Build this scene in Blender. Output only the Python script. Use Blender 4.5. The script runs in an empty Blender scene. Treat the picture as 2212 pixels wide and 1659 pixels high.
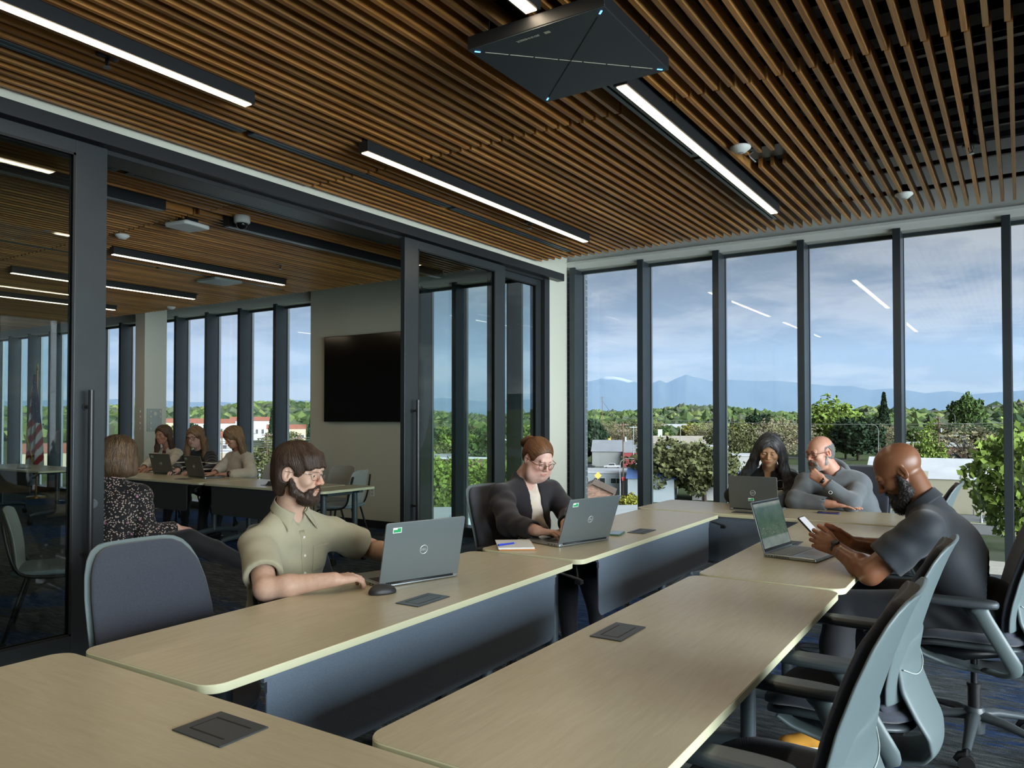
import bpy, bmesh, math, random, time
import numpy as np
from mathutils import Vector, Matrix, Euler
T0 = time.time()
random.seed(7)
SC = bpy.context.scene
COL = SC.collection
PI = math.pi
def R(a): return math.radians(a)
# ---------------------------------------------------------------- objects
def link(o, parent=None):
    COL.objects.link(o)
    if parent is not None: o.parent = parent
    return o
def empty(name, loc=(0, 0, 0), rz=0.0, parent=None):
    o = bpy.data.objects.new(name, None); o.empty_display_size = .1
    o.location = loc; o.rotation_euler = (0, 0, rz)
    return link(o, parent)
def tag(o, label=None, cat=None, group=None, kind=None):
    if label: o['label'] = label
    if cat: o['category'] = cat
    if group: o['group'] = group
    if kind: o['kind'] = kind
    return o
def thing(name, label, cat, loc=(0, 0, 0), rz=0.0, group=None):
    return tag(empty(name, loc, rz), label, cat, group)
def copy_tree(o, parent=None):
    c = o.copy(); COL.objects.link(c); c.parent = parent
    for ch in [x for x in bpy.data.objects if x.parent == o]: copy_tree(ch, c)
    return c
def dup(root, loc, rz, label, group=None):
    c = copy_tree(root); c.location = loc; c.rotation_euler = (0, 0, rz)
    c['label'] = label
    if group: c['group'] = group
    return c
# ---------------------------------------------------------------- mesh builder
class MB:
    def __init__(s): s.v = []; s.f = []; s.m = []; s.col = []
    def raw(s, vs, fs, mi=0, col=None):
        n = len(s.v); s.v += [tuple(v) for v in vs]; s.f += [tuple(i + n for i in f) for f in fs]
        s.m += [mi] * len(fs); s.col += [col or (1, 1, 1)] * len(vs); return s
    def box(s, x0, y0, z0, x1, y1, z1, mi=0, M=None, col=None):
        vs = [Vector((x, y, z)) for x in (x0, x1) for y in (y0, y1) for z in (z0, z1)]
        if M is not None: vs = [M @ v for v in vs]
        return s.raw(vs, [(0, 1, 3, 2), (4, 6, 7, 5), (0, 4, 5, 1), (2, 3, 7, 6), (0, 2, 6, 4), (1, 5, 7, 3)], mi, col)
    def bar(s, a, b, w, h, mi=0, up=(0, 0, 1)):
        a = Vector(a); b = Vector(b); d = (b - a); L = d.length; d.normalize(); u = Vector(up)
        if abs(d.dot(u)) > .98: u = Vector((0, 1, 0))
        x = d.cross(u).normalized(); z = x.cross(d)
        M = Matrix((x, d, z)).transposed().to_4x4(); M.translation = a
        return s.box(-w / 2, 0, -h / 2, w / 2, L, h / 2, mi, M)
    def tube(s, pts, r, n=10, mi=0, cap=True, flat=1.0, closed=False):
        pts = [Vector(p) for p in pts]; k = len(pts)
        rs = r if isinstance(r, (list, tuple)) else [r] * k
        vs = []; prev = None
        for i, p in enumerate(pts):
            a = pts[i - 1] if (i > 0 or closed) else p
            b = pts[(i + 1) % k] if (i < k - 1 or closed) else p
            d = (b - a).normalized()
            if prev is None:
                u = Vector((0, 0, 1)) if abs(d.z) < .9 else Vector((1, 0, 0))
                x = d.cross(u).normalized()
            else:
                x = (prev - d * prev.dot(d)).normalized()
            prev = x; y = d.cross(x)
            for j in range(n):
                t = 2 * PI * j / n
                vs.append(p + x * math.cos(t) * rs[i] + y * math.sin(t) * rs[i] * flat)
        fs = [(i * n + j, i * n + (j + 1) % n, (i + 1) * n + (j + 1) % n, (i + 1) * n + j) for i in range(k - 1) for j in range(n)]
        if closed: fs += [((k - 1) * n + j, (k - 1) * n + (j + 1) % n, (j + 1) % n, j) for j in range(n)]
        elif cap: fs += [tuple(range(n))[::-1], tuple((k - 1) * n + j for j in range(n))]
        return s.raw(vs, fs, mi)
    def cyl(s, a, b, r, n=20, mi=0, r2=None):
        return s.tube([a, b], [r, r if r2 is None else r2], n, mi)
    def lathe(s, prof, n=28, mi=0, M=None):
        vs = []
        for (r, z) in prof:
            for j in range(n):
                t = 2 * PI * j / n; v = Vector((r * math.cos(t), r * math.sin(t), z))
                vs.append(M @ v if M is not None else v)
        k = len(prof)
        fs = [(i * n + j, i * n + (j + 1) % n, (i + 1) * n + (j + 1) % n, (i + 1) * n + j) for i in range(k - 1) for j in range(n)]
        if prof[0][0] > 1e-5: fs.append(tuple(range(n))[::-1])
        if prof[-1][0] > 1e-5: fs.append(tuple((k - 1) * n + j for j in range(n)))
        return s.raw(vs, fs, mi)
    def prism(s, poly, z0, z1, mi=0, M=None):
        n = len(poly); vs = [Vector((x, y, z0)) for x, y in poly] + [Vector((x, y, z1)) for x, y in poly]
        if M is not None: vs = [M @ v for v in vs]
        return s.raw(vs, [tuple(range(n))[::-1], tuple(range(n, 2 * n))] + [(i, (i + 1) % n, n + (i + 1) % n, n + i) for i in range(n)], mi)
    def grid(s, fn, nu, nv, mi=0):
        vs = [fn(i / (nu - 1), j / (nv - 1)) for i in range(nu) for j in range(nv)]
        return s.raw(vs, [(i * nv + j, (i + 1) * nv + j, (i + 1) * nv + j + 1, i * nv + j + 1) for i in range(nu - 1) for j in range(nv - 1)], mi)
    def build(s, name, mats, parent=None, smooth=False, bevel=0, seg=2, sub=0, solid=0, weld=False, loc=None, rot=None, auto=None):
        me = bpy.data.meshes.new(name); me.from_pydata(s.v, [], s.f)
        if not isinstance(mats, (list, tuple)): mats = [mats]
        for m in mats: me.materials.append(m)
        if len(mats) > 1: me.polygons.foreach_set('material_index', s.m)
        if any(c != (1, 1, 1) for c in s.col):
            a = me.color_attributes.new('tone', 'FLOAT_COLOR', 'POINT')
            a.data.foreach_set('color', [x for c in s.col for x in (*c, 1.0)])
        bm = bmesh.new(); bm.from_mesh(me)
        if weld: bmesh.ops.remove_doubles(bm, verts=bm.verts, dist=1e-5)
        bmesh.ops.recalc_face_normals(bm, faces=bm.faces); bm.to_mesh(me); bm.free()
        if smooth: me.polygons.foreach_set('use_smooth', [True] * len(me.polygons))
        if auto is not None: me.set_sharp_from_angle(angle=R(auto))
        me.update()
        o = bpy.data.objects.new(name, me)
        if solid:
            m = o.modifiers.new('solid', 'SOLIDIFY'); m.thickness = solid; m.offset = 0
        if bevel:
            m = o.modifiers.new('bevel', 'BEVEL'); m.width = bevel; m.segments = seg; m.limit_method = 'ANGLE'; m.angle_limit = R(35)
        if sub:
            m = o.modifiers.new('sub', 'SUBSURF'); m.levels = sub; m.render_levels = sub
        if loc: o.location = loc
        if rot: o.rotation_euler = rot
        return link(o, parent)
def rrect(x0, y0, x1, y1, r, n=6):
    out = []
    for cx, cy, a0 in ((x1 - r, y1 - r, 0), (x0 + r, y1 - r, 90), (x0 + r, y0 + r, 180), (x1 - r, y0 + r, 270)):
        for i in range(n + 1):
            a = R(a0 + 90 * i / n); out.append((cx + r * math.cos(a), cy + r * math.sin(a)))
    return out
def bez(pts, n=24):
    """Catmull-Rom through pts"""
    P = [Vector(p) for p in pts]; P = [P[0] * 2 - P[1]] + P + [P[-1] * 2 - P[-2]]
    out = []; k = len(P) - 3
    for i in range(n + 1):
        u = i / n * k; j = min(int(u), k - 1); t = u - j
        a, b, c, d = P[j:j + 4]
        out.append(.5 * ((2 * b) + (c - a) * t + (2 * a - 5 * b + 4 * c - d) * t * t + (3 * b - a - 3 * c + d) * t ** 3))
    return out
# ---------------------------------------------------------------- materials
def sl(r, g, b):
    """sRGB 0-255 to linear"""
    f = lambda c: (c / 255 / 12.92) if c <= 10.3 else ((c / 255 + .055) / 1.055) ** 2.4
    return (f(r), f(g), f(b))
MATS = {}
class NT:
    def __init__(s, name):
        s.m = bpy.data.materials.new(name); s.m.use_nodes = True; s.t = s.m.node_tree; s.t.nodes.clear()
        s.out = s.n('ShaderNodeOutputMaterial')
    def n(s, typ, **kw):
        nd = s.t.nodes.new(typ)
        for k, v in kw.items():
            if k[0] == '_': setattr(nd, k[1:], v)
            else:
                key = int(k[1:]) if k[0] == 'i' and k[1:].isdigit() else k.replace('__', ' ')
                nd.inputs[key].default_value = v
        return nd
    def l(s, a, ao, b, bi): s.t.links.new(a.outputs[ao], b.inputs[bi]); return b
    def coords(s, kind='Object', scale=(1, 1, 1), rot=(0, 0, 0)):
        tc = s.n('ShaderNodeTexCoord'); mp = s.n('ShaderNodeMapping'); mp.inputs['Scale'].default_value = scale; mp.inputs['Rotation'].default_value = rot
        s.l(tc, kind, mp, 'Vector'); return mp
    def noise(s, co, scale, detail=3, rough=.5, dist=0):
        nd = s.n('ShaderNodeTexNoise', Scale=scale, Detail=detail, Roughness=rough, Distortion=dist)
        if co is not None: s.l(co, 'Vector', nd, 'Vector')
        return nd
    def ramp(s, src, out, stops):
        nd = s.n('ShaderNodeValToRGB'); e = nd.color_ramp.elements
        while len(e) < len(stops): e.new(.5)
        for el, (p, c) in zip(e, stops): el.position = p; el.color = (*c, 1) if len(c) == 3 else c
        s.l(src, out, nd, 'Fac'); return nd
    def mix(s, fac, a, b, mode='MIX'):
        nd = s.n('ShaderNodeMix'); nd.data_type = 'RGBA'; nd.blend_type = mode
        for v, i in ((fac, 0), (a, 6), (b, 7)):
            if isinstance(v, tuple) and len(v) == 2: s.t.links.new(v[0].outputs[v[1]], nd.inputs[i])
            elif i == 0: nd.inputs[0].default_value = v
            else: nd.inputs[i].default_value = (*v, 1)
        return nd
    def bsdf(s, **kw):
        b = s.n('ShaderNodeBsdfPrincipled', **kw); s.l(b, 'BSDF', s.out, 'Surface'); return b
    def bump(s, b, src, out, strength=.3, dist=.01):
        nd = s.n('ShaderNodeBump', Strength=strength, Distance=dist); s.l(src, out, nd, 'Height'); s.l(nd, 'Normal', b, 'Normal'); return nd
def mat(name, c, rough=.5, metal=0, spec=.5, var=0.0, vs=8, bump=0, bs=60, bd=.003, stretch=(1, 1, 1), sheen=0, sss=0, coat=0, tone=False):
    if name in MATS: return MATS[name]
    t = NT(name); b = t.bsdf(Roughness=rough, Metallic=metal); b.inputs['Base Color'].default_value = (*c, 1); b.inputs['Specular IOR Level'].default_value = spec
    if sheen: b.inputs['Sheen Weight'].default_value = sheen; b.inputs['Sheen Roughness'].default_value = .5
    if coat: b.inputs['Coat Weight'].default_value = coat
    co = t.coords('Object', stretch) if (var or bump) else None
    src = None
    if var:
        n = t.noise(co, vs, 4, .6)
        r = t.ramp(n, 'Fac', [(.3, tuple(max(0, x * (1 - var)) for x in c)), (.7, tuple(min(1, x * (1 + var)) for x in c))]); src = (r, 'Color')
    if tone:
        a = t.n('ShaderNodeVertexColor'); a.layer_name = 'tone'
        mx = t.mix(1.0, src or c, (a, 'Color'), 'MULTIPLY'); src = (mx, 2)
    if src: t.l(src[0], src[1], b, 'Base Color')
    if sss:
        b.inputs['Subsurface Weight'].default_value = sss; b.inputs['Subsurface Radius'].default_value = (1, .35, .2); b.inputs['Subsurface Scale'].default_value = .008
    if bump:
        n2 = t.noise(co, bs, 3, .6); t.bump(b, n2, 'Fac', bump, bd)
    MATS[name] = t.m; return t.m
def emis(name, c, s):
    if name in MATS: return MATS[name]
    t = NT(name); e = t.n('ShaderNodeEmission', Strength=s); e.inputs['Color'].default_value = (*c, 1); t.l(e, 'Emission', t.out, 'Surface')
    MATS[name] = t.m; return t.m
def glass(name, tint=(1, 1, 1), refl=.6, ior=1.5):
    if name in MATS: return MATS[name]
    t = NT(name); tr = t.n('ShaderNodeBsdfTransparent'); tr.inputs['Color'].default_value = (*tint, 1)
    gl = t.n('ShaderNodeBsdfGlossy', Roughness=0.0); gl.inputs['Color'].default_value = (refl, refl, refl, 1)
    fr = t.n('ShaderNodeFresnel', IOR=ior); ge = t.n('ShaderNodeNewGeometry'); io = t.n('ShaderNodeMapRange'); t.l(ge, 'Backfacing', io, 0); io.inputs[3].default_value = ior; io.inputs[4].default_value = 1 / ior; t.l(io, 0, fr, 'IOR'); mx = t.n('ShaderNodeMixShader'); t.l(fr, 'Fac', mx, 'Fac'); t.l(tr, 'BSDF', mx, 1); t.l(gl, 'BSDF', mx, 2); t.l(mx, 'Shader', t.out, 'Surface')
    MATS[name] = t.m; return t.m
def text_mesh(name, body, size, m, parent=None, loc=(0, 0, 0), rot=(0, 0, 0), ext=.0004, M=None, align='CENTER'):
    cu = bpy.data.curves.new(name, 'FONT'); cu.body = body; cu.size = size; cu.extrude = ext; cu.align_x = align; cu.align_y = 'CENTER'; cu.resolution_u = 3
    tmp = bpy.data.objects.new(name, cu); COL.objects.link(tmp)
    dg = bpy.context.evaluated_depsgraph_get(); dg.update()
    me = bpy.data.meshes.new_from_object(tmp.evaluated_get(dg)); bpy.data.objects.remove(tmp)
    me.materials.clear(); me.materials.append(m)
    o = bpy.data.objects.new(name, me); o.location = loc; o.rotation_euler = rot
    if M is not None: o.matrix_local = M
    return link(o, parent)
SIDEFILL = 60.0; ZENITH = 2.2; SKYLV = .50; EXPO = 0.22; HAZE = .000085
# ================================================================ materials of the room
BLACK = mat('black_metal', sl(34, 37, 39), .38, 0, .5)
DKFRAME = mat('dark_bronze_aluminium', sl(52, 58, 61), .35, .3, .5, var=.06, vs=6)
MULL = mat('window_mullion_aluminium', sl(62, 70, 74), .36, .35, .5, var=.08, vs=5)
GASKET = mat('black_gasket', sl(12, 13, 14), .6)
STEEL = mat('bright_cap', sl(150, 160, 165), .3, .8)
PAINT = mat('greige_wall_paint', sl(196, 192, 176), .75, var=.02, vs=2)
WHITEP = mat('white_trim_paint', sl(222, 226, 218), .6)
DECK = mat('black_painted_deck', sl(30, 31, 31), .75, var=.35, vs=14, bump=.3, bs=30)
SEN = mat('white_plastic', sl(214, 220, 214), .45)
SLOTM = mat('slot_diffuser_grey', sl(84, 98, 102), .4, .5)
def wood_mat():
    t = NT('cedar_slats'); b = t.bsdf(Roughness=.42); b.inputs['Specular IOR Level'].default_value = .45
    co = t.coords('Object', (26, 1.1, 26)); n = t.noise(co, 2.2, 5, .62, .4); n2 = t.noise(co, 9, 4, .7)
    r = t.ramp(n, 'Fac', [(.28, sl(150, 100, 50)), (.5, sl(186, 134, 74)), (.75, sl(204, 158, 94))])
    g = t.mix((n2, 'Fac'), (.72, .68, .62), (1.08, 1.05, 1.0)); mx = t.mix(1.0, (r, 'Color'), (g, 2), 'MULTIPLY')
    a = t.n('ShaderNodeVertexColor'); a.layer_name = 'tone'; m2 = t.mix(1.0, (mx, 2), (a, 'Color'), 'MULTIPLY')
    t.l(m2, 2, b, 'Base Color'); t.bump(b, n2, 'Fac', .15, .001); return t.m
WOOD = wood_mat()
def carpet_mat():
    t = NT('carpet_tiles'); b = t.bsdf(Roughness=.95); b.inputs['Specular IOR Level'].default_value = .1
    co = t.coords('Object'); st = t.coords('Object', (1.0, 9, 1), (0, 0, R(8)))
    zone = t.noise(t.coords('Object', (1, 1, 1)), .62, 2, .5, .6)
    streak = t.noise(st, 3.2, 6, .75, .5); fib = t.noise(co, 260, 2, .6); pat = t.noise(t.coords('Object', (1.6, 7, 1), (0, 0, R(75))), 5, 5, .8, .8)
    grey = t.ramp(streak, 'Fac', [(.32, sl(28, 33, 38)), (.5, sl(62, 69, 74)), (.68, sl(128, 134, 134))])
    g2 = t.ramp(pat, 'Fac', [(.35, sl(40, 46, 52)), (.55, sl(92, 100, 102)), (.72, sl(150, 155, 150))])
    gm = t.mix(.5, (grey, 'Color'), (g2, 'Color'))
    blue = t.ramp(pat, 'Fac', [(.3, sl(26, 40, 66)), (.52, sl(44, 70, 112)), (.7, sl(96, 116, 140))])
    zz = t.mix(.35, (zone, 'Fac'), (streak, 'Fac')); zr = t.ramp(zz, 2, [(.515, (0, 0, 0)), (.545, (1, 1, 1))])
    c = t.mix((zr, 'Color'), (gm, 2), (blue, 'Color'))
    fr = t.ramp(fib, 'Fac', [(.35, (.45, .45, .45)), (.65, (1.35, 1.35, 1.35))]); m = t.mix(1, (c, 2), (fr, 'Color'), 'MULTIPLY')
    t.l(m, 2, b, 'Base Color'); t.bump(b, fib, 'Fac', .7, .006); return t.m
CARPET = carpet_mat()
def brick_mat(name, c1, c2, mort, sc=1.0, bw=.2, bh=.068):
    t = NT(name); b = t.bsdf(Roughness=.85); co = t.coords('Object', (sc, sc, sc), (R(90), 0, 0))
    br = t.n('ShaderNodeTexBrick'); br.inputs['Color1'].default_value = (*c1, 1); br.inputs['Color2'].default_value = (*c2, 1); br.inputs['Mortar'].default_value = (*mort, 1)
    br.inputs['Scale'].default_value = 1; br.inputs['Mortar Size'].default_value = .006; br.inputs['Brick Width'].default_value = bw; br.inputs['Row Height'].default_value = bh
    t.l(co, 'Vector', br, 'Vector'); t.l(br, 'Color', b, 'Base Color'); return t.m
WINGLASS = glass('clear_window_glass', (.93, .955, .95), .55, 1.45)
DOORGLASS = glass('tinted_door_glass', (.80, .87, .85), .95, 1.62)
ZC = 3.10            # underside of the slats
YW = 7.60            # inner face of the window mullions
XD = -4.27           # face of the wall over the sliding doors
XR = 5.2             # right end of the room
YB = -2.6            # back of the room
XL = -19.0           # left end of the neighbouring room
# ---------------------------------------------------------------- floor, ceiling deck, walls
def struct(o): return tag(o, kind='structure')
struct(MB().box(XL, YB, -.12, XR, YW + .28, 0).build('floor', CARPET))
mb = MB().box(XL, YB, 3.92, XR, YW + .28, 4.06)
y = YB
while y < YW: mb.box(XL, y, 3.80, XR, y + .15, 3.921); y += .30
struct(mb.build('ceiling', DECK))
struct(MB().box(XL - .15, YB - .15, -.1, XR + .15, YB, 4.06).build('wall_back', PAINT))
struct(MB().box(XL - .15, YB, -.1, XL, YW + .3, 4.06).build('wall_left', PAINT))
# head of the window wall: light closure strip under the deck, stepped
mb = MB().box(XD - .12, YW + .03, 3.12, XR, YW + .20, 3.20).box(XD - .12, YW + .06, 3.20, XR, YW + .2, 3.93).box(XD, YW + .0, 3.185, XR, YW + .06, 3.205)
struct(mb.build('trim_1', WHITEP))
mb = MB().box(XL, YW + .03, 3.12, XD - .12, YW + .20, 3.20).box(XL, YW + .06, 3.20, XD - .12, YW + .2, 3.93)
struct(mb.build('trim_2', WHITEP))
# wall between the rooms: bulkhead over the doors and the pier by the window
mb = MB().box(XD - .16, YB, 3.02, XD, YW + .02, 3.93).box(XD - .16, 7.20, 0, XD, YW + .02, 3.02)
struct(mb.build('wall_partition', WHITEP and mat('bulkhead_paint', sl(206, 208, 192), .7)))
struct(MB().box(XD - .16, YB, 0, XD, -1.2, 3.02).build('wall_partition_near', PAINT))
# header track of the sliding doors
mb = MB().box(XD - .20, -1.2, 2.93, XD + .0, 7.22, 3.02).box(XD, -1.2, 2.955, XD + .09, 7.40, 3.035)
struct(mb.build('trim_3', BLACK, bevel=.003))
struct(MB().box(XD - .17, 7.10, 0, XD + .02, 7.20, 2.95).build('trim_4', BLACK, bevel=.003))
struct(MB().box(XD - .15, -1.2, 0, XD + .05, 7.2, .012).build('trim_5', BLACK))
# wall carrying the screen in the other room, flush with its windows
XT0, XT1 = -8.39, -6.46
struct(MB().box(XT0, YW - .04, 0, XT1, YW + .26, 3.93).build('wall_screen', PAINT))
struct(MB().box(XT0, YW - .052, 0, XT1, YW - .04, .10).build('baseboard_screen', BLACK))
# ---------------------------------------------------------------- window walls
def bay(name, x0, x1, y0, first, parent=None, last=False):
    """one bay: mullion on its left, sill, glass; along X"""
    e = empty(name, (x0, y0, 0)); struct(e)
    w = .065; L = x1 - x0
    MB().box(0, 0, 0, w, .205, 3.14).build('mullion', MULL, e, bevel=.002)
    if last: MB().box(L, 0, 0, L + w, .205, 3.14).build('mullion', MULL, e, bevel=.002)
    MB().box(-.004, .205, 0, w + .004, .222, 3.14).build('gasket', GASKET, e)
    MB().box(-.002, .222, 0, w + .002, .26, 3.14).build('outer_cap', STEEL, e)
    mb = MB().box(w, .0, 0, L, .205, .085, 0).box(w, -.012, .085, L, .205, .115, 1); mb.build('sill', [BLACK, DKFRAME], e)
    MB().box(w, .17, 3.085, L, .205, 3.14).build('head_rail', MULL, e)
    MB().box(w - .01, .207, .10, L + .01, .215, 3.13).build('glass_pane', WINGLASS, e)
    return e
P = .8215; X0 = -4.228; k = 0; wn = 1
xs = [X0 + P * i for i in range(12)]
for i in range(11):
    x1 = xs[i + 1] if xs[i + 1] < XR else XR
    bay('window_%d' % wn, xs[i], x1, YW, i == 0); wn += 1
    if x1 == XR: break
xs = [-8.42 - P * i for i in range(14)]
for i in range(13):
    if xs[i + 1] > XL: bay('window_%d' % wn, xs[i + 1], xs[i], YW, False, last=(i == 0)); wn += 1
for a, b in ((-6.46, -5.90), (-5.90, -5.08), (-5.08, -4.43)):
    bay('window_%d' % wn, a, b, YW, False); wn += 1
# right-hand window wall (beyond the frame), along Y
def bay_y(name, y0, y1, x):
    e = empty(name, (x, y0, 0)); struct(e); L = y1 - y0; w = .065
    MB().box(0, 0, 0, .2, w, 3.14).build('mullion', MULL, e, bevel=.002)
    MB().box(0, w, 0, .2, L, .10).build('sill', BLACK, e)
    MB().box(.19, w, .1, .198, L, 3.14).build('glass_pane', WINGLASS, e)
yy = YB
while yy < YW - .1:
    bay_y('window_%d' % wn, yy, min(yy + .93, YW), XR); yy += .93; wn += 1
struct(MB().box(XR, YB, 3.12, XR + .2, YW + .2, 3.93).build('trim_6', WHITEP))
# brick pier outside, past the corner mullion
BRK = brick_mat('grey_brick', sl(92, 98, 100), sl(70, 76, 80), sl(120, 124, 122))
struct(MB().box(-4.95, 8.02, -15, -4.37, 8.30, 3.9).build('wall_brick_pier', BRK))
# steel-clad column in the other room with its bolted plate
e = thing('clad_column', 'square pale column with a bolted plate in front of the far windows', 'column', (-11.685, 7.19, 0))
t_ = mat('column_cladding', sl(206, 204, 190), .55, .1)
MB().box(-.135, -.19, 0, .135, .185, 3.9).build('shaft', t_, e, bevel=.004)
MB().box(.135, -.15, 1.24, .151, .10, 1.60).build('bolted_plate', mat('plate_paint', sl(168, 176, 172), .5, .2), e, bevel=.003)
for (by, bz) in ((-.10, 1.555), (.06, 1.555), (-.10, 1.47), (.06, 1.47), (-.10, 1.37), (-.10, 1.285)):
    MB().cyl((.151, by, bz), (.170, by, bz), .016, 12).build('bolt_head', t_, e, smooth=True, auto=40)
MB().cyl((.151, -.02, 1.52), (.161, -.02, 1.52), .030, 20).build('ring_boss', t_, e, smooth=True, auto=40)
for bz in (1.555, 1.47, 1.37, 1.285):
    MB().cyl((.02, -.19, bz), (.02, -.206, bz), .018, 12).build('side_bolt', t_, e, smooth=True, auto=40)
# ---------------------------------------------------------------- slatted ceilings
def slats(name, label, xs0, xs1, y0, y1, off, gaps=(), grp=None):
    """slats along Y, pitch 77.5 mm, between xs0 and xs1; gaps = (xa, xb, ya, yb) cut-outs"""
    mb = MB(); rnd = random.Random(hash(name) % 999 if False else len(label) * 7 + int(y0 * 10)); k0 = math.ceil((-.0176 - xs1) / .0775); k1 = math.floor((-.0176 - xs0) / .0775)
    for k in range(k0, k1 + 1):
        x = -.0176 - .0775 * k + off
        v = rnd.uniform(.55, 1.15); h = rnd.uniform(-.06, .06); c = (v * (1 + h), v, v * (1 - h * 2))
        cuts = sorted([(g[2], g[3]) for g in gaps if g[0] < x - .011 < g[1]])
        segs = []; a = y0
        for (c0, c1) in cuts:
            if c1 <= a or c0 >= y1: continue
            if c0 > a: segs.append((a, c0))
            a = max(a, c1)
        if a < y1: segs.append((a, y1))
        for s0, s1 in segs: mb.box(x - .0225, s0, ZC, x, s1, ZC + .07, col=c)
    for yb in np.arange(y0 + .3, y1, .61): mb.box(xs0, yb, ZC + .072, xs1, yb + .03, ZC + .10, col=(.04, .04, .04))
    o = mb.build(name, WOOD); return tag(o, label, 'ceiling panel', grp)
GAPS = [(-3.305, -3.215, -9, 2.53), (-3.305, -3.215, 3.34, 6.17), (-1.63, -1.53, -9, 2.55), (-1.63, -1.53, 3.33, 6.11),
        (-3.77, -3.69, -9, 6.75), (-1.745, -1.66, -9, 6.56), (-1.46, -1.22, 4.84, 5.12), (-5.05, -4.98, -9, 5.5), (-5.53, -5.43, -9, 6.9), (-7.39, -7.29, 4.08, 6.22), (-7.95, -7.87, 3, 6.7), (-9.26, -9.16, 4.0, 6.3), (-11.16, -11.06, 4, 6.3)]
slats('slatted_ceiling_panel', 'wooden ceiling slats over the near part of the meeting table', XD + .03, XR, .63, 3.79, 0, GAPS, None)
slats('slatted_ceiling_panel', 'wooden ceiling slats running up to the tall mullioned windows', XD + .03, XR, 3.805, 6.95, .008, GAPS, None)
slats('slatted_ceiling_panel', 'wooden ceiling slats overhead at the camera end of the room', XD + .03, XR, YB + .1, .615, -.006, GAPS, None)
slats('slatted_ceiling_panel', 'wooden ceiling slats behind the door header, near part of the other room', XL + .1, XD - .18, .63, 3.79, .004, GAPS, None)
slats('slatted_ceiling_panel', 'wooden ceiling slats above the women and their laptops in the other room', XL + .1, XD - .18, 3.805, 6.95, -.005, GAPS, None)
slats('slatted_ceiling_panel', 'wooden ceiling slats at the left end of the other room', XL + .1, XD - .18, YB + .1, .615, .0, GAPS, None)
# ---------------------------------------------------------------- linear lights and slot diffusers
LED = emis('warm_led_diffuser', (1.0, .80, .55), 7.0)
LEDOFF = mat('unlit_diffuser', sl(120, 128, 128), .35)
def linear_light(x, y0, y1, label, on=True, w=.075, grp='linear ceiling lights'):
    t = thing('linear_ceiling_light', label, 'ceiling light', (x, y0, ZC), 0, grp); L = y1 - y0
    MB().box(-w / 2, 0, -.062, w / 2, L, .06).build('housing', BLACK, t, bevel=.002)
    MB().box(-w / 2 + .013, .012, -.066, w / 2 - .013, L - .012, -.060).build('diffuser', LED if on else LEDOFF, t)
    for yy in (.35, L - .35): MB().cyl((0, yy, .06), (0, yy, .70), .004, 8).build('suspension_rod', BLACK, t)
    return t
linear_light(-3.26, -.28, 2.53, 'lit linear ceiling light at the top left corner, over the near table end')
linear_light(-3.26, 3.34, 6.17, 'lit linear ceiling light over the long left table row, nearer the windows')
linear_light(-1.58, -.28, 2.55, 'lit linear ceiling light showing only its tip above the square microphone panel')
linear_light(-1.58, 3.34, 6.11, 'bright linear ceiling light right of the square microphone panel')
linear_light(-5.48, .65, 3.46, 'unlit linear light just behind the door header in the other room', False)
linear_light(-5.48, 4.02, 6.85, 'unlit linear light right of the white dome camera', False)
linear_light(-7.34, 4.10, 6.20, 'lit long linear light above the women in the other room')
linear_light(-9.21, 4.02, 6.28, 'lit linear light behind the long one in the other room')
linear_light(-11.11, 4.05, 6.27, 'shortest visible lit linear light, farthest back in the other room')
linear_light(-3.26 + 5.0, 3.34, 6.17, 'linear ceiling light beyond the right edge of the view')
def slot(x, y0, y1, label, w=.062):
    t = thing('slot_diffuser', label, 'air diffuser', (x, y0, ZC), 0, 'slot air diffusers'); L = y1 - y0
    MB().box(-w / 2, 0, 0, -.006, L, .05).box(.006, 0, 0, w / 2, L, .05).box(-.006, 0, 0, .006, .05, .05).box(-.006, L - .05, 0, .006, L, .05).build('frame', SLOTM, t, bevel=.0015)
    MB().box(-.007, .04, .015, .007, L - .04, .04).build('slot_blade', BLACK, t)
slot(-3.73, .9, 2.85, 'dark slot diffuser at the upper left, nearer the camera'); slot(-3.73, 2.90, 4.76, 'slot diffuser between the two left lights over the door header'); slot(-3.73, 4.81, 6.70, 'slot diffuser at the window end beside the second left light')
slot(-1.70, 2.9, 4.69, 'slot diffuser emerging from under the microphone panel'); slot(-1.70, 4.74, 6.55, 'slot diffuser ending at the window end of the bright light')
slot(-5.015, .95, 2.84, 'slot diffuser stub beside the door stile in the other room'); slot(-5.015, 2.90, 5.45, 'slot diffuser running behind the door header in the other room')
slot(-7.91, 3.1, 4.9, 'slot diffuser left of the long lit light in the other room'); slot(-7.91, 4.95, 6.65, 'slot diffuser beside the flat grey panel in the other room')
# ceiling microphone panel
t = thing('ceiling_microphone_panel', 'square dark ceiling microphone panel with a lit blue dash in each corner', 'microphone', (-1.585, 2.865, 2.975))
s = .315
MB().box(-s, -s, 0, s, s, .055).build('housing', mat('microphone_shell', sl(22, 25, 27), .5), t, bevel=.004)
MB().box(-s + .002, -s + .002, -.003, s - .002, s - .002, 0).build('grille_face', mat('microphone_grille', sl(58, 68, 73), .48, .2, .5, var=.05, vs=4), t)
SLIT = mat('grille_slit_light', sl(188, 190, 170), .5); SLITD = mat('grille_slit_dark', sl(14, 16, 17), .6); BLUE = emis('blue_status_light', (.12, .42, 1.0), 3.2)
mb1 = MB(); mb2 = MB()
for i in range(7):
    a = -.262 + i * .0754; b = a + .0700
    for mbx, sg in ((mb1, 1), (mb2, -1)):
        mbx.bar((a, sg * a, -.0035), (b, sg * b, -.0035), .0036, .002)
mb1.build('diagonal_slits', SLIT, t); mb2.build('diagonal_slits', SLITD, t)
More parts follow.
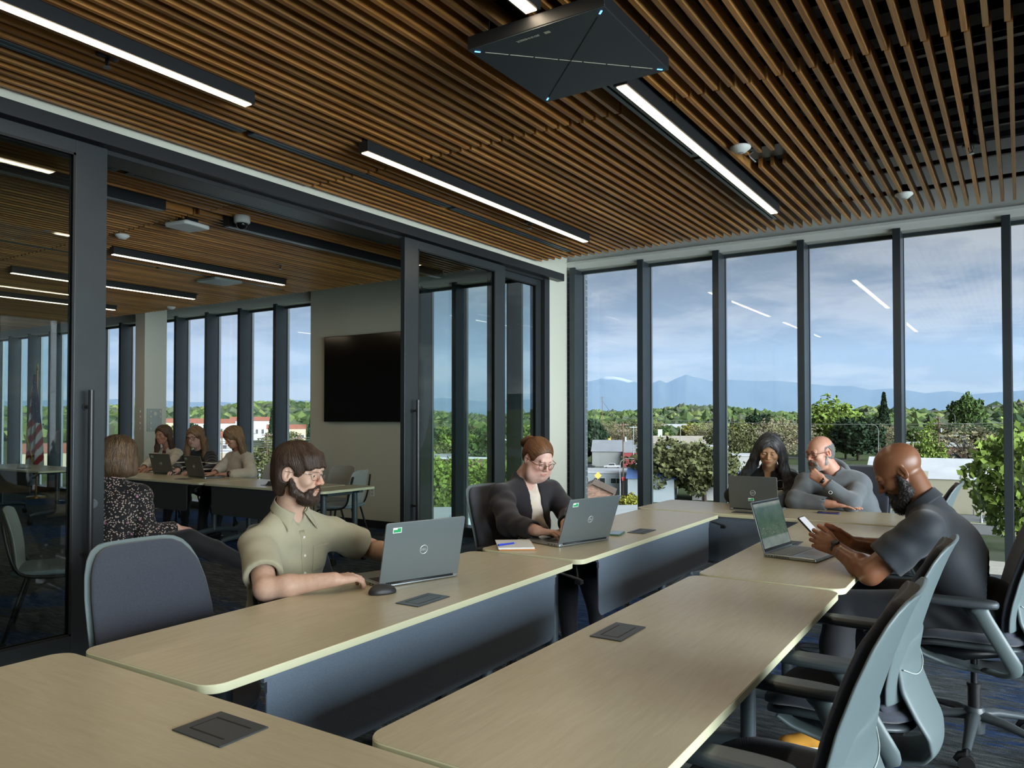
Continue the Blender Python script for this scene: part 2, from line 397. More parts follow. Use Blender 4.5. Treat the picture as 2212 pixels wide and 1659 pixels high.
for sx, sy in ((-1, -1), (1, 1), (1, -1), (-1, 1)):
    MB().bar((sx * .276, sy * .276, -.004), (sx * .293, sy * .293, -.004), .007, .002).build('status_light', BLUE, t)
text_mesh('brand_lettering', 'SENNHEISER', .019, SLIT, t, (-.05, -.265, -.0042), (PI, 0, PI))
MB().box(.028, -.273, -.0042, .052, -.257, -.0036).build('logo_square', SLIT, t)
for sx in (-1, 1):
    for sy in (-1, 1): MB().cyl((sx * .25, sy * .25, .05), (sx * .25, sy * .25, .82), .003, 6).build('suspension_wire', BLACK, t)
# ceiling sensors, sprinklers, access point, dome camera
def sensor(x, y, label, s=1.0):
    t = thing('occupancy_sensor', label, 'sensor', (x, y, ZC), 0.4, None)
    MB().lathe([(0, 0), (.058 * s, 0), (.062 * s, -.008), (.060 * s, -.014), (.030 * s, -.038), (.012 * s, -.041), (0, -.041)][::-1], 32).build('body', SEN, t, smooth=True, auto=35)
    MB().lathe([(0, -.0415), (.017 * s, -.0412), (.022 * s, -.037)], 20).build('lens', mat('sensor_lens', sl(150, 160, 156), .3), t, smooth=True)
    MB().lathe([(0, .0), (.03, 0), (.03, .06), (0, .06)], 12).build('mounting_box', BLACK, t)
sensor(-1.405, 4.66, 'round white sensor beside the gap in the slats'); sensor(-.70, 6.30, 'round white sensor near the window wall at right')
sensor(-6.74, 3.86, 'round white sensor left of the flat access point in the other room'); sensor(-10.5, 6.77, 'tiny round white sensor at the far end of the other room')
def sprinkler(x, y, label, drop=0.0):
    t = thing('fire_sprinkler', label, 'sprinkler', (x, y, ZC + drop))
    MB().lathe([(0, .07), (.028, .07), (.028, .035), (.048, .02), (.050, .006), (.044, .002), (.010, .004), (0, .004)], 28).build('escutcheon', BLACK, t, smooth=True, auto=40)
    MB().tube([(-.012, 0, .01), (-.014, 0, -.014), (-.004, 0, -.036)], .003, 6).tube([(.012, 0, .01), (.014, 0, -.014), (.004, 0, -.036)], .003, 6).cyl((0, 0, .004), (0, 0, -.036), .0035, 8).build('frame_arms', BLACK, t, smooth=True)
    MB().lathe([(0, -.038), (.017, -.038), (.017, -.041), (0, -.041)], 16).build('deflector', STEEL, t)
    MB().cyl((0, 0, .07), (0, 0, .6), .012, 10).build('drop_pipe', BLACK, t)
sprinkler(-.235, 5.45, 'black sprinkler head hanging between the slats at upper right')
sprinkler(-3.49, 1.92, 'black sprinkler head beside the top left linear light'); sprinkler(-3.47, 5.55, 'black sprinkler head beside the window end of the second left light')
sprinkler(-6.67, 5.58, 'small sprinkler head in the other room, over the women')
# open bay in the slats with a loose cable end
t = thing('junction_box', 'black junction box with a loose white cable end in the gap between the slats', 'junction box', (-1.34, 4.98, ZC + .05))
MB().box(-.12, -.10, 0, .12, .12, .06).build('box', BLACK, t, bevel=.004)
MB().tube(bez([(-.07, -.04, 0), (-.10, -.02, -.012), (-.085, .01, -.035), (-.07, .02, -.05)], 12), .004, 8).build('cable_end', mat('cable_white', sl(180, 186, 186), .5), t, smooth=True)
t = thing('wireless_access_point', 'flat white access point hanging below the slats behind the door header', 'access point', (-5.80, 3.88, ZC - .03), R(8))
MB().prism(rrect(-.13, -.13, .13, .13, .03), -.035, 0).build('body', SEN, t, bevel=.012, seg=3, smooth=True, auto=50)
MB().box(-.06, -.06, 0, .06, .06, .05).build('mounting_bracket', BLACK, t)
t = thing('ceiling_panel_unit', 'flat grey square unit under the slats beside the long lit light', 'ceiling unit', (-7.95, 5.75, ZC - .02))
MB().prism(rrect(-.19, -.19, .19, .19, .03), -.02, .01).build('panel', mat('grey_unit', sl(150, 162, 160), .4), t, bevel=.006)
t = thing('dome_camera', 'white dome security camera hanging from the slats in the other room', 'security camera', (-5.30, 4.04, ZC))
MB().lathe([(0, 0), (.062, 0), (.066, -.01), (.064, -.052), (.056, -.060), (.05, -.061)][::-1], 32).build('housing', SEN, t, smooth=True, auto=40)
MB().lathe([(.048, -.058), (.046, -.075), (.036, -.095), (.018, -.107), (0, -.110)], 28).build('dome', mat('smoked_dome', sl(14, 16, 18), .06, 0, .8), t, smooth=True)
# ---------------------------------------------------------------- sliding doors
def pull_handle(p, y, x, z0, z1, sgn):
    MB().cyl((x + sgn * .062, y, z0), (x + sgn * .062, y, z1), .0155, 20).build('pull_handle', BLACK, p, smooth=True, auto=40)
    h = p.children[-1] if False else [o for o in bpy.data.objects if o.name.startswith('pull_handle')][-1]
    for z in (z0 + .125, z1 - .09):
        MB().cyl((x, y, z), (x + sgn * .062, y, z), .0085, 12).lathe([(0, 0), (.018, 0), (.018, .006), (0, .006)], 16, 0, Matrix.Translation((x, y, z)) @ Matrix.Rotation(sgn * R(90), 4, 'Y')).build('standoff', BLACK, p, smooth=True, auto=40)
def door(name, x, y0, y1, lead, th=.045, rail=.255, stile=.17, zt=2.94):
    e = empty(name, (0, 0, 0)); struct(e); zb = .02
    ys0 = stile; mb = MB()
    mb.box(x - th / 2, y0, zb, x + th / 2, y0 + stile, zt).box(x - th / 2, y1 - stile, zb, x + th / 2, y1, zt)
    mb.box(x - th / 2, y0 + stile, zb, x + th / 2, y1 - stile, zb + rail + .02).box(x - th / 2, y0 + stile, zt - .07, x + th / 2, y1 - stile, zt)
    mb.build('door_frame', DKFRAME, e, bevel=.002)
    a, b, c, d = y0 + stile, y1 - stile, zb + rail + .02, zt - .07
    mb = MB()
    for s in (-1, 1):
        xx = x + s * .018
        mb.box(xx - .004, a, c, xx + .004, a + .012, d).box(xx - .004, b - .012, c, xx + .004, b, d).box(xx - .004, a, c, xx + .004, b, c + .012).box(xx - .004, a, d - .012, xx + .004, b, d)
    mb.build('glazing_bead', GASKET, e)
    MB().box(x - .004, a, c, x + .004, b, d).build('glass_pane', DOORGLASS, e)
    return e
XA, XB = XD + .035, XD - .055
d1 = door('door_1', XA, .55, 2.325, 1)
pull_handle(d1, 2.215, XA + .0225, .60, 1.60, 1)
M = Matrix.Translation((XA + .0225, 2.265, .985)) @ Matrix.Rotation(R(90), 4, 'Y')
MB().lathe([(0, .006), (.012, .006), (.014, .002), (.024, .002), (.026, 0), (0, 0)][::-1], 24, 0, M).build('lock_cylinder', mat('lock_grey', sl(96, 104, 108), .35, .6), d1, smooth=True, auto=35)
d2 = door('door_2', XA, 4.80, 6.28, 1)
pull_handle(d2, 4.895, XA + .0225, .60, 1.60, 1)
pull_handle(d2, 4.895, XA - .0225, .60, 1.60, -1)
d3 = door('door_3', XB, 6.16, 7.16, 1, stile=.15)
d4 = door('door_4', XB, -1.1, .70, 1, stile=.15)
# screen, outlet in the other room
t = thing('wall_screen', 'large black wall-mounted screen on the wall of the other room', 'screen', (-7.20, YW - .04, 1.985))
SCR = mat('screen_glass', sl(10, 11, 12), .12, 0, .6)
MB().box(-.855, -.055, -.585, .855, -.012, .585).build('bezel', mat('screen_bezel', sl(16, 16, 17), .4), t, bevel=.003)
MB().box(-.845, -.0565, -.573, .845, -.055, .577).build('display', SCR, t)
MB().box(-.3, -.013, -.2, .3, 0, .2).build('wall_bracket', BLACK, t)
t = thing('wall_outlet', 'white wall outlet low on the wall below the screen', 'outlet', (-7.19, YW - .04, .47))
MB().box(-.036, -.006, -.058, .036, 0, .058).build('cover_plate', SEN, t, bevel=.002)
mb = MB()
for z in (-.024, .024): mb.box(-.017, -.008, z - .015, .017, -.006, z + .015)
mb.build('sockets', mat('socket_face', sl(180, 184, 176), .5), t)
# ================================================================ modelling kit: signed-distance volumes meshed with surface nets
def V3(*a): return np.array(a, float)
def unit(v): v = np.array(v, float); return v / (np.linalg.norm(v) + 1e-12)
class Pr:
    """primitive: bounding box + distance function on (X, Y, Z) arrays"""
    def __init__(s, lo, hi, fn): s.lo = np.array(lo, float); s.hi = np.array(hi, float); s.fn = fn
def cap(a, b, ra, rb, flat=None):
    """tapered capsule; flat=(axis, k): squashed along the unit axis by k"""
    a = np.array(a, float); b = np.array(b, float); d = b - a; L2 = float(d @ d) + 1e-12; m = max(ra, rb)
    def fn(X, Y, Z):
        x, y, z = X - a[0], Y - a[1], Z - a[2]
        t = np.clip((x * d[0] + y * d[1] + z * d[2]) / L2, 0, 1)
        x = x - t * d[0]; y = y - t * d[1]; z = z - t * d[2]
        r = ra + (rb - ra) * t
        if flat is None: return np.sqrt(x * x + y * y + z * z) - r
        ax, k = flat; q = x * ax[0] + y * ax[1] + z * ax[2]
        return (np.sqrt(np.maximum(x * x + y * y + z * z + q * q * (1 / (k * k) - 1), 1e-12)) - r) * min(1, k)
    return Pr(np.minimum(a, b) - m, np.maximum(a, b) + m, fn)
def ell(c, r, M=None):
    """ellipsoid, M = 3x3 matrix whose columns are its axes"""
    c = np.array(c, float); r = np.array(r, float); A = np.eye(3) if M is None else np.array(M, float)
    e = np.sqrt(((A * r) ** 2).sum(1))
    def fn(X, Y, Z):
        x, y, z = X - c[0], Y - c[1], Z - c[2]; k0 = 0; k1 = 0
        for i in range(3):
            q = (x * A[0, i] + y * A[1, i] + z * A[2, i]) / r[i]; k0 = k0 + q * q; k1 = k1 + (q / r[i]) ** 2
        k0 = np.sqrt(k0); return k0 * (k0 - 1) / (np.sqrt(k1) + 1e-9)
    return Pr(c - e, c + e, fn)
def half(c, n, ext=2.0):
    c = np.array(c, float); n = unit(n)
    return Pr(c - ext, c + ext, lambda X, Y, Z: (X - c[0]) * n[0] + (Y - c[1]) * n[1] + (Z - c[2]) * n[2])
def xf(pr, F):
    """place a local primitive with frame F = (origin, 3x3 axes, scale)"""
    o, A, s = F; o = np.array(o, float)
    cs = np.array([[x, y, z] for x in (pr.lo[0], pr.hi[0]) for y in (pr.lo[1], pr.hi[1]) for z in (pr.lo[2], pr.hi[2])]) * s @ A.T + o
    def fn(X, Y, Z):
        x, y, z = X - o[0], Y - o[1], Z - o[2]
        q = [(x * A[0, i] + y * A[1, i] + z * A[2, i]) / s for i in range(3)]
        return pr.fn(*q) * s
    return Pr(cs.min(0), cs.max(0), fn)
def wob(X, Y, Z, f, seed=0):
    a = np.sin(X * f * 1.0 + 1.7 * np.sin(Y * f * .7 + seed) + seed) ; b = np.sin(Y * f * 1.13 + 1.9 * np.sin(Z * f * .8 + seed * 2)); c = np.sin(Z * f * .93 + 1.8 * np.sin(X * f * .75 + seed * 3))
    return (a + b + c) / 3
class Vol:
    def __init__(s, lo, hi, h):
        s.lo = np.array(lo, float); s.h = h; s.n = np.maximum(np.ceil((np.array(hi) - s.lo) / h).astype(int) + 1, 2)
        s.ax = [(s.lo[i] + h * np.arange(s.n[i])).astype(np.float32) for i in range(3)]
        s.F = np.full(s.n, .05, np.float32)
    def _sl(s, lo, hi, m):
        a = np.clip(np.floor((lo - m - s.lo) / s.h).astype(int), 0, s.n); b = np.clip(np.ceil((hi + m - s.lo) / s.h).astype(int) + 1, 0, s.n)
        if (b <= a).any(): return None
        return tuple(slice(a[i], b[i]) for i in range(3)), [s.ax[0][a[0]:b[0]][:, None, None], s.ax[1][a[1]:b[1]][None, :, None], s.ax[2][a[2]:b[2]][None, None, :]]
    def add(s, prs, k=.01, op='u'):
        for p in (prs if isinstance(prs, (list, tuple)) else [prs]):
            r = s._sl(p.lo, p.hi, max(k, .012) * 1.3)
            if r is None: continue
            sl_, g = r; d = p.fn(*g).astype(np.float32); A = s.F[sl_]
            if op == 'u': h = np.maximum(k - np.abs(A - d), 0); s.F[sl_] = np.minimum(A, d) - h * h / (4 * k + 1e-9)
            elif op == 's': h = np.maximum(k - np.abs(A + d), 0); s.F[sl_] = np.maximum(A, -d) + h * h / (4 * k + 1e-9)
            elif op == 'i': h = np.maximum(k - np.abs(A - d), 0); s.F[sl_] = np.maximum(A, d) + h * h / (4 * k + 1e-9)
        return s
    def cut(s, c, n, k=.001):
        """keep the side n points away from"""
        c = np.array(c, float); n = unit(n); g = [s.ax[0][:, None, None], s.ax[1][None, :, None], s.ax[2][None, None, :]]
        d = ((g[0] - c[0]) * n[0] + (g[1] - c[1]) * n[1] + (g[2] - c[2]) * n[2]).astype(np.float32); s.F = np.maximum(s.F, d); return s
    def field(s, fn):
        g = [s.ax[0][:, None, None], s.ax[1][None, :, None], s.ax[2][None, None, :]]; s.F = s.F + fn(*g).astype(np.float32); return s
    def sample(s, P):
        q = (P - s.lo) / s.h; i = np.clip(np.floor(q).astype(int), 0, s.n - 2); f = np.clip(q - i, 0, 1); r = 0
        for dx in (0, 1):
            for dy in (0, 1):
                for dz in (0, 1):
                    w = (f[:, 0] if dx else 1 - f[:, 0]) * (f[:, 1] if dy else 1 - f[:, 1]) * (f[:, 2] if dz else 1 - f[:, 2])
                    r = r + w * s.F[i[:, 0] + dx, i[:, 1] + dy, i[:, 2] + dz]
        return r
    def grad(s, P):
        h = s.h; return np.stack([s.sample(P + V3(*(h if i == j else 0 for j in range(3)))) - s.sample(P - V3(*(h if i == j else 0 for j in range(3)))) for i in range(3)], 1) / (2 * h)
    def mesh(s):
        F = s.F; S = F < 0; n = s.n; c = S[:-1, :-1, :-1].astype(np.int8) * 0
        for dx in (0, 1):
            for dy in (0, 1):
                for dz in (0, 1): c = c + S[dx:n[0] - 1 + dx, dy:n[1] - 1 + dy, dz:n[2] - 1 + dz]
        I = np.argwhere((c > 0) & (c < 8)); vid = -np.ones(c.shape, np.int64); vid[I[:, 0], I[:, 1], I[:, 2]] = np.arange(len(I))
        pos = np.zeros((len(I), 3)); cnt = np.zeros(len(I)); O = [(x, y, z) for x in (0, 1) for y in (0, 1) for z in (0, 1)]
        for a in O:
            for ax in range(3):
                if a[ax]: continue
                b = list(a); b[ax] = 1
                fa = F[I[:, 0] + a[0], I[:, 1] + a[1], I[:, 2] + a[2]]; fb = F[I[:, 0] + b[0], I[:, 1] + b[1], I[:, 2] + b[2]]
                m = (fa < 0) != (fb < 0); t = np.where(m, fa / np.where(m, fa - fb, 1), 0); p = np.array(a, float)[None] + np.zeros((len(I), 3)); p[:, ax] += t
                pos += p * m[:, None]; cnt += m
        pos = s.lo + s.h * (I + pos / np.maximum(cnt, 1)[:, None]); Q = []
        for ax in range(3):
            sa = [slice(None)] * 3; sb = [slice(None)] * 3; sa[ax] = slice(0, -1); sb[ax] = slice(1, None); A, B = S[tuple(sa)], S[tuple(sb)]
            E = np.argwhere(A != B); u, v = [i for i in range(3) if i != ax]; ok = (E[:, u] > 0) & (E[:, v] > 0) & (E[:, u] < n[u] - 1) & (E[:, v] < n[v] - 1); E = E[ok]
            sg = A[E[:, 0], E[:, 1], E[:, 2]]
            def g(du, dv):
                q = E.copy(); q[:, u] -= du; q[:, v] -= dv; return vid[q[:, 0], q[:, 1], q[:, 2]]
            q = np.stack([g(0, 0), g(1, 0), g(1, 1), g(0, 1)], 1)
            if ax == 1: sg = ~sg
            q[~sg] = q[~sg][:, ::-1]; Q.append(q[:, ::-1])
        return pos, np.concatenate(Q)
def relax(P, Q, it=1, lam=.5):
    """a little laplacian smoothing"""
    E = np.concatenate([Q[:, [0, 1]], Q[:, [1, 2]], Q[:, [2, 3]], Q[:, [3, 0]]]); 
    for _ in range(it):
        a = np.zeros_like(P); c = np.zeros(len(P)); np.add.at(a, E[:, 0], P[E[:, 1]]); np.add.at(a, E[:, 1], P[E[:, 0]]); np.add.at(c, E[:, 0], 1); np.add.at(c, E[:, 1], 1)
        P = P + lam * (a / np.maximum(c, 1)[:, None] - P)
    return P
def np_mesh(name, parts, mats, parent=None, smooth=True, cols=None):
    """parts: list of (P, faces ndarray); cols: list of Nx3 or None"""
    vs = []; fs = []; o = 0; cl = []
    for i, (P, Q) in enumerate(parts):
        vs.append(P); fs += [tuple(int(x) for x in q + o) for q in Q]; o += len(P)
        if cols is not None: cl.append(cols[i] if cols[i] is not None else np.ones((len(P), 3)))
    me = bpy.data.meshes.new(name); vs = np.concatenate(vs)
    me.from_pydata(vs.tolist(), [], fs)
    for m in (mats if isinstance(mats, (list, tuple)) else [mats]): me.materials.append(m)
    if cols is not None:
        c = np.concatenate(cl); a = me.color_attributes.new('tone', 'FLOAT_COLOR', 'POINT'); a.data.foreach_set('color', np.concatenate([c, np.ones((len(c), 1))], 1).ravel().astype(np.float32))
    if smooth: me.polygons.foreach_set('use_smooth', [True] * len(me.polygons))
    me.update(); return link(bpy.data.objects.new(name, me), parent)
def ribbons(vol, P, dirf, steps, step, w0, w1, rnd, lift=.0008, taper=True, tone=(.6, 1.4), side=None):
    """hair strands: ribbons marching over a volume's surface"""
    n = len(P); pts = [P.copy()]; ph = rnd.rand(n) * 6.28
    lf = lift * (.3 + rnd.rand(n) * 1.8)
    for i in range(steps):
        g = vol.grad(P); g /= (np.linalg.norm(g, axis=1, keepdims=True) + 1e-9); d = dirf(P, i, ph); d = d - g * (d * g).sum(1, keepdims=True) * .9
        d /= (np.linalg.norm(d, axis=1, keepdims=True) + 1e-9); P = P + d * step
        for _ in range(2):
            g = vol.grad(P); g /= (np.linalg.norm(g, axis=1, keepdims=True) + 1e-9); f = vol.sample(P) - lf
            f = np.where(np.abs(f) < .045, f, 0); P = P - g * f[:, None] * .8
        pts.append(P.copy())
    L = np.stack(pts, 1); T = np.gradient(L, axis=1); m = steps + 1
    G = np.stack([vol.grad(L[:, j]) for j in range(m)], 1); G /= (np.linalg.norm(G, axis=2, keepdims=True) + 1e-9)
    S = np.cross(T, G); S /= (np.linalg.norm(S, axis=2, keepdims=True) + 1e-9)
    ww = np.linspace(1, 0.25 if taper else 1, m)[None, :, None] * (w0 + (w1 - w0) * rnd.rand(n))[:, None, None]
    A = L - S * ww / 2; B = L + S * ww / 2; C = L + G * .0006
    Vv = np.stack([A, C, B], 2).reshape(-1, 3); base = np.arange(n)[:, None] * m * 3 + np.arange(m - 1)[None] * 3
    Q = np.concatenate([np.stack([base, base + 1, base + 4, base + 3], 2).reshape(-1, 4), np.stack([base + 1, base + 2, base + 5, base + 4], 2).reshape(-1, 4)])
    tn = (tone[0] + (tone[1] - tone[0]) * rnd.rand(n) ** 1.5); col = np.repeat(tn, m * 3)[:, None] * np.ones((1, 3))
    return Vv, Q, col
# ================================================================ tables
def lam_mat():
    t = NT('maple_laminate'); b = t.bsdf(Roughness=.30); b.inputs['Specular IOR Level'].default_value = .55
    co = t.coords('Object', (14, 1.2, 8)); n = t.noise(co, 5, 5, .65, .3)
    r = t.ramp(n, 'Fac', [(.3, sl(174, 166, 138)), (.7, sl(188, 182, 156))]); t.l(r, 'Color', b, 'Base Color'); return t.m
LAM = lam_mat(); EDGE = mat('pale_edge_band', sl(206, 206, 172), .45)
LEGM = mat('table_leg_grey', sl(70, 80, 84), .4, .3); BLKP = mat('black_plastic', sl(24, 26, 28), .42); TYRE = mat('caster_tyre', sl(16, 17, 18), .6)
def fab(name, c, bs=900):
    t = NT(name); b = t.bsdf(Roughness=.9); b.inputs['Specular IOR Level'].default_value = .2; b.inputs['Sheen Weight'].default_value = .25
    co = t.coords('Object', (1, 1, 1)); w = t.n('ShaderNodeTexWave', Scale=bs * .32, Distortion=1.2, Detail=1); w.bands_direction = 'Z'; t.l(co, 'Vector', w, 'Vector'); n = t.noise(co, bs * .5, 2, .6)
    r = t.ramp(n, 'Fac', [(.3, tuple(x * .8 for x in c)), (.7, tuple(x * 1.2 for x in c))]); t.l(r, 'Color', b, 'Base Color'); t.bump(b, w, 'Fac', .25, .0012); return t.m
PANELF = fab('slate_panel_fabric', sl(98, 112, 126)); PANELD = mat('charcoal_panel', sl(58, 62, 64), .6)
HATCH = mat('hatch_charcoal', sl(62, 70, 74), .4, .3); HSLOT = mat('hatch_slot', sl(10, 11, 12), .5)
def caster(mb, x, y, z0=.0, r=.033):
    for s in (-1, 1): mb.cyl((x + s * .006, y - .0, r), (x + s * .022, y, r), r, 16, 1)
    mb.box(x - .012, y - .02, r, x + .012, y + .02, r * 2.1, 0); mb.cyl((x, y, r * 1.8), (x, y, .115), .009, 8, 0)
def table(label, cx, cy, rz, L, D, ms, hatch=None, leg_at=.30, panel=PANELF, pin=.22, name='meeting_table', pdrop=.30, popup=False, grp='maple topped flip tables', hsize=(.055, .10)):
    """long side along local Y; ms = side (+1/-1 of local X) that carries the modesty panel"""
    t = thing(name, label, 'table', (cx, cy, 0), rz, grp); T = .74; h = .026
    MB().prism(rrect(-D / 2, -L / 2, D / 2, L / 2, .06, 8), T - h, T - .0006).build('edge_band', EDGE, t, bevel=.003, smooth=True, auto=40)
    MB().prism(rrect(-D / 2 + .002, -L / 2 + .002, D / 2 - .002, L / 2 - .002, .058, 8), T - .003, T).build('tabletop', LAM, t)
    for s in (-1, 1):
        y = s * (L / 2 - leg_at)
        mb = MB(); mb.box(-D / 2 + .07, y - .03, T - h - .03, D / 2 - .07, y + .03, T - h, 0)
        mb.tube([(-ms * .02, y, T - h - .03), (-ms * .02, y, .16)], .030, 16).tube([(-D / 2 + .02, y, .125), (-D / 2 + .10, y, .145), (-ms * .02, y, .165), (D / 2 - .10, y, .145), (D / 2 - .02, y, .125)], [.017, .022, .028, .022, .017], 12, 0, flat=1.25)
        lg = mb.build('leg', LEGM, t, smooth=True, auto=45)
        for q in (-1, 1):
            m2 = MB(); caster(m2, q * (D / 2 - .03), y); m2.build('caster', [BLKP, TYRE], lg, smooth=True, auto=40)
    MB().box(-.02, -L / 2 + leg_at, T - h - .05, .02, L / 2 - leg_at, T - h - .015).build('cross_beam', LEGM, t, bevel=.004)
    MB().tube(bez([(ms * (D / 2 - .06), L / 2 - .10, T - h - .01), (ms * (D / 2 - .01), L / 2 - .07, T - h - .03), (ms * (D / 2 + .05), L / 2 - .05, T - h - .05)], 8), [.006] * 4 + [.007] * 5, 8).box(ms * (D / 2 + .035) - .012, L / 2 - .068, T - h - .068, ms * (D / 2 + .035) + .02, L / 2 - .035, T - h - .05).build('flip_lever', BLKP, t, smooth=True, auto=40)
    if panel:
        px = ms * (D / 2 - .018); y0, y1 = -L / 2 + pin, L / 2 - pin; r = .05; z1 = T - h - .004; z0 = z1 - pdrop
        poly = [(y0, z1), (y0, z0 + r)] + [(y0 + r - r * math.cos(a), z0 + r - r * math.sin(a)) for a in np.linspace(.2, PI / 2, 6)] + [(y1 - r + r * math.sin(a), z0 + r - r * math.cos(a)) for a in np.linspace(0, PI / 2 - .2, 6)] + [(y1, z0 + r), (y1, z1)]
        M = Matrix(((0, 0, 1, 0), (1, 0, 0, 0), (0, 1, 0, 0), (0, 0, 0, 1)))
        p = MB().prism(poly, px - .004, px + .004, 0, M).build('modesty_panel', panel, t, bevel=.0015)
        MB().tube([(px, y0 - .012, z1 - .006), (px, y1 + .012, z1 - .006)], .0085, 10).box(px - .0062, y0, z1 - .045, px + .0062, y1, z1).build('hem', panel, p, smooth=True, auto=40)
    if hatch is not None:
        hx, hy = hatch; a, b = hsize
        o = MB().box(hx - a, hy - b, T, hx + a, hy + b, T + .0035).build('power_hatch', HATCH, t, bevel=.001)
        mb = MB()
        for s in (-1, 1): mb.box(hx + s * a * .55 - .002, hy - b * .70, T + .0034, hx + s * a * .55 + .002, hy + b * .70, T + .0042) if b >= a else mb.box(hx - a * .70, hy + s * b * .55 - .002, T + .0034, hx + a * .70, hy + s * b * .55 + .002, T + .0042)
        mb.box(hx - a * .55, hy - b * .70, T + .0034, hx + a * .55, hy - b * .70 + .002, T + .0040) if b >= a else None
        mb.build('lid_slot', HSLOT, o)
        if popup: MB().raw([(hx - .05, hy - .03, T), (hx + .05, hy - .03, T), (hx + .05, hy + .03, T), (hx - .05, hy + .03, T), (hx - .025, hy - .01, T + .045), (hx + .025, hy - .01, T + .045), (hx + .025, hy + .02, T + .045), (hx - .025, hy + .02, T + .045)], [(0, 1, 5, 4), (1, 2, 6, 5), (2, 3, 7, 6), (3, 0, 4, 7), (4, 5, 6, 7)]).build('popup_socket', BLKP, o)
    return t
W_ = .63
table('maple flip table under the bearded man\'s laptop and mouse', -2.128, 2.315, R(1.3), 2.10, W_, 1, (.175, .02), pin=.20)
table('maple flip table under the black cardigan woman\'s laptop, ending at the far cross table', -2.165, 4.520, R(.6), 2.20, W_, 1, (.175, -.02), pin=.22)
table('long empty maple flip table in the foreground with one charcoal hatch', -.928, 2.330, R(.6), 2.13, W_, -1, (-.195, 0.02), panel=PANELF)
table('maple flip table under the open laptop whose screen faces the bald man', -.945, 4.505, R(.7), 2.16, W_, -1, (-.155, .02), panel=PANELF)
table('nearest maple flip table crossing the bottom left corner of the view', -1.372, .933, R(-90 + .3), 2.14, .62, -1, (-.187, -.16), hsize=(.065, .086))
table('maple cross table by the windows where the long haired woman and hoodie man sit', -1.50, 6.035, R(-90 - .8), 2.12, .74, 1, (.22, -.22), panel=PANELF, pin=.10, pdrop=.33)
# tables of the other room
table('left table of the other room\'s row with the two open laptops', -8.70, 5.57, R(-90), 2.4, .72, 1, (.14, .55), panel=PANELD, pin=.28, grp='tables in the other room')
table('table of the other room with the black pop-up socket, right of the laptops', -6.74, 5.57, R(-90), 1.48, .72, 1, (.14, .12), panel=PANELD, pin=.14, popup=True, grp='tables in the other room')
table('leaf of the other room\'s tables nearest the black screen', -5.80, 5.60, 0, .75, .36, -1, None, panel=None, leg_at=.16, grp='tables in the other room')
table('table at the far left of the other room, seen through the door glass', -12.0, 5.50, R(-90), 2.2, .72, 1, (.14, .2), panel=PANELD, pin=.28, grp='tables in the other room')
# ================================================================ task chairs
CSH = mat('chair_shell_grey', sl(98, 112, 114), .42, 0, .45); CDK = mat('chair_dark_grey', sl(62, 70, 74), .4, .1); SEAM = mat('chair_seam_light', sl(170, 182, 180), .4)
CFB = fab('charcoal_chair_fabric', sl(60, 65, 75), 700)
def sheet(prof, nu=15, curve=.05, topr=.16):
    """prof rows: (z, y, half width, forward wrap)"""
    def fn(u, v):
        k = v * (len(prof) - 1); i = min(int(k), len(prof) - 2); t = k - i; t2 = t * t * (3 - 2 * t) * .35 + t * .65
        a, b = prof[i], prof[i + 1]; z, y, w, c = [a[j] + (b[j] - a[j]) * t2 for j in range(4)]; q = (u - .5) * 2
        qq = math.sin(q * PI / 2) * .35 + q * .65
        return (qq * w, y + c * q * q, z)
    return fn
def pillow(fn, nu, nv, th, n):
    n = Vector(n).normalized(); vs = []; mb = MB()
    for sg in (1, -1):
        for i in range(nu):
            for j in range(nv):
                u, v = i / (nu - 1), j / (nv - 1); u = .5 - .5 * math.cos(PI * u); v = .5 - .5 * math.cos(PI * v); p = Vector(fn(u, v)); q = max(0, 1 - abs(2 * u - 1) ** 7) ** .5 * max(0, 1 - abs(2 * v - 1) ** 14) ** .5
                vs.append(p + n * sg * th * q)
    k = nu * nv; f = []
    for i in range(nu - 1):
        for j in range(nv - 1): a, b, c, d = i * nv + j, (i + 1) * nv + j, (i + 1) * nv + j + 1, i * nv + j + 1; f += [(a, b, c, d), (k + a, k + d, k + c, k + b)]
    mb.raw(vs, f); bb = mb.build; mb.build = lambda *a_, **k_: bb(*a_, weld=True, **k_); return mb
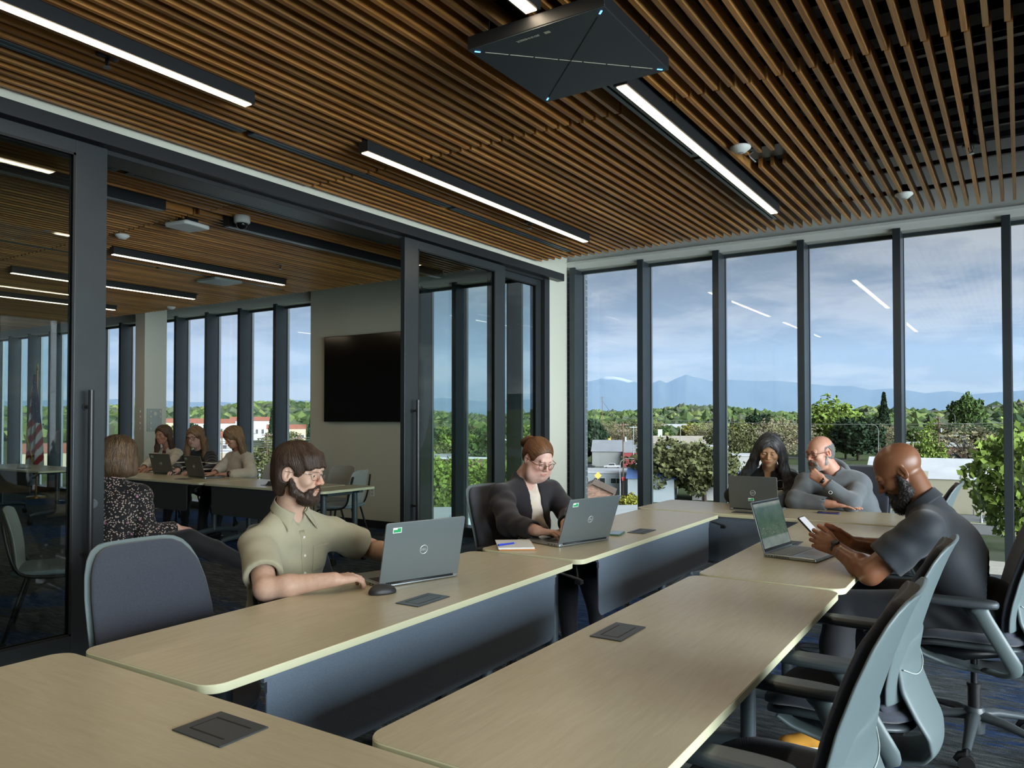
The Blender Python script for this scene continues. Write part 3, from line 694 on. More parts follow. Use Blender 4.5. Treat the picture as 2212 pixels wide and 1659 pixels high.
def make_chair(label, dz=0.0):
    t = thing('task_chair', label, 'chair', (0, 0, 0)); s = 1.0; H = dz
    back = [(1.062, -.318, .115, .010), (1.057, -.315, .150, .014), (1.040, -.306, .182, .020), (1.010, -.292, .205, .026), (.96, -.272, .225, .032), (.88, -.243, .240, .036), (.78, -.212, .246, .040), (.68, -.190, .246, .044), (.62, -.182, .240, .046), (.56, -.180, .225, .046)]
    bk = [(z + H, y - .008, w + .006, c) for z, y, w, c in back]
    spine = [(.76 + H, -.218, .19, .030), (.68 + H, -.205, .20, .034), (.60 + H, -.215, .195, .032), (.52 + H, -.245, .18, .026), (.46 + H, -.272, .165, .02), (.41 + H, -.275, .15, .016), (.375 + H, -.245, .135, .01), (.355 + H, -.18, .12, .004), (.348 + H, -.09, .10, 0), (.35 + H, .0, .085, 0), (.362 + H, .09, .08, 0), (.395 + H, .17, .11, 0), (.43 + H, .215, .13, 0)]
    MB().grid(sheet(bk), 17, 40).build('back_shell', CSH, t, smooth=True, solid=.010, sub=1)
    MB().grid(sheet(spine), 13, 48).build('spine_frame', CSH, t, smooth=True, solid=.016, sub=1)
    cu = [(z + H - (.012 if z > 1.0 else 0), y + .014, w - .010, c) for z, y, w, c in back] + [(.53 + H, -.176, .21, .04), (.515 + H, -.172, .19, .036)]
    pillow(sheet(cu), 25, 44, .019, (0, 1, .32)).build('back_cushion', CFB, t, smooth=True)
    MB().tube(bez([(-.192, -.190, .672 + H), (-.10, -.214, .640 + H), (0, -.2205, .630 + H), (.10, -.214, .640 + H), (.192, -.190, .672 + H)], 20), .0020, 6).build('seam_line', SEAM, t, smooth=True)
    # seat
    def seat(z0, z1, k, name, m):
        n = 40; ring = []
        for i in range(n):
            a = 2 * PI * i / n; c, d = math.cos(a), math.sin(a); ring.append((.250 * k * math.copysign(abs(c) ** .62, c), .02 + .245 * k * math.copysign(abs(d) ** .66, d)))
        mb = MB(); rows = []
        prof = [(.0, z0), (.6, z0), (.90, z0 + .003), (.985, z0 + (z1 - z0) * .35), (.985, z0 + (z1 - z0) * .65), (.93, z1 - .004), (.7, z1 + .002), (.35, z1 - .002), (0, z1 - .004)]
        vs = []
        for (q, z) in prof:
            for (x, y) in ring: vs.append((x * q, .02 + (y - .02) * q, z + H + (-.03 * max(0, (y - .12) / .14) ** 2 * q) + .02 * (abs(x) / .25) ** 3 * q))
        fs = [(i * n + j, i * n + (j + 1) % n, (i + 1) * n + (j + 1) % n, (i + 1) * n + j) for i in range(len(prof) - 1) for j in range(n)]
        mb.raw(vs, fs); return mb.build(name, m, t, smooth=True)
    seat(.485, .530, 1.0, 'seat_cushion', CFB); seat(.455, .487, .97, 'seat_shell', CDK)
    MB().tube([(0, .20, .42 + H), (0, .02, .41 + H), (0, -.14, .43 + H)], [.05, .085, .05], 14, flat=.45).build('tilt_mechanism', BLKP, t, smooth=True)
    for q in (-1, 1):
        x = q * .285
        pad = [(x - .043 * math.copysign(abs(math.cos(a)) ** .7, math.cos(a)) * (1 - .12 * math.sin(a)), .045 + .155 * math.copysign(abs(math.sin(a)) ** .8, math.sin(a))) for a in np.linspace(0, 2 * PI, 28, endpoint=False)]
        ar = MB().prism(pad, .668 + H, .700 + H).build('armrest', CDK, t, bevel=.012, seg=3, smooth=True, auto=60)
        MB().tube(bez([(x, -.035, .672 + H), (x + q * .004, -.06, .62 + H), (x, -.115, .52 + H), (x - q * .02, -.165, .42 + H), (x - q * .10, -.13, .372 + H), (x - q * .17, -.06, .368 + H)], 18), [.040, .036] + [.030] * 9 + [.026] * 8, 14, flat=.42).build('arm_post', CSH, ar, smooth=True)
    MB().cyl((0, -.02, .10), (0, -.02, .27), .026, 18).cyl((0, -.02, .27), (0, -.02, .42 + H), .014, 14).cyl((0, -.02, .26), (0, -.02, .275), .030, 18).build('gas_column', BLKP, t, smooth=True, auto=40)
    b = MB(); b.lathe([(0, .17), (.034, .17), (.042, .155), (.040, .06), (0, .06)][::-1], 20, 0, Matrix.Translation((0, -.02, 0)))
    for i in range(5):
        a = R(90 + 72 * i + 12); dx, dy = math.cos(a), math.sin(a)
        b.tube([(dx * .02, -.02 + dy * .02, .135), (dx * .12, -.02 + dy * .12, .128), (dx * .24, -.02 + dy * .24, .100), (dx * .315, -.02 + dy * .315, .082)], [.030, .025, .020, .017], 10, flat=.75)
    base = b.build('star_base', CDK, t, smooth=True, auto=50)
    for i in range(5):
        a = R(90 + 72 * i + 12); x, y = math.cos(a) * .315, -.02 + math.sin(a) * .315; m2 = MB(); m2.cyl((x, y, .04), (x, y, .09), .008, 8)
        for q in (-1, 1): m2.cyl((x + q * .006, y, .032), (x + q * .026, y, .032), .032, 18, 1)
        m2.tube([(x, y - .0, .066), (x, y + .02, .060), (x, y + .033, .035)], .018, 8); m2.build('caster', [BLKP, TYRE], base, smooth=True, auto=40)
    return t
# chair local: faces +Y.  rz turns it
CH = make_chair('task chair nearest the camera at right, pushed up to the empty table')
def chair(x, y, face, label, dz=0.0, first=False):
    rz = R(face - 90)
    if first: CH.location = (x, y, dz); CH.rotation_euler = (0, 0, rz); CH['label'] = label; CH['group'] = 'grey task chairs round the tables'; return CH
    c = dup(CH, (x, y, 0), rz, label, 'grey task chairs round the tables')
    if dz:
        for ch in c.children:
            if ch.name.split('.')[0] not in ('star_base', 'gas_column'): ch.location.z += dz
    return c
chair(-.515, 2.01, 180, 'task chair nearest the camera at right, pushed up to the empty table', first=True)
chair(-.50, 2.86, 180, 'second empty task chair from the camera at right, beside the seated bald man')
chair(-.205, 4.02, 183, 'task chair the bald man in the black polo sits on, farthest right in view')
chair(-.62, 5.42, 180, 'task chair behind the bald man\'s back whose headrest alone shows by the window')
chair(-2.625, 1.74, -2, 'empty task chair on the left, fabric front towards the table, by the door stile', -.09)
chair(-2.64, 2.46, 3, 'task chair under the bearded man in the khaki shirt', -.10)
chair(-2.72, 4.22, -4, 'task chair under the woman in the black cardigan', -.055)
chair(-1.84, 6.83, -88, 'task chair behind the woman with long grey hair', -.06)
chair(-1.13, 6.62, -96, 'task chair behind the man in the grey hoodie', .0)
# ================================================================ guest chairs in the other room
GSEAT = mat('guest_chair_shell', sl(158, 160, 154), .55); GUP = mat('guest_chair_pad', sl(122, 134, 140), .8)
def make_guest(label):
    t = thing('guest_chair', label, 'chair', (0, 0, 0), 0, 'light grey guest chairs in the other room')
    bk = [(.865, -.255, .06, .01), (.86, -.254, .16, .02), (.845, -.25, .205, .03), (.80, -.238, .225, .035), (.70, -.215, .235, .04), (.60, -.2, .235, .04), (.52, -.19, .225, .035), (.475, -.17, .215, .02), (.462, -.12, .21, 0)]
    MB().grid(sheet(bk), 13, 26).build('back_shell', GSEAT, t, smooth=True, solid=.012, sub=1)
    MB().prism(rrect(-.235, -.20, .235, .235, .09, 6), .445, .478).build('seat', GUP, t, bevel=.012, seg=3, smooth=True, auto=50)
    for q in (-1, 1):
        x = q * .245
        f = MB().tube(bez([(x * .93, -.235, .80), (x, -.20, .62), (x, -.14, .47), (x, .02, .435), (x, .16, .43), (x, .21, .36), (x * 1.02, .235, .05)], 24), .011, 10).build('side_frame', BLKP, t, smooth=True)
        MB().tube([(x, -.10, .44), (x * 1.02, -.22, .05)], .011, 10).build('rear_leg', BLKP, t, smooth=True)
        for yy in (.24, -.225):
            m2 = MB().cyl((x - .012, yy, .026), (x + .012, yy, .026), .026, 14, 1).cyl((x, yy, .03), (x, yy, .06), .008, 8); m2.build('caster', [BLKP, TYRE], f, smooth=True, auto=40)
    return t
G = make_guest('light grey guest chair at the table end, in front of the screen wall')
G.location = (-6.45, 6.30, 0); G.rotation_euler = (0, 0, R(-160 - 90))
def guest(x, y, face, label): return dup(G, (x, y, 0), R(face - 90), label)
guest(-8.10, 6.50, -92, 'guest chair under the woman in the beige sweater'); guest(-9.15, 6.50, -90, 'guest chair under the woman in the striped sweater'); guest(-9.95, 6.55, -85, 'guest chair under the smiling woman in the cream cardigan')
guest(-5.42, 2.62, 60, 'guest chair under the woman in the floral blouse, its back towards the view')
guest(-7.0, 6.62, -90, 'guest chair between the beige sweater woman and the blue poster')
guest(-11.9, 6.45, -100, 'guest chair beside the flag, seen through the left door glass'); guest(-5.9, 1.45, 75, 'guest chair close behind the left door glass, its back to the camera')
guest(-6.9, 1.25, 100, 'guest chair at the far left edge behind the door glass')
# ================================================================ laptops
ALU = mat('laptop_aluminium', sl(150, 158, 160), .34, .75); ALUD = mat('laptop_lid_grey', sl(122, 132, 134), .38, .55); KEY = mat('laptop_keys_dark', sl(30, 32, 34), .5); KEYL = mat('laptop_keys_silver', sl(140, 146, 148), .45, .3); LOGO = mat('lid_logo', sl(205, 212, 210), .35, .3); GRN = mat('green_sticker', sl(36, 158, 92), .5); WHT = mat('sticker_white', sl(228, 232, 230), .5)
SCRD = mat('laptop_screen_dark', sl(14, 15, 17), .15, 0, .6)
def laptop(label, cx, cy, face, lidang, w=.36, d=.25, keys=KEY, dark_lid=None, logo='DELL', sticker=(-.135, .205), screen=None, lidh=None):
    """hinge edge centred at (cx, cy); screen faces direction 'face' (degrees)"""
    t = thing('laptop', label, 'laptop', (cx, cy, .741), R(face - 90)); w2 = w / 2; lidh = lidh or d * .98
    MB().prism(rrect(-w2, 0, w2, d, .012, 4), .001, .017).build('base', ALU, t, bevel=.003, smooth=True, auto=40)
    mb = MB(); rows = 6; kd = .105 / rows; kw = (w - .05) / 15
    for r_ in range(rows):
        for c in range(15): mb.box(-w2 + .025 + c * kw + .0012, .03 + r_ * kd + .0012, .017, -w2 + .025 + (c + 1) * kw - .0012, .03 + (r_ + 1) * kd - .0012, .0182)
    k_ = MB().box(-w2 + .022, .027, .0165, w2 - .022, .03 + .108, .0172).build('keyboard', SCRD if keys is KEY else mat('keybed', sl(60, 64, 66), .5), t); mb.build('keys', keys, k_)
    MB().box(-.055, .155, .0168, .055, d - .02, .0174).build('touchpad', mat('touchpad_grey', sl(120, 128, 130), .3, .4), t)
    mb = MB()
    for i in range(10): mb.box(w2 - .0005, .06 + i * .008, .005, w2 + .0006, .064 + i * .008, .012)
    for i, ww in enumerate((.006, .010, .012)): mb.box(-w2 - .0006, .03 + i * .022, .006, -w2 + .0005, .03 + i * .022 + ww, .011); mb.box(w2 - .0005, .015 + i * .014, .006, w2 + .0006, .015 + i * .014 + ww * .7, .011)
    mb.build('ports', HSLOT, t)
    M = Matrix.Translation((0, .004, .016)) @ Matrix.Rotation(R(lidang - 90), 4, 'X')    # lid local: x width, z up, +y = towards the user
    ld = MB().prism(rrect(-w2, -.008, w2, lidh, .010, 4), -.0065, 0, 0, M @ Matrix.Rotation(R(90), 4, 'X') @ Matrix.Translation((0, 0, 0))).build('lid', dark_lid or ALUD, t, bevel=.0015, smooth=True, auto=40)
    # after Rotation(90,X): prism y->z, prism z->-y, so the lid spans y 0..0.0065
    MB().box(-w2 + .004, .0066, .006, w2 - .004, .0075, lidh - .004, 0, M).build('screen_bezel', BLKP, ld)
    MB().box(-w2 + .010, .0076, .020, w2 - .010, .0080, lidh - .014, 0, M).build('display', screen or SCRD, ld)
    MB().cyl((-w2 + .03, .003, .014), (w2 - .03, .003, .012), .0052, 12).build('hinge', BLKP, t, smooth=True)
    if logo:
        ring = [M @ Vector((.019 * math.cos(a), -.0004, lidh * .5 + .019 * math.sin(a))) for a in np.linspace(0, 2 * PI, 36, endpoint=False)]
        MB().tube(ring, .0011, 6, closed=True).build('logo_ring', LOGO, ld)
        text_mesh('logo_lettering', logo, .0135, LOGO, ld, M=M @ Matrix.Translation((0, -.0006, lidh * .5)) @ Matrix.Rotation(R(90), 4, 'X'), ext=.0002)
    if sticker:
        sx, sz = sticker; o = MB().box(sx - .021, -.0007, sz - .0115, sx + .021, 0, sz + .0115, 0, M).build('inventory_sticker', WHT, ld)
        MB().box(sx - .018, -.0010, sz - .009, sx + .018, -.0007, sz + .003, 0, M).box(sx - .0, -.0010, sz + .003, sx + .018, -.0007, sz + .009, 0, M).build('green_field', GRN, o)
    return t
def map_screen():
    t = NT('screen_map_page'); e = t.n('ShaderNodeEmission', Strength=.40); co = t.coords('Object'); n = t.noise(co, 16, 4, .6); n2 = t.noise(t.coords('Object', (1, 1, 4)), 60, 4, .7)
    se = t.n('ShaderNodeSeparateXYZ'); t.l(co, 'Vector', se, 0); zr = t.ramp(se, 2, [(.018, sl(36, 44, 50)), (.030, sl(120, 134, 138)), (.034, sl(168, 180, 180)), (.085, sl(170, 182, 182)), (.090, sl(120, 140, 126)), (.16, sl(104, 132, 118)), (.235, sl(122, 146, 146)), (.25, sl(190, 200, 200))])
    r = t.ramp(n, 'Fac', [(.35, (.75, .85, .80)), (.6, (1.1, 1.1, 1.0))]); w = t.ramp(n2, 'Fac', [(.60, (0, 0, 0)), (.66, (1, 1, 1))]); band = t.ramp(se, 2, [(.095, (0, 0, 0)), (.10, (1, 1, 1)), (.145, (1, 1, 1)), (.155, (0, 0, 0))])
    m = t.mix(1, (zr, 'Color'), (r, 'Color'), 'MULTIPLY'); f = t.mix(1, (w, 'Color'), (band, 'Color'), 'MULTIPLY'); m2 = t.mix((f, 2), (m, 2), sl(214, 218, 200)); t.l(m2, 2, e, 'Color'); t.l(e, 'Emission', t.out, 'Surface'); return t.m
laptop('grey laptop of the bearded man, green sticker on its lid, mouse beside it', -2.175, 2.585, 163, 103, .40, .27, sticker=(-.145, .232))
laptop('grey laptop of the woman in the black cardigan, its lid turned to the camera', -2.068, 3.895, 165, 110, .42, .27, sticker=(-.155, .232))
laptop('dark lidded laptop in front of the woman with long grey hair, sticker under its logo', -1.705, 5.93, 92, 100, .365, .26, dark_lid=mat('dark_lid', sl(98, 102, 98), .4, .5), sticker=(-.015, .075))
LP = laptop('open silver laptop with a map on its screen in front of the bald man', -1.085, 4.20, -8, 106, .36, .27, KEYL, logo='', sticker=None, screen=map_screen())
laptop('dark laptop in front of the smiling woman in the cream cardigan, other room', -9.02, 5.72, 95, 105, .38, .26, dark_lid=MATS['dark_lid'], sticker=(-.14, .215))
laptop('dark laptop in front of the woman in the striped sweater, other room', -8.16, 5.60, 85, 105, .38, .26, dark_lid=MATS['dark_lid'], sticker=(-.14, .215))
# white page strip on the map laptop's screen
# ================================================================ small things on the tables
t = thing('computer_mouse', 'black wireless mouse beside the bearded man\'s laptop', 'mouse', (-2.165, 2.34, .741), R(-25))
v = Vol((-.05, -.07, -.01), (.05, .07, .05), .002); v.add([ell((0, -.012, .006), (.032, .050, .032)), ell((0, .02, .004), (.028, .036, .024))], .02); v.cut((0, 0, .0), (0, 0, -1)); P_, Q_ = v.mesh()
np_mesh('body', [(P_, Q_)], mat('mouse_rubber', sl(30, 31, 33), .5), t); MB().cyl((-.004, .028, .026), (.004, .028, .026), .007, 14).build('scroll_wheel', mat('wheel_grey', sl(120, 124, 126), .3, .6), t, smooth=True)
t = thing('notebook', 'open white notebook with an orange edge left of the cardigan woman\'s laptop', 'notebook', (-2.345, 3.60, .741), R(38))
MB().box(-.10, -.14, 0, .10, .14, .006).build('back_cover', mat('kraft_cover', sl(190, 128, 66), .6), t); MB().box(-.104, -.137, .006, .092, .137, .013).build('pages', mat('notebook_pages', sl(222, 228, 230), .7), t); MB().box(-.106, -.134, .0132, .090, .136, .0145).build('open_sheet', mat('notebook_sheet', sl(206, 212, 214), .7), t)
t = thing('pen', 'blue pen lying on the white notebook', 'pen', (-2.36, 3.53, .7605), R(75))
MB().cyl((-.06, 0, 0), (.055, 0, 0), .0045, 10).build('barrel', mat('pen_blue', sl(34, 60, 190), .3), t, smooth=True, auto=40); MB().cyl((.055, 0, 0), (.072, 0, 0), .0035, 10, r2=.001).build('tip', STEEL, t, smooth=True); MB().box(-.058, -.001, .004, -.02, .001, .0065).build('clip', mat('pen_clip', sl(60, 90, 210), .3), t)
def phone(label, x, y, z, rz, c, scr, M=None):
    t = thing('mobile_phone', label, 'phone', (x, y, z), rz)
    MB().prism(rrect(-.038, -.076, .038, .076, .009, 4), 0, .009).build('case', c, t, bevel=.002, smooth=True, auto=40); MB().prism(rrect(-.034, -.072, .034, .072, .007, 4), .009, .0094).build('display', scr, t); return t
phone('phone in a green case behind the cardigan woman\'s laptop', -2.075, 4.315, .741, R(12), mat('green_case', sl(70, 110, 92), .5), mat('phone_glass', sl(110, 122, 126), .12))
phone('blue cased phone lying in front of the man in the grey hoodie', -1.205, 6.12, .741, R(-84), mat('blue_case', sl(40, 52, 120), .4), SCRD)
t = thing('floor_box', 'round black floor outlet cover on the carpet under the right row', 'floor outlet', (-1.115, 5.10, 0), R(20))
MB().lathe([(0, .006), (.085, .006), (.10, .010), (.112, .010), (.12, .002), (.12, 0), (0, 0)][::-1], 40).build('cover_ring', mat('floorbox_black', sl(42, 48, 52), .35, .4), t, smooth=True, auto=30)
mb = MB()
for a in (0, 1): mb.prism([(.07 * math.cos(q), .07 * math.sin(q) + (.006 if a == 0 else -.006)) for q in np.linspace(a * PI + .15, a * PI + PI - .15, 14)], .0095, .0115)
mb.build('hinged_lids', mat('floorbox_lid', sl(58, 66, 70), .3, .5), t)
# flag in the other room, behind the left door glass
t = thing('flag', 'striped flag with a starred blue corner furled on its pole behind the left door', 'flag', (-14.95, 7.0, 0))
MB().cyl((0, 0, 0), (0, 0, 2.32), .014, 12).lathe([(0, 0), (.16, 0), (.15, .03), (.03, .05), (0, .05)][::-1], 24).build('pole', mat('pole_brass', sl(160, 128, 70), .35, .7), t, smooth=True, auto=40)
MB().cyl((0, 0, 2.32), (0, 0, 2.50), .022, 10, r2=.002).build('spear_finial', mat('finial_gold', sl(210, 190, 120), .3, .8), t, smooth=True)
def flag_mat():
    q = NT('flag_cloth'); b = q.bsdf(Roughness=.8); a = q.n('ShaderNodeVertexColor'); a.layer_name = 'tone'; q.l(a, 'Color', b, 'Base Color'); return q.m
nu, nv = 66, 110; vs = []; cs = []; rnd = random.Random(5)
RED, WH, BL = sl(168, 44, 48), sl(222, 220, 214), sl(40, 52, 92)
for i in range(nu):
    for j in range(nv):
        u, v_ = i / (nu - 1), j / (nv - 1)            # u across the furled width, v down
        wdt = .04 + .36 * min(1, v_ * 1.5) ** .8; z = 2.24 - 1.62 * v_ - .10 * math.sin(u * 3) * v_; fx = math.sin(u * 5 * PI + v_ * 1.5)
        vs.append((.015 + (u - .42) * wdt * .95, -.05 - .055 * fx * (0.3 + v_), z)); st = (u * 1.05 + v_ * 2.0 - .15) * 6.2
        if v_ < .42 + .12 * u and u > .12: 
            cs.append(BL)
        else: cs.append(RED if int(st) % 2 == 0 else WH)
mbf = MB(); mbf.v = vs; mbf.col = cs; mbf.f = [(i * nv + j, (i + 1) * nv + j, (i + 1) * nv + j + 1, i * nv + j + 1) for i in range(nu - 1) for j in range(nv - 1)]; mbf.m = [0] * len(mbf.f)
fc = mbf.build('cloth', flag_mat(), t, smooth=True, solid=.002); mb = MB()
for k in range(34):
    u, v_ = rnd.uniform(.2, .95), rnd.uniform(.08, .46); wdt = .04 + .36 * min(1, v_ * 1.5) ** .8; z = 2.24 - 1.62 * v_; fx = math.sin(u * 5 * PI + v_ * 1.5); x = .015 + (u - .42) * wdt * .95; y = -.058 - .055 * fx * (.3 + v_); p = []
    for q in range(10): rr_ = .016 if q % 2 == 0 else .006; a = PI / 2 + q * PI / 5; p.append((x + rr_ * math.cos(a) * .7, y, z + rr_ * math.sin(a)))
    mb.raw(p, [tuple(range(10))])
mb.build('stars', mat('star_white', sl(225, 228, 230), .7), fc)
MB().tube(bez([(-.14, -.1, 1.30), (-.12, -.11, 1.1), (-.02, -.12, .92), (.07, -.12, .80), (.1, -.12, .66)], 20), .012, 6).build('gold_fringe', mat('fringe_gold', sl(204, 170, 60), .6), fc)
# blue poster leaning outside the glass (only its edge shows)
t = thing('sidewalk_banner', 'blue and white banner sliver between the guest chairs by the window', 'banner', (-8.2, 7.35, 0), R(10))
MB().box(-.12, 0, .35, .12, .01, 1.0).build('banner_sheet', mat('banner_blue', sl(110, 178, 226), .6), t); text_mesh('banner_lettering', 'WE SAY', .07, mat('banner_red', sl(220, 70, 80), .6), t, (0, -.003, .78), (R(90), 0, 0)); MB().cyl((-.1, .005, 0), (-.1, .005, .35), .006, 8).cyl((.1, .005, 0), (.1, .005, .35), .006, 8).build('stand_legs', BLKP, t)
# ================================================================ people
def frame(fwd_yaw, pitch=0, roll=0):
    """axes (forward, left, up) as columns; yaw from +X, pitch down positive"""
    M = Matrix.Rotation(R(fwd_yaw), 3, 'Z') @ Matrix.Rotation(R(pitch), 3, 'Y') @ Matrix.Rotation(R(roll), 3, 'X')
    return np.array(M)
def head_prims(sx=1.0, jaw=1.0, cheek=1.0, nose=1.0, brow=1.0, chin=1.0, fat=0.0):
    """(list of (op, k, prims)) in head units, metres of a 0.235 m head"""
    u = []
    u.append(('u', .012, [ell((-.014, 0, .032), (.098, .0765, .086)), ell((.030, 0, .012), (.060, .062, .070)), ell((.028, 0, -.030), (.058, .058 * jaw, .074))]))
    u.append(('u', .016, [ell((.036, 0, -.078), (.044, .047 * jaw, .038)), ell((.070, 0, -.098), (.017 * chin, .021, .016)), ell((.060, .040, -.026), (.027, .022 * cheek, .024)), ell((.060, -.040, -.026), (.027, .022 * cheek, .024)), ell((.066, 0, -.062), (.029, .034, .030)),
                          cap((.010, .056 * jaw, -.030), (.030, .044 * jaw, -.078), .016, .014), cap((.010, -.056 * jaw, -.030), (.030, -.044 * jaw, -.078), .016, .014)]))
    if fat: u.append(('u', .02, [ell((.035, .034, -.072), (.04, .030 + fat, .036 + fat)), ell((.035, -.034, -.072), (.04, .030 + fat, .036 + fat)), ell((.02, 0, -.105), (.052, .045 + fat, .025 + fat))]))
    u.append(('u', .012, [cap((.083, -.034, .019), (.083, .034, .019), .0115 * brow, .0115 * brow)]))
    u.append(('s', .014, [ell((.097, .031, -.002), (.018, .017, .0125)), ell((.097, -.031, -.002), (.018, .017, .0125))]))
    u.append(('u', .010, [cap((.0865, 0, .012), (.101, 0, -.018), .0070, .0078), cap((.101, 0, -.018), (.1085 * (1 + .02 * nose), 0, -.031), .0078 * nose, .0092 * nose), ell((.097, .0115, -.0355), (.010, .0068 * nose, .0068)), ell((.097, -.0115, -.0355), (.010, .0068 * nose, .0068))]))
    u.append(('u', .005, [ell((.0775, .031, -.001), (.0150, .0160, .0135)), ell((.0775, -.031, -.001), (.0150, .0160, .0135))]))
    u.append(('s', .003, [ell((.106, .0065, -.0435), (.006, .0035, .003)), ell((.106, -.0065, -.0435), (.006, .0035, .003))]))
    u.append(('u', .004, [ell((.0900, 0, -.0612), (.0080, .0235, .0042)), ell((.0888, 0, -.0702), (.0082, .0190, .0052))]))
    u.append(('s', .003, [ell((.1005, 0, -.0655), (.0130, .0235, .0013))]))
    u.append(('u', .006, [cap((.087, 0, -.050), (.0880, 0, -.057), .004, .004)]))
    for s in (1, -1):
        E_ = frame(-20 * s, 0, 8 * s)
        u.append(('u', .006, [xf(ell((0, 0, 0), (.0195, .0065, .0320)), ((-.010, .0785 * s, -.006), E_, 1)), cap((-.004, .072 * s, -.002), (-.010, .070 * s, -.03), .010, .008)]))
        u.append(('s', .004, [xf(ell((.003, .007 * s, .001), (.0115, .0062, .0190)), ((-.010, .0785 * s, -.006), E_, 1))]))
        u.append(('u', .003, [xf(cap((.012, .002 * s, -.004), (.010, .003 * s, -.012), .0045, .004), ((-.010, .0785 * s, -.006), E_, 1)), xf(cap((-.003, .003 * s, .012), (-.006, .003 * s, -.008), .0035, .003), ((-.010, .0785 * s, -.006), E_, 1))]))
    return u
def slit(vol, F, openness=1.0, look=-.002):
    for s in (1, -1):
        vol.add([xf(ell((.096, .031 * s, look), (.018, .0125, .0042 * openness)), F)], .002 * F[2], 's')
HLF = {1: 1, -1: -1}
def hand_prims(W, d, n, side, s, curls, spread=1.0, thumb=(.6, .5, -.35), tk=1.0):
    """W wrist, d direction of the hand, n back-of-hand normal, side 'R'/'L'"""
    W = np.array(W, float); d = unit(d); n = unit(np.array(n) - d * (np.array(n) @ d)); t = np.cross(n, d) * (1 if side == 'R' else -1); out = []; nails = []
    kn = [(.090, .028, .000), (.094, .009, .002), (.089, -.010, .001), (.080, -.028, -.002)]
    ln = [(.044, .025, .021), (.048, .029, .022), (.044, .027, .021), (.034, .021, .019)]; rr = [.0098, .0100, .0095, .0084]
    for i in range(4):
        k = W + s * (d * kn[i][0] + t * kn[i][1] * spread + n * kn[i][2]); b = W + s * (d * .012 + t * kn[i][1] * .55)
        out.append(('u', .010 * s, [cap(b, k, .0155 * s, .0112 * s, (n, .85))]))
    out.append(('u', .012 * s, [cap(W + s * (d * .020 + t * .012 - n * .006), W + s * (d * .062 + t * .022 - n * .008), .0150 * s, .0110 * s), cap(W + s * (d * .020 - t * .016 - n * .004), W + s * (d * .065 - t * .024 - n * .004), .0130 * s, .010 * s)]))
    for i in range(4):
        k = W + s * (d * kn[i][0] + t * kn[i][1] * spread + n * kn[i][2]); a = 0; dd = unit(d + t * (.10 - .065 * i) * spread); nn = unit(n - dd * (n @ dd)); p = k
        for j in range(3):
            a += R(curls[i][j]); v = dd * math.cos(a) - nn * math.sin(a); q = p + v * ln[i][j] * s
            r0 = rr[i] * (1 - .10 * j) * tk; r1 = rr[i] * (1 - .10 * (j + 1)) * tk
            out.append(('u', .0035 * s, [cap(p, q, r0 * s, r1 * s)])); p = q
        nails.append((p, v, dd * math.sin(a) + nn * math.cos(a), rr[i] * s))
    b0 = W + s * (d * .026 + t * .024 - n * .006); td = unit(d * thumb[0] + t * thumb[1] + n * thumb[2]); b1 = b0 + td * .040 * s; td2 = unit(td + d * .35 - t * .12); b2 = b1 + td2 * .034 * s; b3 = b2 + unit(td2 + d * .35 - t * .15) * .026 * s
    out += [('u', .010 * s, [cap(b0, b1, .0165 * s, .0125 * s)]), ('u', .004 * s, [cap(b1, b2, .0118 * s, .0108 * s)]), ('u', .003 * s, [cap(b2, b3, .0108 * s, .0088 * s)])]
    nails.append((b3, unit(b3 - b2), unit(n * .7 + t * .7), .0105 * s))
    return out, nails
def run(vol, ops):
    for op, k, prs in ops: vol.add(prs, k, op)
def lerp(a, b, t): return np.array(a, float) * (1 - t) + np.array(b, float) * t
def arm_ops(S, E_, W, s, g=1.0, n=None, r=(.050, .043, .041, .027)):
    S, E_, W = map(lambda v: np.array(v, float), (S, E_, W)); r = [x * s * (g if i < 3 else 1 + (g - 1) * .4) for i, x in enumerate(r)]
    m = lerp(E_, W, .32); fl = (unit(n), .78) if n is not None else None
    return [('u', .02 * s, [cap(S, E_, r[0], r[1])]), ('u', .02 * s, [cap(E_, m, r[2], r[2] * 1.02), cap(m, W, r[2] * 1.02, r[3], None)]), ('u', .012 * s, [cap(lerp(m, W, .75), W, r[3] * 1.02, r[3] * 1.02, fl)])]
def skin_mat(name, c, rough=.48):
    t = NT(name); b = t.bsdf(Roughness=rough); b.inputs['Specular IOR Level'].default_value = .42
    b.inputs['Subsurface Weight'].default_value = .0
    co = t.coords('Object'); n = t.noise(co, 38, 4, .65); n2 = t.noise(co, 420, 2, .6)
    r = t.ramp(n, 'Fac', [(.3, tuple(x * k for x, k in zip(c, (.93, .86, .84)))), (.7, tuple(min(1, x * k) for x, k in zip(c, (1.05, 1.07, 1.07))))])
    a = t.n('ShaderNodeVertexColor'); a.layer_name = 'tone'; mx = t.mix(1, (r, 'Color'), (a, 'Color'), 'MULTIPLY'); t.l(mx, 2, b, 'Base Color'); t.bump(b, n2, 'Fac', .12, .001); return t.m
def hair_mat(name, c, rough=.45, aniso=0):
    t = NT(name); b = t.bsdf(Roughness=rough); b.inputs['Specular IOR Level'].default_value = .45
    a = t.n('ShaderNodeVertexColor'); a.layer_name = 'tone'; mx = t.mix(1, c, (a, 'Color'), 'MULTIPLY'); t.l(mx, 2, b, 'Base Color')
    n = t.noise(t.coords('Object'), 240, 3, .7); t.bump(b, n, 'Fac', .5, .003); return t.m
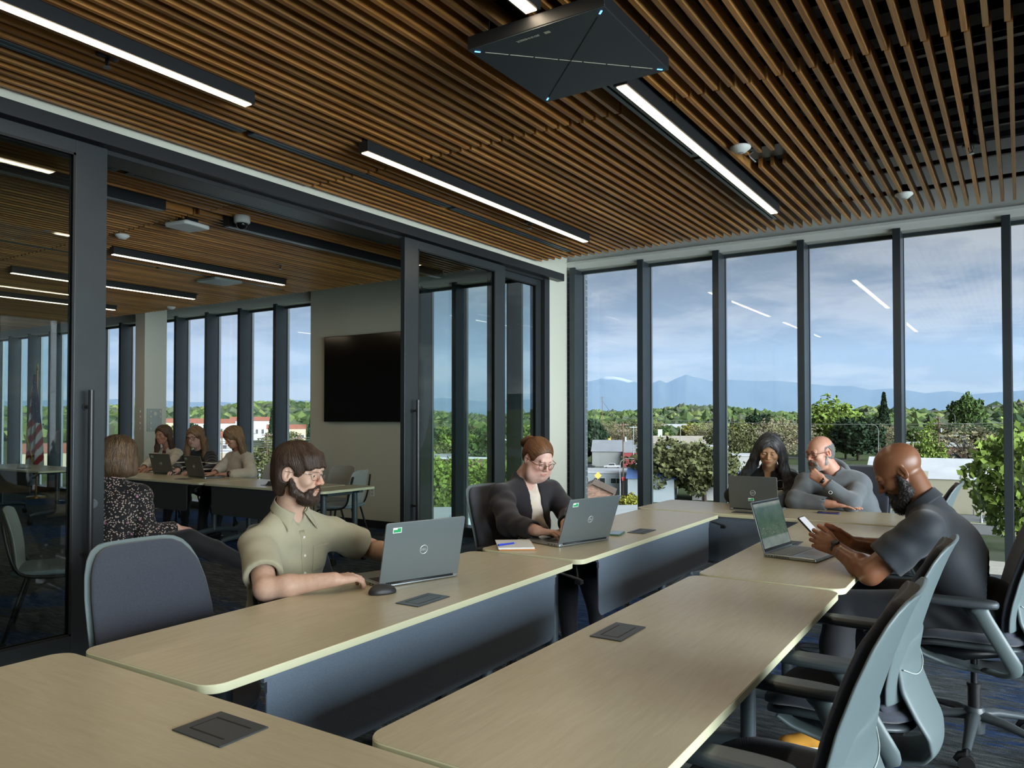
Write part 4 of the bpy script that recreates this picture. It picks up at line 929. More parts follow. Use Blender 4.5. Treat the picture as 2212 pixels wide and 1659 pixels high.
def cloth_mat(name, c, rough=.85, var=.06, weave=500, sheen=.15, bd=.0012, pattern=None):
    t = NT(name); b = t.bsdf(Roughness=rough); b.inputs['Specular IOR Level'].default_value = .25; b.inputs['Sheen Weight'].default_value = sheen
    co = t.coords('Object'); n = t.noise(co, 12, 4, .6); n2 = t.noise(co, weave, 2, .5)
    r = t.ramp(n, 'Fac', [(.3, tuple(x * (1 - var) for x in c)), (.7, tuple(min(1, x * (1 + var)) for x in c))]); src = (r, 'Color')
    if pattern: src = pattern(t, co, src)
    t.l(src[0], src[1], b, 'Base Color'); t.bump(b, n2, 'Fac', .35, bd); return t.m
EYEW = mat('eye_white', sl(206, 198, 190), .2, 0, .6); LENS = glass('spectacle_lens', (.96, .97, .97), .9, 1.5)
def eyes(parent, F, iris, look=(1, 0, -.25)):
    o, A, s = F
    for sg in (1, -1):
        c = o + A @ V3(.0785, .031 * sg, -.0012) * s; w = unit(A @ unit(look)); x = unit(np.cross(w, (0, 0, 1))); y = np.cross(x, w)
        M = Matrix(np.column_stack([x, y, w]).tolist()).to_4x4(); M.translation = Vector(c); r = .0122 * s
        pr = [(0, -r)] + [(r * math.sin(a), -r * math.cos(a)) for a in np.linspace(.2, PI - .50, 14)]
        mb = MB().lathe(pr, 20, 0, M)
        pr2 = [(r * math.sin(a), -r * math.cos(a)) for a in np.linspace(PI - .50, PI - .20, 4)]; mb.lathe(pr2 , 20, 1, M)
        pr3 = [(r * math.sin(a), -r * math.cos(a)) for a in np.linspace(PI - .20, PI - .01, 3)] + [(0, -r * math.cos(PI))]; mb.lathe(pr3, 20, 2, M)
        mb.build('eye', [EYEW, mat('iris_' + iris[0], iris[1], .15, 0, .7), mat('pupil', (.004, .004, .004), .1, 0, .8)], parent, smooth=True)
def glasses(parent, F, name, rim_mat, shape='oval', rim=.0010, w=.026, h=.018, temple=None, full=True, z0=-.002, x0=.1035, gap=.008):
    o, A, s = F; L = lambda x, y, z: Vector(o + A @ V3(x, y, z) * s)
    g = MB(); ln = MB(); n = 28
    for sg in (1, -1):
        ring = []
        for i in range(n):
            a = 2 * PI * i / n; p = 2.0 if shape == 'round' else 2.9
            cx = math.copysign(abs(math.cos(a)) ** (2 / p), math.cos(a)) * w; cz = math.copysign(abs(math.sin(a)) ** (2 / p), math.sin(a)) * h
            y = sg * (w + gap) + cx; ring.append(L(x0 - 1.9 * y * y * 2.2, y, z0 + cz))
        if full: g.tube(ring, rim * s, 8, closed=True)
        else: g.tube(ring[1:n // 2], rim * s, 6)
        ln.raw(ring, [tuple(range(n))])
        yo = sg * (2 * w + gap); g.tube([L(x0 - 4.2 * yo * yo, yo * .995, z0 + h * .55), L(.082, sg * .078, z0 + h * .6), L(.03, sg * .0835, z0 + h * .55), L(-.012, sg * .0845, z0 + h * .5), L(-.035, sg * .081, z0 - .012)], [rim * 1.3 * s] * 2 + [rim * 1.2 * s] * 3, 8)
    g.tube([L(x0 - .0005, -gap - .001, z0 + h * .3), L(x0 + .0015, 0, z0 + h * .45), L(x0 - .0005, gap + .001, z0 + h * .3)], rim * 1.1 * s, 8)
    e = g.build(name, rim_mat, parent, smooth=True); ln.build('lens', LENS, e); return e
def seat_legs(hipL, hipR, kneeL, kneeR, ankL, ankR, s, g=1.0):
    o = []
    for h, k, a in ((hipL, kneeL, ankL), (hipR, kneeR, ankR)):
        o += [('u', .03 * s, [cap(h, k, .080 * s * g, .058 * s * g)]), ('u', .02 * s, [cap(k, lerp(k, a, .35), .056 * s * g, .056 * s * g), cap(lerp(k, a, .35), a, .056 * s * g, .040 * s)])]
    return o
def shoe(parent, ank, yaw, s, m, sole=None, name='shoe', tilt=0):
    F = (np.array(ank, float) + V3(0, 0, 0), frame(yaw, tilt), s)
    v = Vol(F[0] - .24 * s, F[0] + .26 * s, .006); z = -.035
    for c_, r in (((.0, 0, z - .01), (.045, .036, .045)), ((.06, 0, z - .022), (.075, .040, .034)), ((.13, .003, z - .032), (.06, .042, .026))): v.add(xf(ell(c_, r), F), .02)
    v.add(xf(cap((0, 0, 0), (0, 0, .03), .034, .036), F), .02); v.cut(F[0] + F[1] @ V3(0, 0, -.088 * s), -F[1][:, 2])
    P_, Q = v.mesh(); o = np_mesh(name, [(P_, Q)], m, parent)
    v2 = Vol(F[0] - .24 * s, F[0] + .26 * s, .006)
    v2.add([xf(ell((.065, 0, z - .045), (.135, .046, .022)), F)], .005); v2.cut(F[0] + F[1] @ V3(0, 0, -.098 * s), -F[1][:, 2]); v2.cut(F[0] + F[1] @ V3(0, 0, -.070 * s), F[1][:, 2])
    P_, Q = v2.mesh(); np_mesh('sole', [(P_, Q)], sole or m, o); return o
def blend(P, c, r, A=None):
    """soft ellipsoid mask"""
    d = (P - np.array(c)) / np.array(r); return np.clip(1.35 - np.sqrt((d ** 2).sum(1)), 0, 1)
def human(sp):
    """builds one person. All positions in world metres"""
    s = sp.get('s', 1.07); hc = np.array(sp['head'], float); A = frame(*sp['hrot']); F = (hc, A, s); g = sp.get('girth', 1.0)
    root = thing('person', sp['label'], 'person', (0, 0, 0)); N = np.array(sp['neck'], float)
    fy = R(sp['face']); f = V3(math.cos(fy), math.sin(fy), 0); l = V3(-math.sin(fy), math.cos(fy), 0)
    SL, SR = np.array(sp['SL'], float), np.array(sp['SR'], float); Pv = np.array(sp['pelvis'], float); Ch = np.array(sp['chest'], float)
    tn = unit(N - Pv); tl = unit(SL - SR); tf = unit(np.cross(tl, tn)); TA = np.column_stack([tf, tl, tn]); bel = sp.get('belly', 0)
    arms = {'L': (SL, sp['EL'], sp['WL']), 'R': (SR, sp['ER'], sp['WR'])}
    # ---------------- skin
    hb = Ch + TA @ V3(0, 0, 0)
    neckops = [('u', .03 * s, [cap(hc + A @ V3(-.022, 0, -.05) * s, N, .054 * s * (1 + (g - 1) * .5), .060 * s * (1 + (g - 1) * .6))]), ('u', .03, [cap(N - TA[:, 2] * .02, SL + (0, 0, -.03), .045 * s, .034 * s), cap(N - TA[:, 2] * .02, SR + (0, 0, -.03), .045 * s, .034 * s), ell(lerp(N, Ch, .5), (.088 * s, .115 * s, .11 * s), TA)])]
    headops = [(op, k * s, [xf(p, F) for p in pr]) for op, k, pr in head_prims(**sp.get('headp', {}))]
    parts = []; cols = []; hh = sp.get('hres', .0026)
    v = Vol(hc + A @ V3(0, 0, 0) - V3(.17, .17, .22) * s, hc + V3(.17, .17, .17) * s, hh)
    run(v, neckops[:1]); run(v, headops); run(v, neckops[1:]); slit(v, F, sp.get('eye', .8), sp.get('eyez', -.002))
    if sp.get('headfn'): sp['headfn'](v, F)
    vh = v; P_, Q = v.mesh(); parts.append((P_, Q))
    L_ = ((P_ - hc) / s) @ A; c = np.ones((len(P_), 3)); lip = np.clip(blend(L_, (.096, 0, -.0658), (.012, .025, .0090)) * 2.2, 0, 1)[:, None]; c = c * (1 - lip) + lip * np.array(sp.get('lip', (.85, .60, .60)))
    for b in sp.get('tint', []): m = np.clip(blend(L_, b[0], b[1]) * b[3], 0, 1)[:, None]; c = c * (1 - m) + m * c * np.array(b[2])
    cols.append(c)
    zcut = hc[2] - .20 * s
    allops = [('u', .02, [ell(Ch, (.08 * s, .115 * s, .15 * s), TA), ell(Pv, (.10 * s, .14 * s, .12 * s), TA)])] + neckops
    for sd, (S_, E_, W_) in arms.items(): allops += arm_ops(S_, E_, W_, s, sp.get('armg', g), sp['hand' + sd][1])
    lo = np.minimum.reduce([SL, SR, np.array(sp['EL']), np.array(sp['ER']), np.array(sp['WL']), np.array(sp['WR']), Pv]) - .16 * s; hi = np.maximum.reduce([SL, SR, np.array(sp['EL']), np.array(sp['ER']), np.array(sp['WL']), np.array(sp['WR']), N]) + .16 * s
    hi[2] = min(hi[2], max(N[2], hc[2] - .10 * s)) if not sp.get('armup') else hi[2]
    v = Vol(lo, hi, .0060); run(v, allops); P_, Q = v.mesh(); parts.append((P_, Q)); cols.append(None)
    nl = []
    for sd, (S_, E_, W_) in arms.items():
        d, n, curls, thumb, spread = sp['hand' + sd]; W_ = np.array(W_, float); E_ = np.array(E_, float); hres = sp.get('dres', .0028)
        hp, nails = hand_prims(W_, d, n, sd, s * sp.get('hs', 1.0), curls, spread, thumb); m = unit(W_ - E_)
        v = Vol(W_ - .20 * s, W_ + .21 * s, hres); run(v, [(op, k, pr) for op, k, pr in arm_ops(S_, E_, W_, s, sp.get('armg', g), n)]); run(v, hp); v.cut(W_ - m * .06 * s, -m); P_, Q = v.mesh(); parts.append((P_, Q))
        cc = np.ones((len(P_), 3)); 
        if 'palm' in sp:
            nn_ = unit(n); dd_ = unit(d); q = (P_ - W_) @ nn_; mm = np.clip(-q / (.012 * s), 0, 1)[:, None] * (((P_ - W_) @ dd_) > .0)[:, None]; cc = cc * (1 - mm) + mm * np.array(sp['palm'])
        for (p, vv, up, r) in nails:
            q = P_ - (p + up * r * .8 - vv * r * .1); mk = np.clip(1.6 - np.sqrt(((q @ vv) / (r * 1.0)) ** 2 + ((q @ up) / (r * .7)) ** 2 + ((q @ np.cross(vv, up)) / (r * .62)) ** 2), 0, 1)[:, None]; cc = cc * (1 - mk) + mk * cc * np.array(sp.get('nail', (1.08, 1.0, 1.0)))
        cols.append(cc)
    np_mesh('body', parts, sp['skin'], root, cols=cols); eyes(root, F, sp['iris'], sp.get('look', (1, 0, -.3)))
    # ---------------- top garment
    off = sp.get('ease', .012); h = sp.get('cres', .0065); tp = sp['top']; slv = tp.get('sleeve', 'short')
    upn = unit(hc + A @ V3(-.02, 0, -.06) * s - N)
    def torso_ops(o, neckhole=True):
        ops = [('u', .03, [ell(Ch, (.118 * s * g + o, .168 * s * g + o, .185 * s + o), TA), ell(lerp(Pv, Ch, .45), (.112 * s * g + bel + o, .150 * s * g + bel * .6 + o, .17 * s + o), TA), ell(Pv, (.125 * s * g + o, .172 * s * g + o, .125 * s + o), TA)]),
               ('u', .035, [cap(SL, SR, .056 * s + o, .056 * s + o), cap(N - TA[:, 2] * .03 * s, SL, .052 * s + o, .046 * s + o), cap(N - TA[:, 2] * .03 * s, SR, .052 * s + o, .046 * s + o), cap(N - TA[:, 2] * .05, N + upn * tp.get('rise', .012) * s - TA[:, 0] * .008, .064 * s + o * .5, .060 * s + o * .4)])]
        if tp.get('bust'): ops.append(('u', .04, [ell(Ch + TA @ V3(.085, .07, -.03) * s * g, (.07 * s, .075 * s, .07 * s), TA), ell(Ch + TA @ V3(.085, -.07, -.03) * s * g, (.07 * s, .075 * s, .07 * s), TA)]))
        return ops
    lo2 = lo - .03; hi2 = hi + .03; hi2[2] = max(N[2] + .10, hi[2] if sp.get('armup') else 0); v = Vol(lo2, hi2, h); run(v, torso_ops(off)); ag = sp.get('armg', g)
    for sd, (S_, E_, W_) in arms.items():
        S_, E_, W_ = map(lambda q: np.array(q, float), (S_, E_, W_)); ro = .014 if slv == 'short' else .010
        if slv == 'short':
            e2 = lerp(S_, E_, tp.get('slen', .78)); v2 = Vol(np.minimum(S_, E_) - .12 * s, np.maximum(S_, E_) + .12 * s, h)
            v2.add(cap(S_, lerp(S_, E_, 1.02), .056 * s * ag + ro, .060 * s * ag + ro + .006), .01); ax = unit(E_ - S_); v2.cut(e2, ax)
            v2.add(cap(lerp(S_, E_, tp.get('slen', .78) - .12), lerp(S_, E_, 1.3), .050 * s * ag + .002, .053 * s * ag + .004), .004, 's')
        else:
            fr = tp.get('cuff', .93); e2 = lerp(E_, W_, fr); v2 = Vol(np.minimum.reduce([S_, E_, W_]) - .12 * s, np.maximum.reduce([S_, E_, W_]) + .12 * s, h)
            v2.add([cap(S_, E_, .056 * s * ag + ro, .050 * s * ag + ro), cap(E_, W_, .049 * s * ag + ro, .035 * s * (1 + (ag - 1) * .5) + ro)], .03); v2.cut(e2, unit(W_ - E_)) if False else None
            ax = unit(W_ - E_); d2 = V3(*e2)
            g3 = [v2.ax[0][:, None, None], v2.ax[1][None, :, None], v2.ax[2][None, None, :]]
            pl = (g3[0] - d2[0]) * ax[0] + (g3[1] - d2[1]) * ax[1] + (g3[2] - d2[2]) * ax[2]; near = np.sqrt((g3[0] - d2[0]) ** 2 + (g3[1] - d2[1]) ** 2 + (g3[2] - d2[2]) ** 2) < .13
            v2.F = np.where(near, np.maximum(v2.F, pl), v2.F).astype(np.float32)
            v2.add(cap(lerp(E_, W_, fr - .10), lerp(E_, W_, 1.2), .036 * s + ro * .5, .034 * s + ro * .5), .003, 's')
        # folds across the sleeve
        fa, ff = tp.get('fold', (.0035, 70)); hemp = lerp(S_, E_, tp.get('slen', .78)) if slv == 'short' else lerp(E_, W_, tp.get('cuff', .93))
        ax1 = unit(E_ - S_); v2.field(lambda X, Y, Z: fa * np.sin((X * ax1[0] + Y * ax1[1] + Z * ax1[2]) * ff + 2.2 * wob(X, Y, Z, 18, 1)) * np.clip(wob(X, Y, Z, 9, 4) + .6, 0, 1) * np.clip((np.sqrt((X - hemp[0]) ** 2 + (Y - hemp[1]) ** 2 + (Z - hemp[2]) ** 2) - .075) / .05, 0, 1))
        i0 = np.round((v2.lo - v.lo) / h).astype(int); 
        # resample v2 onto v
        gx, gy, gz = [v.ax[i] for i in range(3)]; a0 = [max(0, int(math.ceil((v2.lo[i] - v.lo[i]) / h))) for i in range(3)]; a1 = [min(v.n[i], int(math.floor((v2.lo[i] + h * (v2.n[i] - 1) - v.lo[i]) / h)) + 1) for i in range(3)]
        G = np.stack(np.meshgrid(gx[a0[0]:a1[0]], gy[a0[1]:a1[1]], gz[a0[2]:a1[2]], indexing='ij'), -1).reshape(-1, 3); D = v2.sample(G).reshape(a1[0] - a0[0], a1[1] - a0[1], a1[2] - a0[2]).astype(np.float32)
        B = v.F[a0[0]:a1[0], a0[1]:a1[1], a0[2]:a1[2]]; k = .018; hq = np.maximum(k - np.abs(B - D), 0); v.F[a0[0]:a1[0], a0[1]:a1[1], a0[2]:a1[2]] = np.minimum(B, D) - hq * hq / (4 * k)
    fa, ff = tp.get('tfold', (.006, 30))
    v.field(lambda X, Y, Z: fa * np.sin((X * TA[0, 1] + Y * TA[1, 1] + Z * TA[2, 1]) * ff * .8 + (X * TA[0, 2] + Y * TA[1, 2] + Z * TA[2, 2]) * ff * 1.1 + 2.5 * wob(X, Y, Z, 10, 2)) * np.clip(wob(X, Y, Z, 6, 7) + .3, 0, 1))
    # neck opening
    no = tp.get('neck', (.058, .0)); up = unit(hc + A @ V3(-.02, 0, -.06) * s - N); v.add(cap(N - up * .02, N + up * .25, no[0] * s, no[0] * s + .02), .006, 's')
    if tp.get('vneck'): a, b, r0, r1 = tp['vneck']; v.add(cap(N + TA @ V3(.05, 0, .02) * s, N + TA @ V3(a, 0, -b) * s, r0, r1), .006, 's')
    if tp.get('open'):
        w0, w1 = tp['open']; v.add([cap(N + TA @ V3(.05, 0, .03) * s, Pv + TA @ V3(.22, 0, -.05) * s, w0, w1)], .01, 's')
    v.cut(Pv + TA @ V3(0, 0, -.09) * s, -TA[:, 2])
    P_, Q = v.mesh(); gar = np_mesh(tp['name'], [(relax(P_, Q, 1, .4), Q)], tp['mat'], root); vt = v
    if tp.get('inner'):
        v = Vol(lo2, hi2, h * 1.1); run(v, torso_ops(off - .012)); v.add(cap(N, N + up * .25, .060 * s, .08 * s), .006, 's'); v.add(cap(N + TA @ V3(.07, 0, .02) * s, N + TA @ V3(.12, 0, -tp.get('iv', .02)) * s, .05 * s, .028 * s), .015, 's')
        v.field(lambda X, Y, Z: .003 * np.sin((X * TA[0, 2] + Y * TA[1, 2] + Z * TA[2, 2]) * 80 + 12 * ((X - Ch[0]) * TA[0, 1] + (Y - Ch[1]) * TA[1, 1]) ** 2 * 40))
        P_, Q = v.mesh(); np_mesh(tp['inner'][0], [(P_, Q)], tp['inner'][1], root)
    if sp.get('trousers'):
        q = sp['legs']; v = Vol(np.minimum.reduce([np.array(x) for x in q] + [Pv]) - .13, np.maximum.reduce([np.array(x) for x in q] + [Pv]) + .16, .0085)
        v.add(ell(Pv - TA[:, 2] * .03, (.13 * s * g, .175 * s * g, .12 * s), TA), .03); run(v, seat_legs(*q, s, sp.get('legg', g) * 1.06))
        v.field(lambda X, Y, Z: .004 * np.sin(Z * 45 + X * 30 + 3 * wob(X, Y, Z, 12, 3)) * np.clip(wob(X, Y, Z, 7, 2) + .4, 0, 1))
        P_, Q = v.mesh(); np_mesh('trousers', [(P_, Q)], sp['trousers'], root)
    return root, F, vh, vt, TA
def brows(root, F, m, y0=.014, y1=.046, z=.020, arch=.006, th=.0045, tilt=0.0, seed=1, x0=.096):
    o, A, s = F; rnd = np.random.RandomState(seed); Vv = []; Q = []; k = 0
    for sg in (1, -1):
        for i in range(170):
            t = rnd.rand(); y = y0 + (y1 - y0) * t; zz = z + arch * math.sin(t * 2.2) - tilt * (1 - t) + (rnd.rand() - .5) * th * (1.2 - t * .7); x = x0 - 6.5 * y * y + .0005
            d = V3(-.25 * t, sg, .35 - .8 * t) * (.006 + .003 * rnd.rand()); p = V3(x, sg * y, zz)
            for q in (p + V3(0, 0, .00045), p - V3(0, 0, .00045), p + d + V3(.0006, 0, 0)): Vv.append(o + A @ q * s)
            Q.append((k, k + 1, k + 2)); k += 3
    return np_mesh('eyebrows', [(np.array(Vv), np.array(Q))], m, root, cols=[np.repeat(.7 + .5 * rnd.rand(len(Q)), 3)[:, None] * np.ones((1, 3))])
def hair_obj(root, F, prs, m, seeds, dirf, n, steps, step, w=(.0011, .0022), subs=(), name='hair', seed=3, lo=None, hi=None, tone=(.5, 1.5), basetone=.55, h=.0036, groove=.0, k=.02, lift=.001, k2=.006, extra=None, nobase=False, tonefn=None):
    """prs: volume pieces in head units; seeds: fn(rnd, n)->local points"""
    o, A, s = F; lo = np.array(lo if lo is not None else (-.16, -.14, -.17)); hi = np.array(hi if hi is not None else (.15, .14, .17))
    cs = np.array([[x, y, z] for x in (lo[0], hi[0]) for y in (lo[1], hi[1]) for z in (lo[2], hi[2])]) * s @ A.T + o
    v = Vol(cs.min(0), cs.max(0), h)
    for p in prs: v.add(xf(p, F), k * s)
    for p in (extra or []): v.add(p, k * s)
    for p in subs: v.add(xf(p, F), k2 * s, 's')
    if groove: v.field(lambda X, Y, Z: groove * wob(X, Y, Z, 120, 5))
    rnd = np.random.RandomState(seed); Ps = seeds(rnd, n); W = Ps * s @ A.T + o
    for _ in range(10):
        gg = v.grad(W); gg /= (np.linalg.norm(gg, axis=1, keepdims=True) + 1e-9); W = W - gg * np.clip(v.sample(W), -.02, .02)[:, None] * .8
    W = W[np.abs(v.sample(W)) < .004]
    Vv, Q2, c2 = ribbons(v, W, lambda P_, i, ph: (dirf(((P_ - o) / s) @ A, i, ph)) @ A.T, steps, step * s, w[0] * s, w[1] * s, rnd, lift=lift * s, tone=tone)
    if tonefn is not None: c2 = c2 * tonefn(((Vv - o) / s) @ A)
    parts = [(Vv, Q2)]; cols = [c2]
    if not nobase:
        P_, Q = v.mesh(); parts.insert(0, (P_, Q)); b = np.full((len(P_), 3), basetone)
        if tonefn is not None: b = b * tonefn(((P_ - o) / s) @ A)
        cols.insert(0, b)
    return np_mesh(name, parts, m, root, cols=cols)
# ================================================================ the people
TYPE = [(18, 35, 25), (20, 38, 25), (22, 38, 25), (25, 42, 28)]; FLAT = [(3, 8, 5), (3, 8, 5), (5, 8, 5), (6, 10, 6)]; FIST = [(70, 85, 40), (75, 88, 45), (78, 90, 45), (80, 90, 45)]
GRIP = [(35, 55, 35), (40, 60, 35), (45, 62, 35), (50, 62, 35)]; GRIPL = [(28, 52, 40), (32, 58, 40), (36, 60, 40), (42, 60, 40)]
print("cast"); HB = hair_mat('hair_dark_brown', sl(58, 42, 30)); HAUB = hair_mat('hair_auburn', sl(112, 76, 48)); HGREY = hair_mat('hair_black_grey', sl(62, 64, 66)); HSILV = hair_mat('hair_silver', sl(120, 120, 118)); HBLK = hair_mat('hair_black', sl(36, 33, 32)); HLB = hair_mat('hair_brown', sl(98, 78, 56)); HBL = hair_mat('hair_blond_brown', sl(138, 108, 76)); HDB = hair_mat('hair_long_brown', sl(82, 62, 46))
SK1 = skin_mat('skin_fair', sl(188, 156, 136)); SK2 = skin_mat('skin_rosy', sl(196, 160, 146)); SK3 = skin_mat('skin_olive', sl(170, 132, 100)); SK4 = skin_mat('skin_ruddy', sl(188, 142, 120)); SK5 = skin_mat('skin_deep_brown', sl(122, 82, 58), .36); SK6 = skin_mat('skin_tan', sl(172, 128, 104))
BRN = ('brown', (.05, .025, .012)); BLU = ('blue_grey', (.10, .16, .20))
NAVYT = cloth_mat('black_trousers', sl(30, 32, 36), .8)
def down(bias=(0, 0, -1), c=(-.02, 0, .05), k=1.0, wave=0, freq=.8):
    """comb direction: outward from the crown, then down"""
    def f(P, i, ph):
        d = (P - np.array(c)); d = d / (np.linalg.norm(d, axis=1, keepdims=True) + 1e-9) * k + np.array(bias)
        if wave: d = d + wave * np.stack([np.sin(i * freq + ph), np.cos(i * freq + ph), 0 * ph], 1)
        return d
    return f
def scalp(cond, c=(-.012, 0, .036), r=(.108, .088, .096)):
    def f(rnd, n):
        P = rnd.randn(n * 6, 3); P /= np.linalg.norm(P, axis=1, keepdims=True); P = P * np.array(r) + np.array(c); return P[cond(P)][:n]
    return f
EARS = [(((-.008, .079, -.004)), (.03, .022, .034)), (((-.008, -.079, -.004)), (.03, .022, .034))]
def ear_holes(): return [ell(c, (.026, .03, .036)) for c, r in EARS]
# ---------------------------------------------------------------- bearded man
SHK = cloth_mat('khaki_shirt', sl(156, 152, 128), .8, .05, 420)
root, F, vh, vt, TA = human(dict(label='bearded man with glasses in a short sleeved khaki shirt typing on a laptop', head=(-2.685, 2.355, 1.212), hrot=(19, 7, 0), neck=(-2.765, 2.375, 1.03), face=-8, SL=(-2.72, 2.595, .905), SR=(-2.77, 2.205, .905), chest=(-2.815, 2.40, .80), pelvis=(-2.87, 2.44, .545),
    EL=(-2.68, 2.80, .81), WL=(-2.42, 2.745, .80), ER=(-2.535, 2.055, .765), WR=(-2.335, 2.235, .795), handL=((.95, -.25, -.05), (0, 0, 1), TYPE, (.7, .5, -.3), 1.0), handR=((.06, .98, -.04), (.1, 0, 1), TYPE, (.7, .5, -.3), 1.0),
    skin=SK1, iris=BRN, look=(1, -.08, -.30), eye=.62, eyez=-.004, headp=dict(nose=1.06, brow=1.1, jaw=1.02), hs=1.02, lip=(.92, .76, .73), tint=[((.102, 0, -.030), (.03, .03, .022), (1.02, .80, .78), 1.2)],
    top=dict(name='shirt', mat=SHK, sleeve='short', slen=.74, rise=.02, neck=(.058, 0), vneck=(.13, .07, .03, .010), fold=(.0035, 55)), ease=.012, trousers=NAVYT, legs=((-2.86, 2.53, .53), (-2.86, 2.35, .53), (-2.42, 2.60, .57), (-2.42, 2.28, .57), (-2.46, 2.62, .10), (-2.46, 2.28, .10))))
def fringe_hair():
    base = [ell((-.014, 0, .038), (.106, .088, .091)), ell((-.045, 0, -.015), (.070, .078, .085)), cap((-.03, .055, -.02), (-.05, .045, -.075), .035, .028), cap((-.03, -.055, -.02), (-.05, -.045, -.075), .035, .028)]
    rf = random.Random(4)
    for i in range(15):
        y = -.062 + .0088 * i; xo = .0865 - 5.0 * y * y; base.append(cap((xo - .014, y * 1.02, .074), (xo + .0075, y * .97 + rf.uniform(-.004, .006), rf.uniform(.024, .042)), .0070, .0026))
    subs = [ell((.090, 0, -.048), (.070, .105, .082)), ell((.035, .0, -.085), (.070, .11, .060))] + [ell((.000, s * .090, -.008), (.034, .026, .038)) for s in (1, -1)] + [cap((.03, 0, -.16), (-.02, 0, -.14), .07, .06)]
    hair_obj(root, F, base, HB, scalp(lambda P: (P[:, 2] > .0) | (P[:, 0] < -.03), r=(.112, .092, .098)), down((.28, 0, -1.0), (-.045, .012, .10), .9, .12), 2600, 9, .0105, (.0014, .0028), subs, seed=2, tone=(.45, 1.7), basetone=.6, h=.0034, groove=.0006, lift=.0012)
fringe_hair()
def beard(root, F, m, full=1.0, n=2200, seed=5, tone=(.5, 1.5), grey=None, length=.0, w=(.0008, .0016), lo=-.118):
    pr = [cap((.006, .066, -.030), (.022, .060, -.072), .0135, .018), cap((.006, -.066, -.030), (.022, -.060, -.072), .0135, .018), cap((.022, .058, -.075), (.070, .026, -.106), .019, .018), cap((.022, -.058, -.075), (.070, -.026, -.106), .019, .018),
          cap((.074, -.018, -.104), (.074, .018, -.104), .020 + length, .020 + length), ell((.052, 0, -.112 - length), (.040, .042, .024 + length)), cap((.092, .008, -.051), (.078, .032, -.070), .0062, .0085), cap((.092, -.008, -.051), (.078, -.032, -.070), .0062, .0085), cap((.078, .033, -.070), (.068, .034, -.096), .010, .014), cap((.078, -.033, -.070), (.068, -.034, -.096), .010, .014)]
    subs = [ell((.102, 0, -.0655), (.016, .021, .0075))]
    def seeds(rnd, n): i = rnd.randint(0, len(pr), n); return np.array([rnd.uniform(pr[k].lo, pr[k].hi) for k in i])
    fn = None
    if grey: fn = grey
    o = hair_obj(root, F, pr, m, seeds, lambda P, i, ph: np.stack([.35 + .3 * np.sin(ph), np.sign(P[:, 1]) * .15 + .5 * np.sin(ph * 3), -1 + 0 * ph], 1), n, 3, .0042, w, subs, name='beard', lo=(-.04, -.11, -.19), hi=(.14, .11, .0), seed=seed, tone=tone, basetone=.75, h=.0030, groove=.0014, k=.010, k2=.003, lift=.0018, tonefn=fn)
    return o
beard(root, F, HB); brows(root, F, HB, z=.021, arch=.003, th=.007, tilt=.004)
glasses(root, F, 'eyeglasses', mat('thin_silver_rim', sl(120, 120, 118), .25, .9), 'square', .0007, .0245, .0165, z0=-.004, full=True)
# collar, placket, pocket, buttons of the khaki shirt
def collar(root, TA, N, s, m, r=.066, h=.034, opening=.035, drop=.055, name='collar', spread=.03, stand=1.0, back=.028):
    def fn(u, v):
        a = -PI + opening * 9 + (2 * PI - opening * 18) * u; q = abs(u - .5) * 2; rr = r + .014 * v * 1.6 + .006 * q
        z = back - (1 - v) * -.0 - h * v * (1 + .9 * q ** 6) - (.034 * q ** 1.5); p = V3(math.cos(a + PI) * rr * 1.02 + .004 + .012 * q ** 3 * v, math.sin(a + PI) * rr * (1.0 + .25 * q ** 8 * v), z)
        return tuple(N + TA @ p * s)
    # u=.5 at the nape, ends meet at the throat
    def fn2(u, v):
        t = u * 2 - 1; a = PI * (1 - abs(t)) ; a = PI - (PI - opening * 9) * abs(t); sg = 1 if t >= 0 else -1; q = abs(t); rr = r + .016 * v + .004 * q
        z = back + .012 * (1 - q) - h * v * (1 + drop * 14 * q ** 5) - .030 * q ** 1.6
        return tuple(N + TA @ V3(math.cos(a) * rr + .012 * q ** 4 * v + .004, sg * (math.sin(a) * rr + spread * q ** 6 * v * .9), z) * s)
    return MB().grid(fn2, 57, 8).build(name, m, root, smooth=True, solid=.0028)
def on_surf(vt, p, d, off=.001, it=60):
    """march from p along d until the garment surface"""
    p = np.array(p, float); d = unit(d)
    for _ in range(it):
        f = float(vt.sample(p[None])[0])
        if f < off: break
        p = p + d * max(f * .8, .0006)
    return p
def surf_patch(root, vt, TA, org, pts, m, name, off=.0015, thick=.0016, res=10):
    """flat piece draped on a garment: pts polygon in (left, up) metres about org, projected along -front"""
    fr = TA[:, 0]; q = np.array(pts); lo, hi = q.min(0), q.max(0); mb = MB(); n = res
    grid = [[on_surf(vt, org + fr * .25 + TA[:, 1] * (lo[0] + (hi[0] - lo[0]) * i / n) + TA[:, 2] * (lo[1] + (hi[1] - lo[1]) * j / n), -fr, off) for j in range(n + 1)] for i in range(n + 1)]
    vs = [tuple(g) for r_ in grid for g in r_]; fs = [(i * (n + 1) + j, (i + 1) * (n + 1) + j, (i + 1) * (n + 1) + j + 1, i * (n + 1) + j + 1) for i in range(n) for j in range(n)]
    return mb.raw(vs, fs).build(name, m, root, smooth=True, solid=thick)
N1 = np.array((-2.765, 2.375, 1.03)); collar(root, TA, N1 + TA @ V3(.004, 0, .020), 1.07, SHK, r=.066, spread=.05, h=.040)
plk = surf_patch(root, vt, TA, N1 + TA @ V3(0, -.0, -.06), [(-.014, -.34), (.014, .0)], SHK, 'placket', .0014, .0022, 16)
BTN = mat('shirt_button', sl(224, 222, 210), .3)
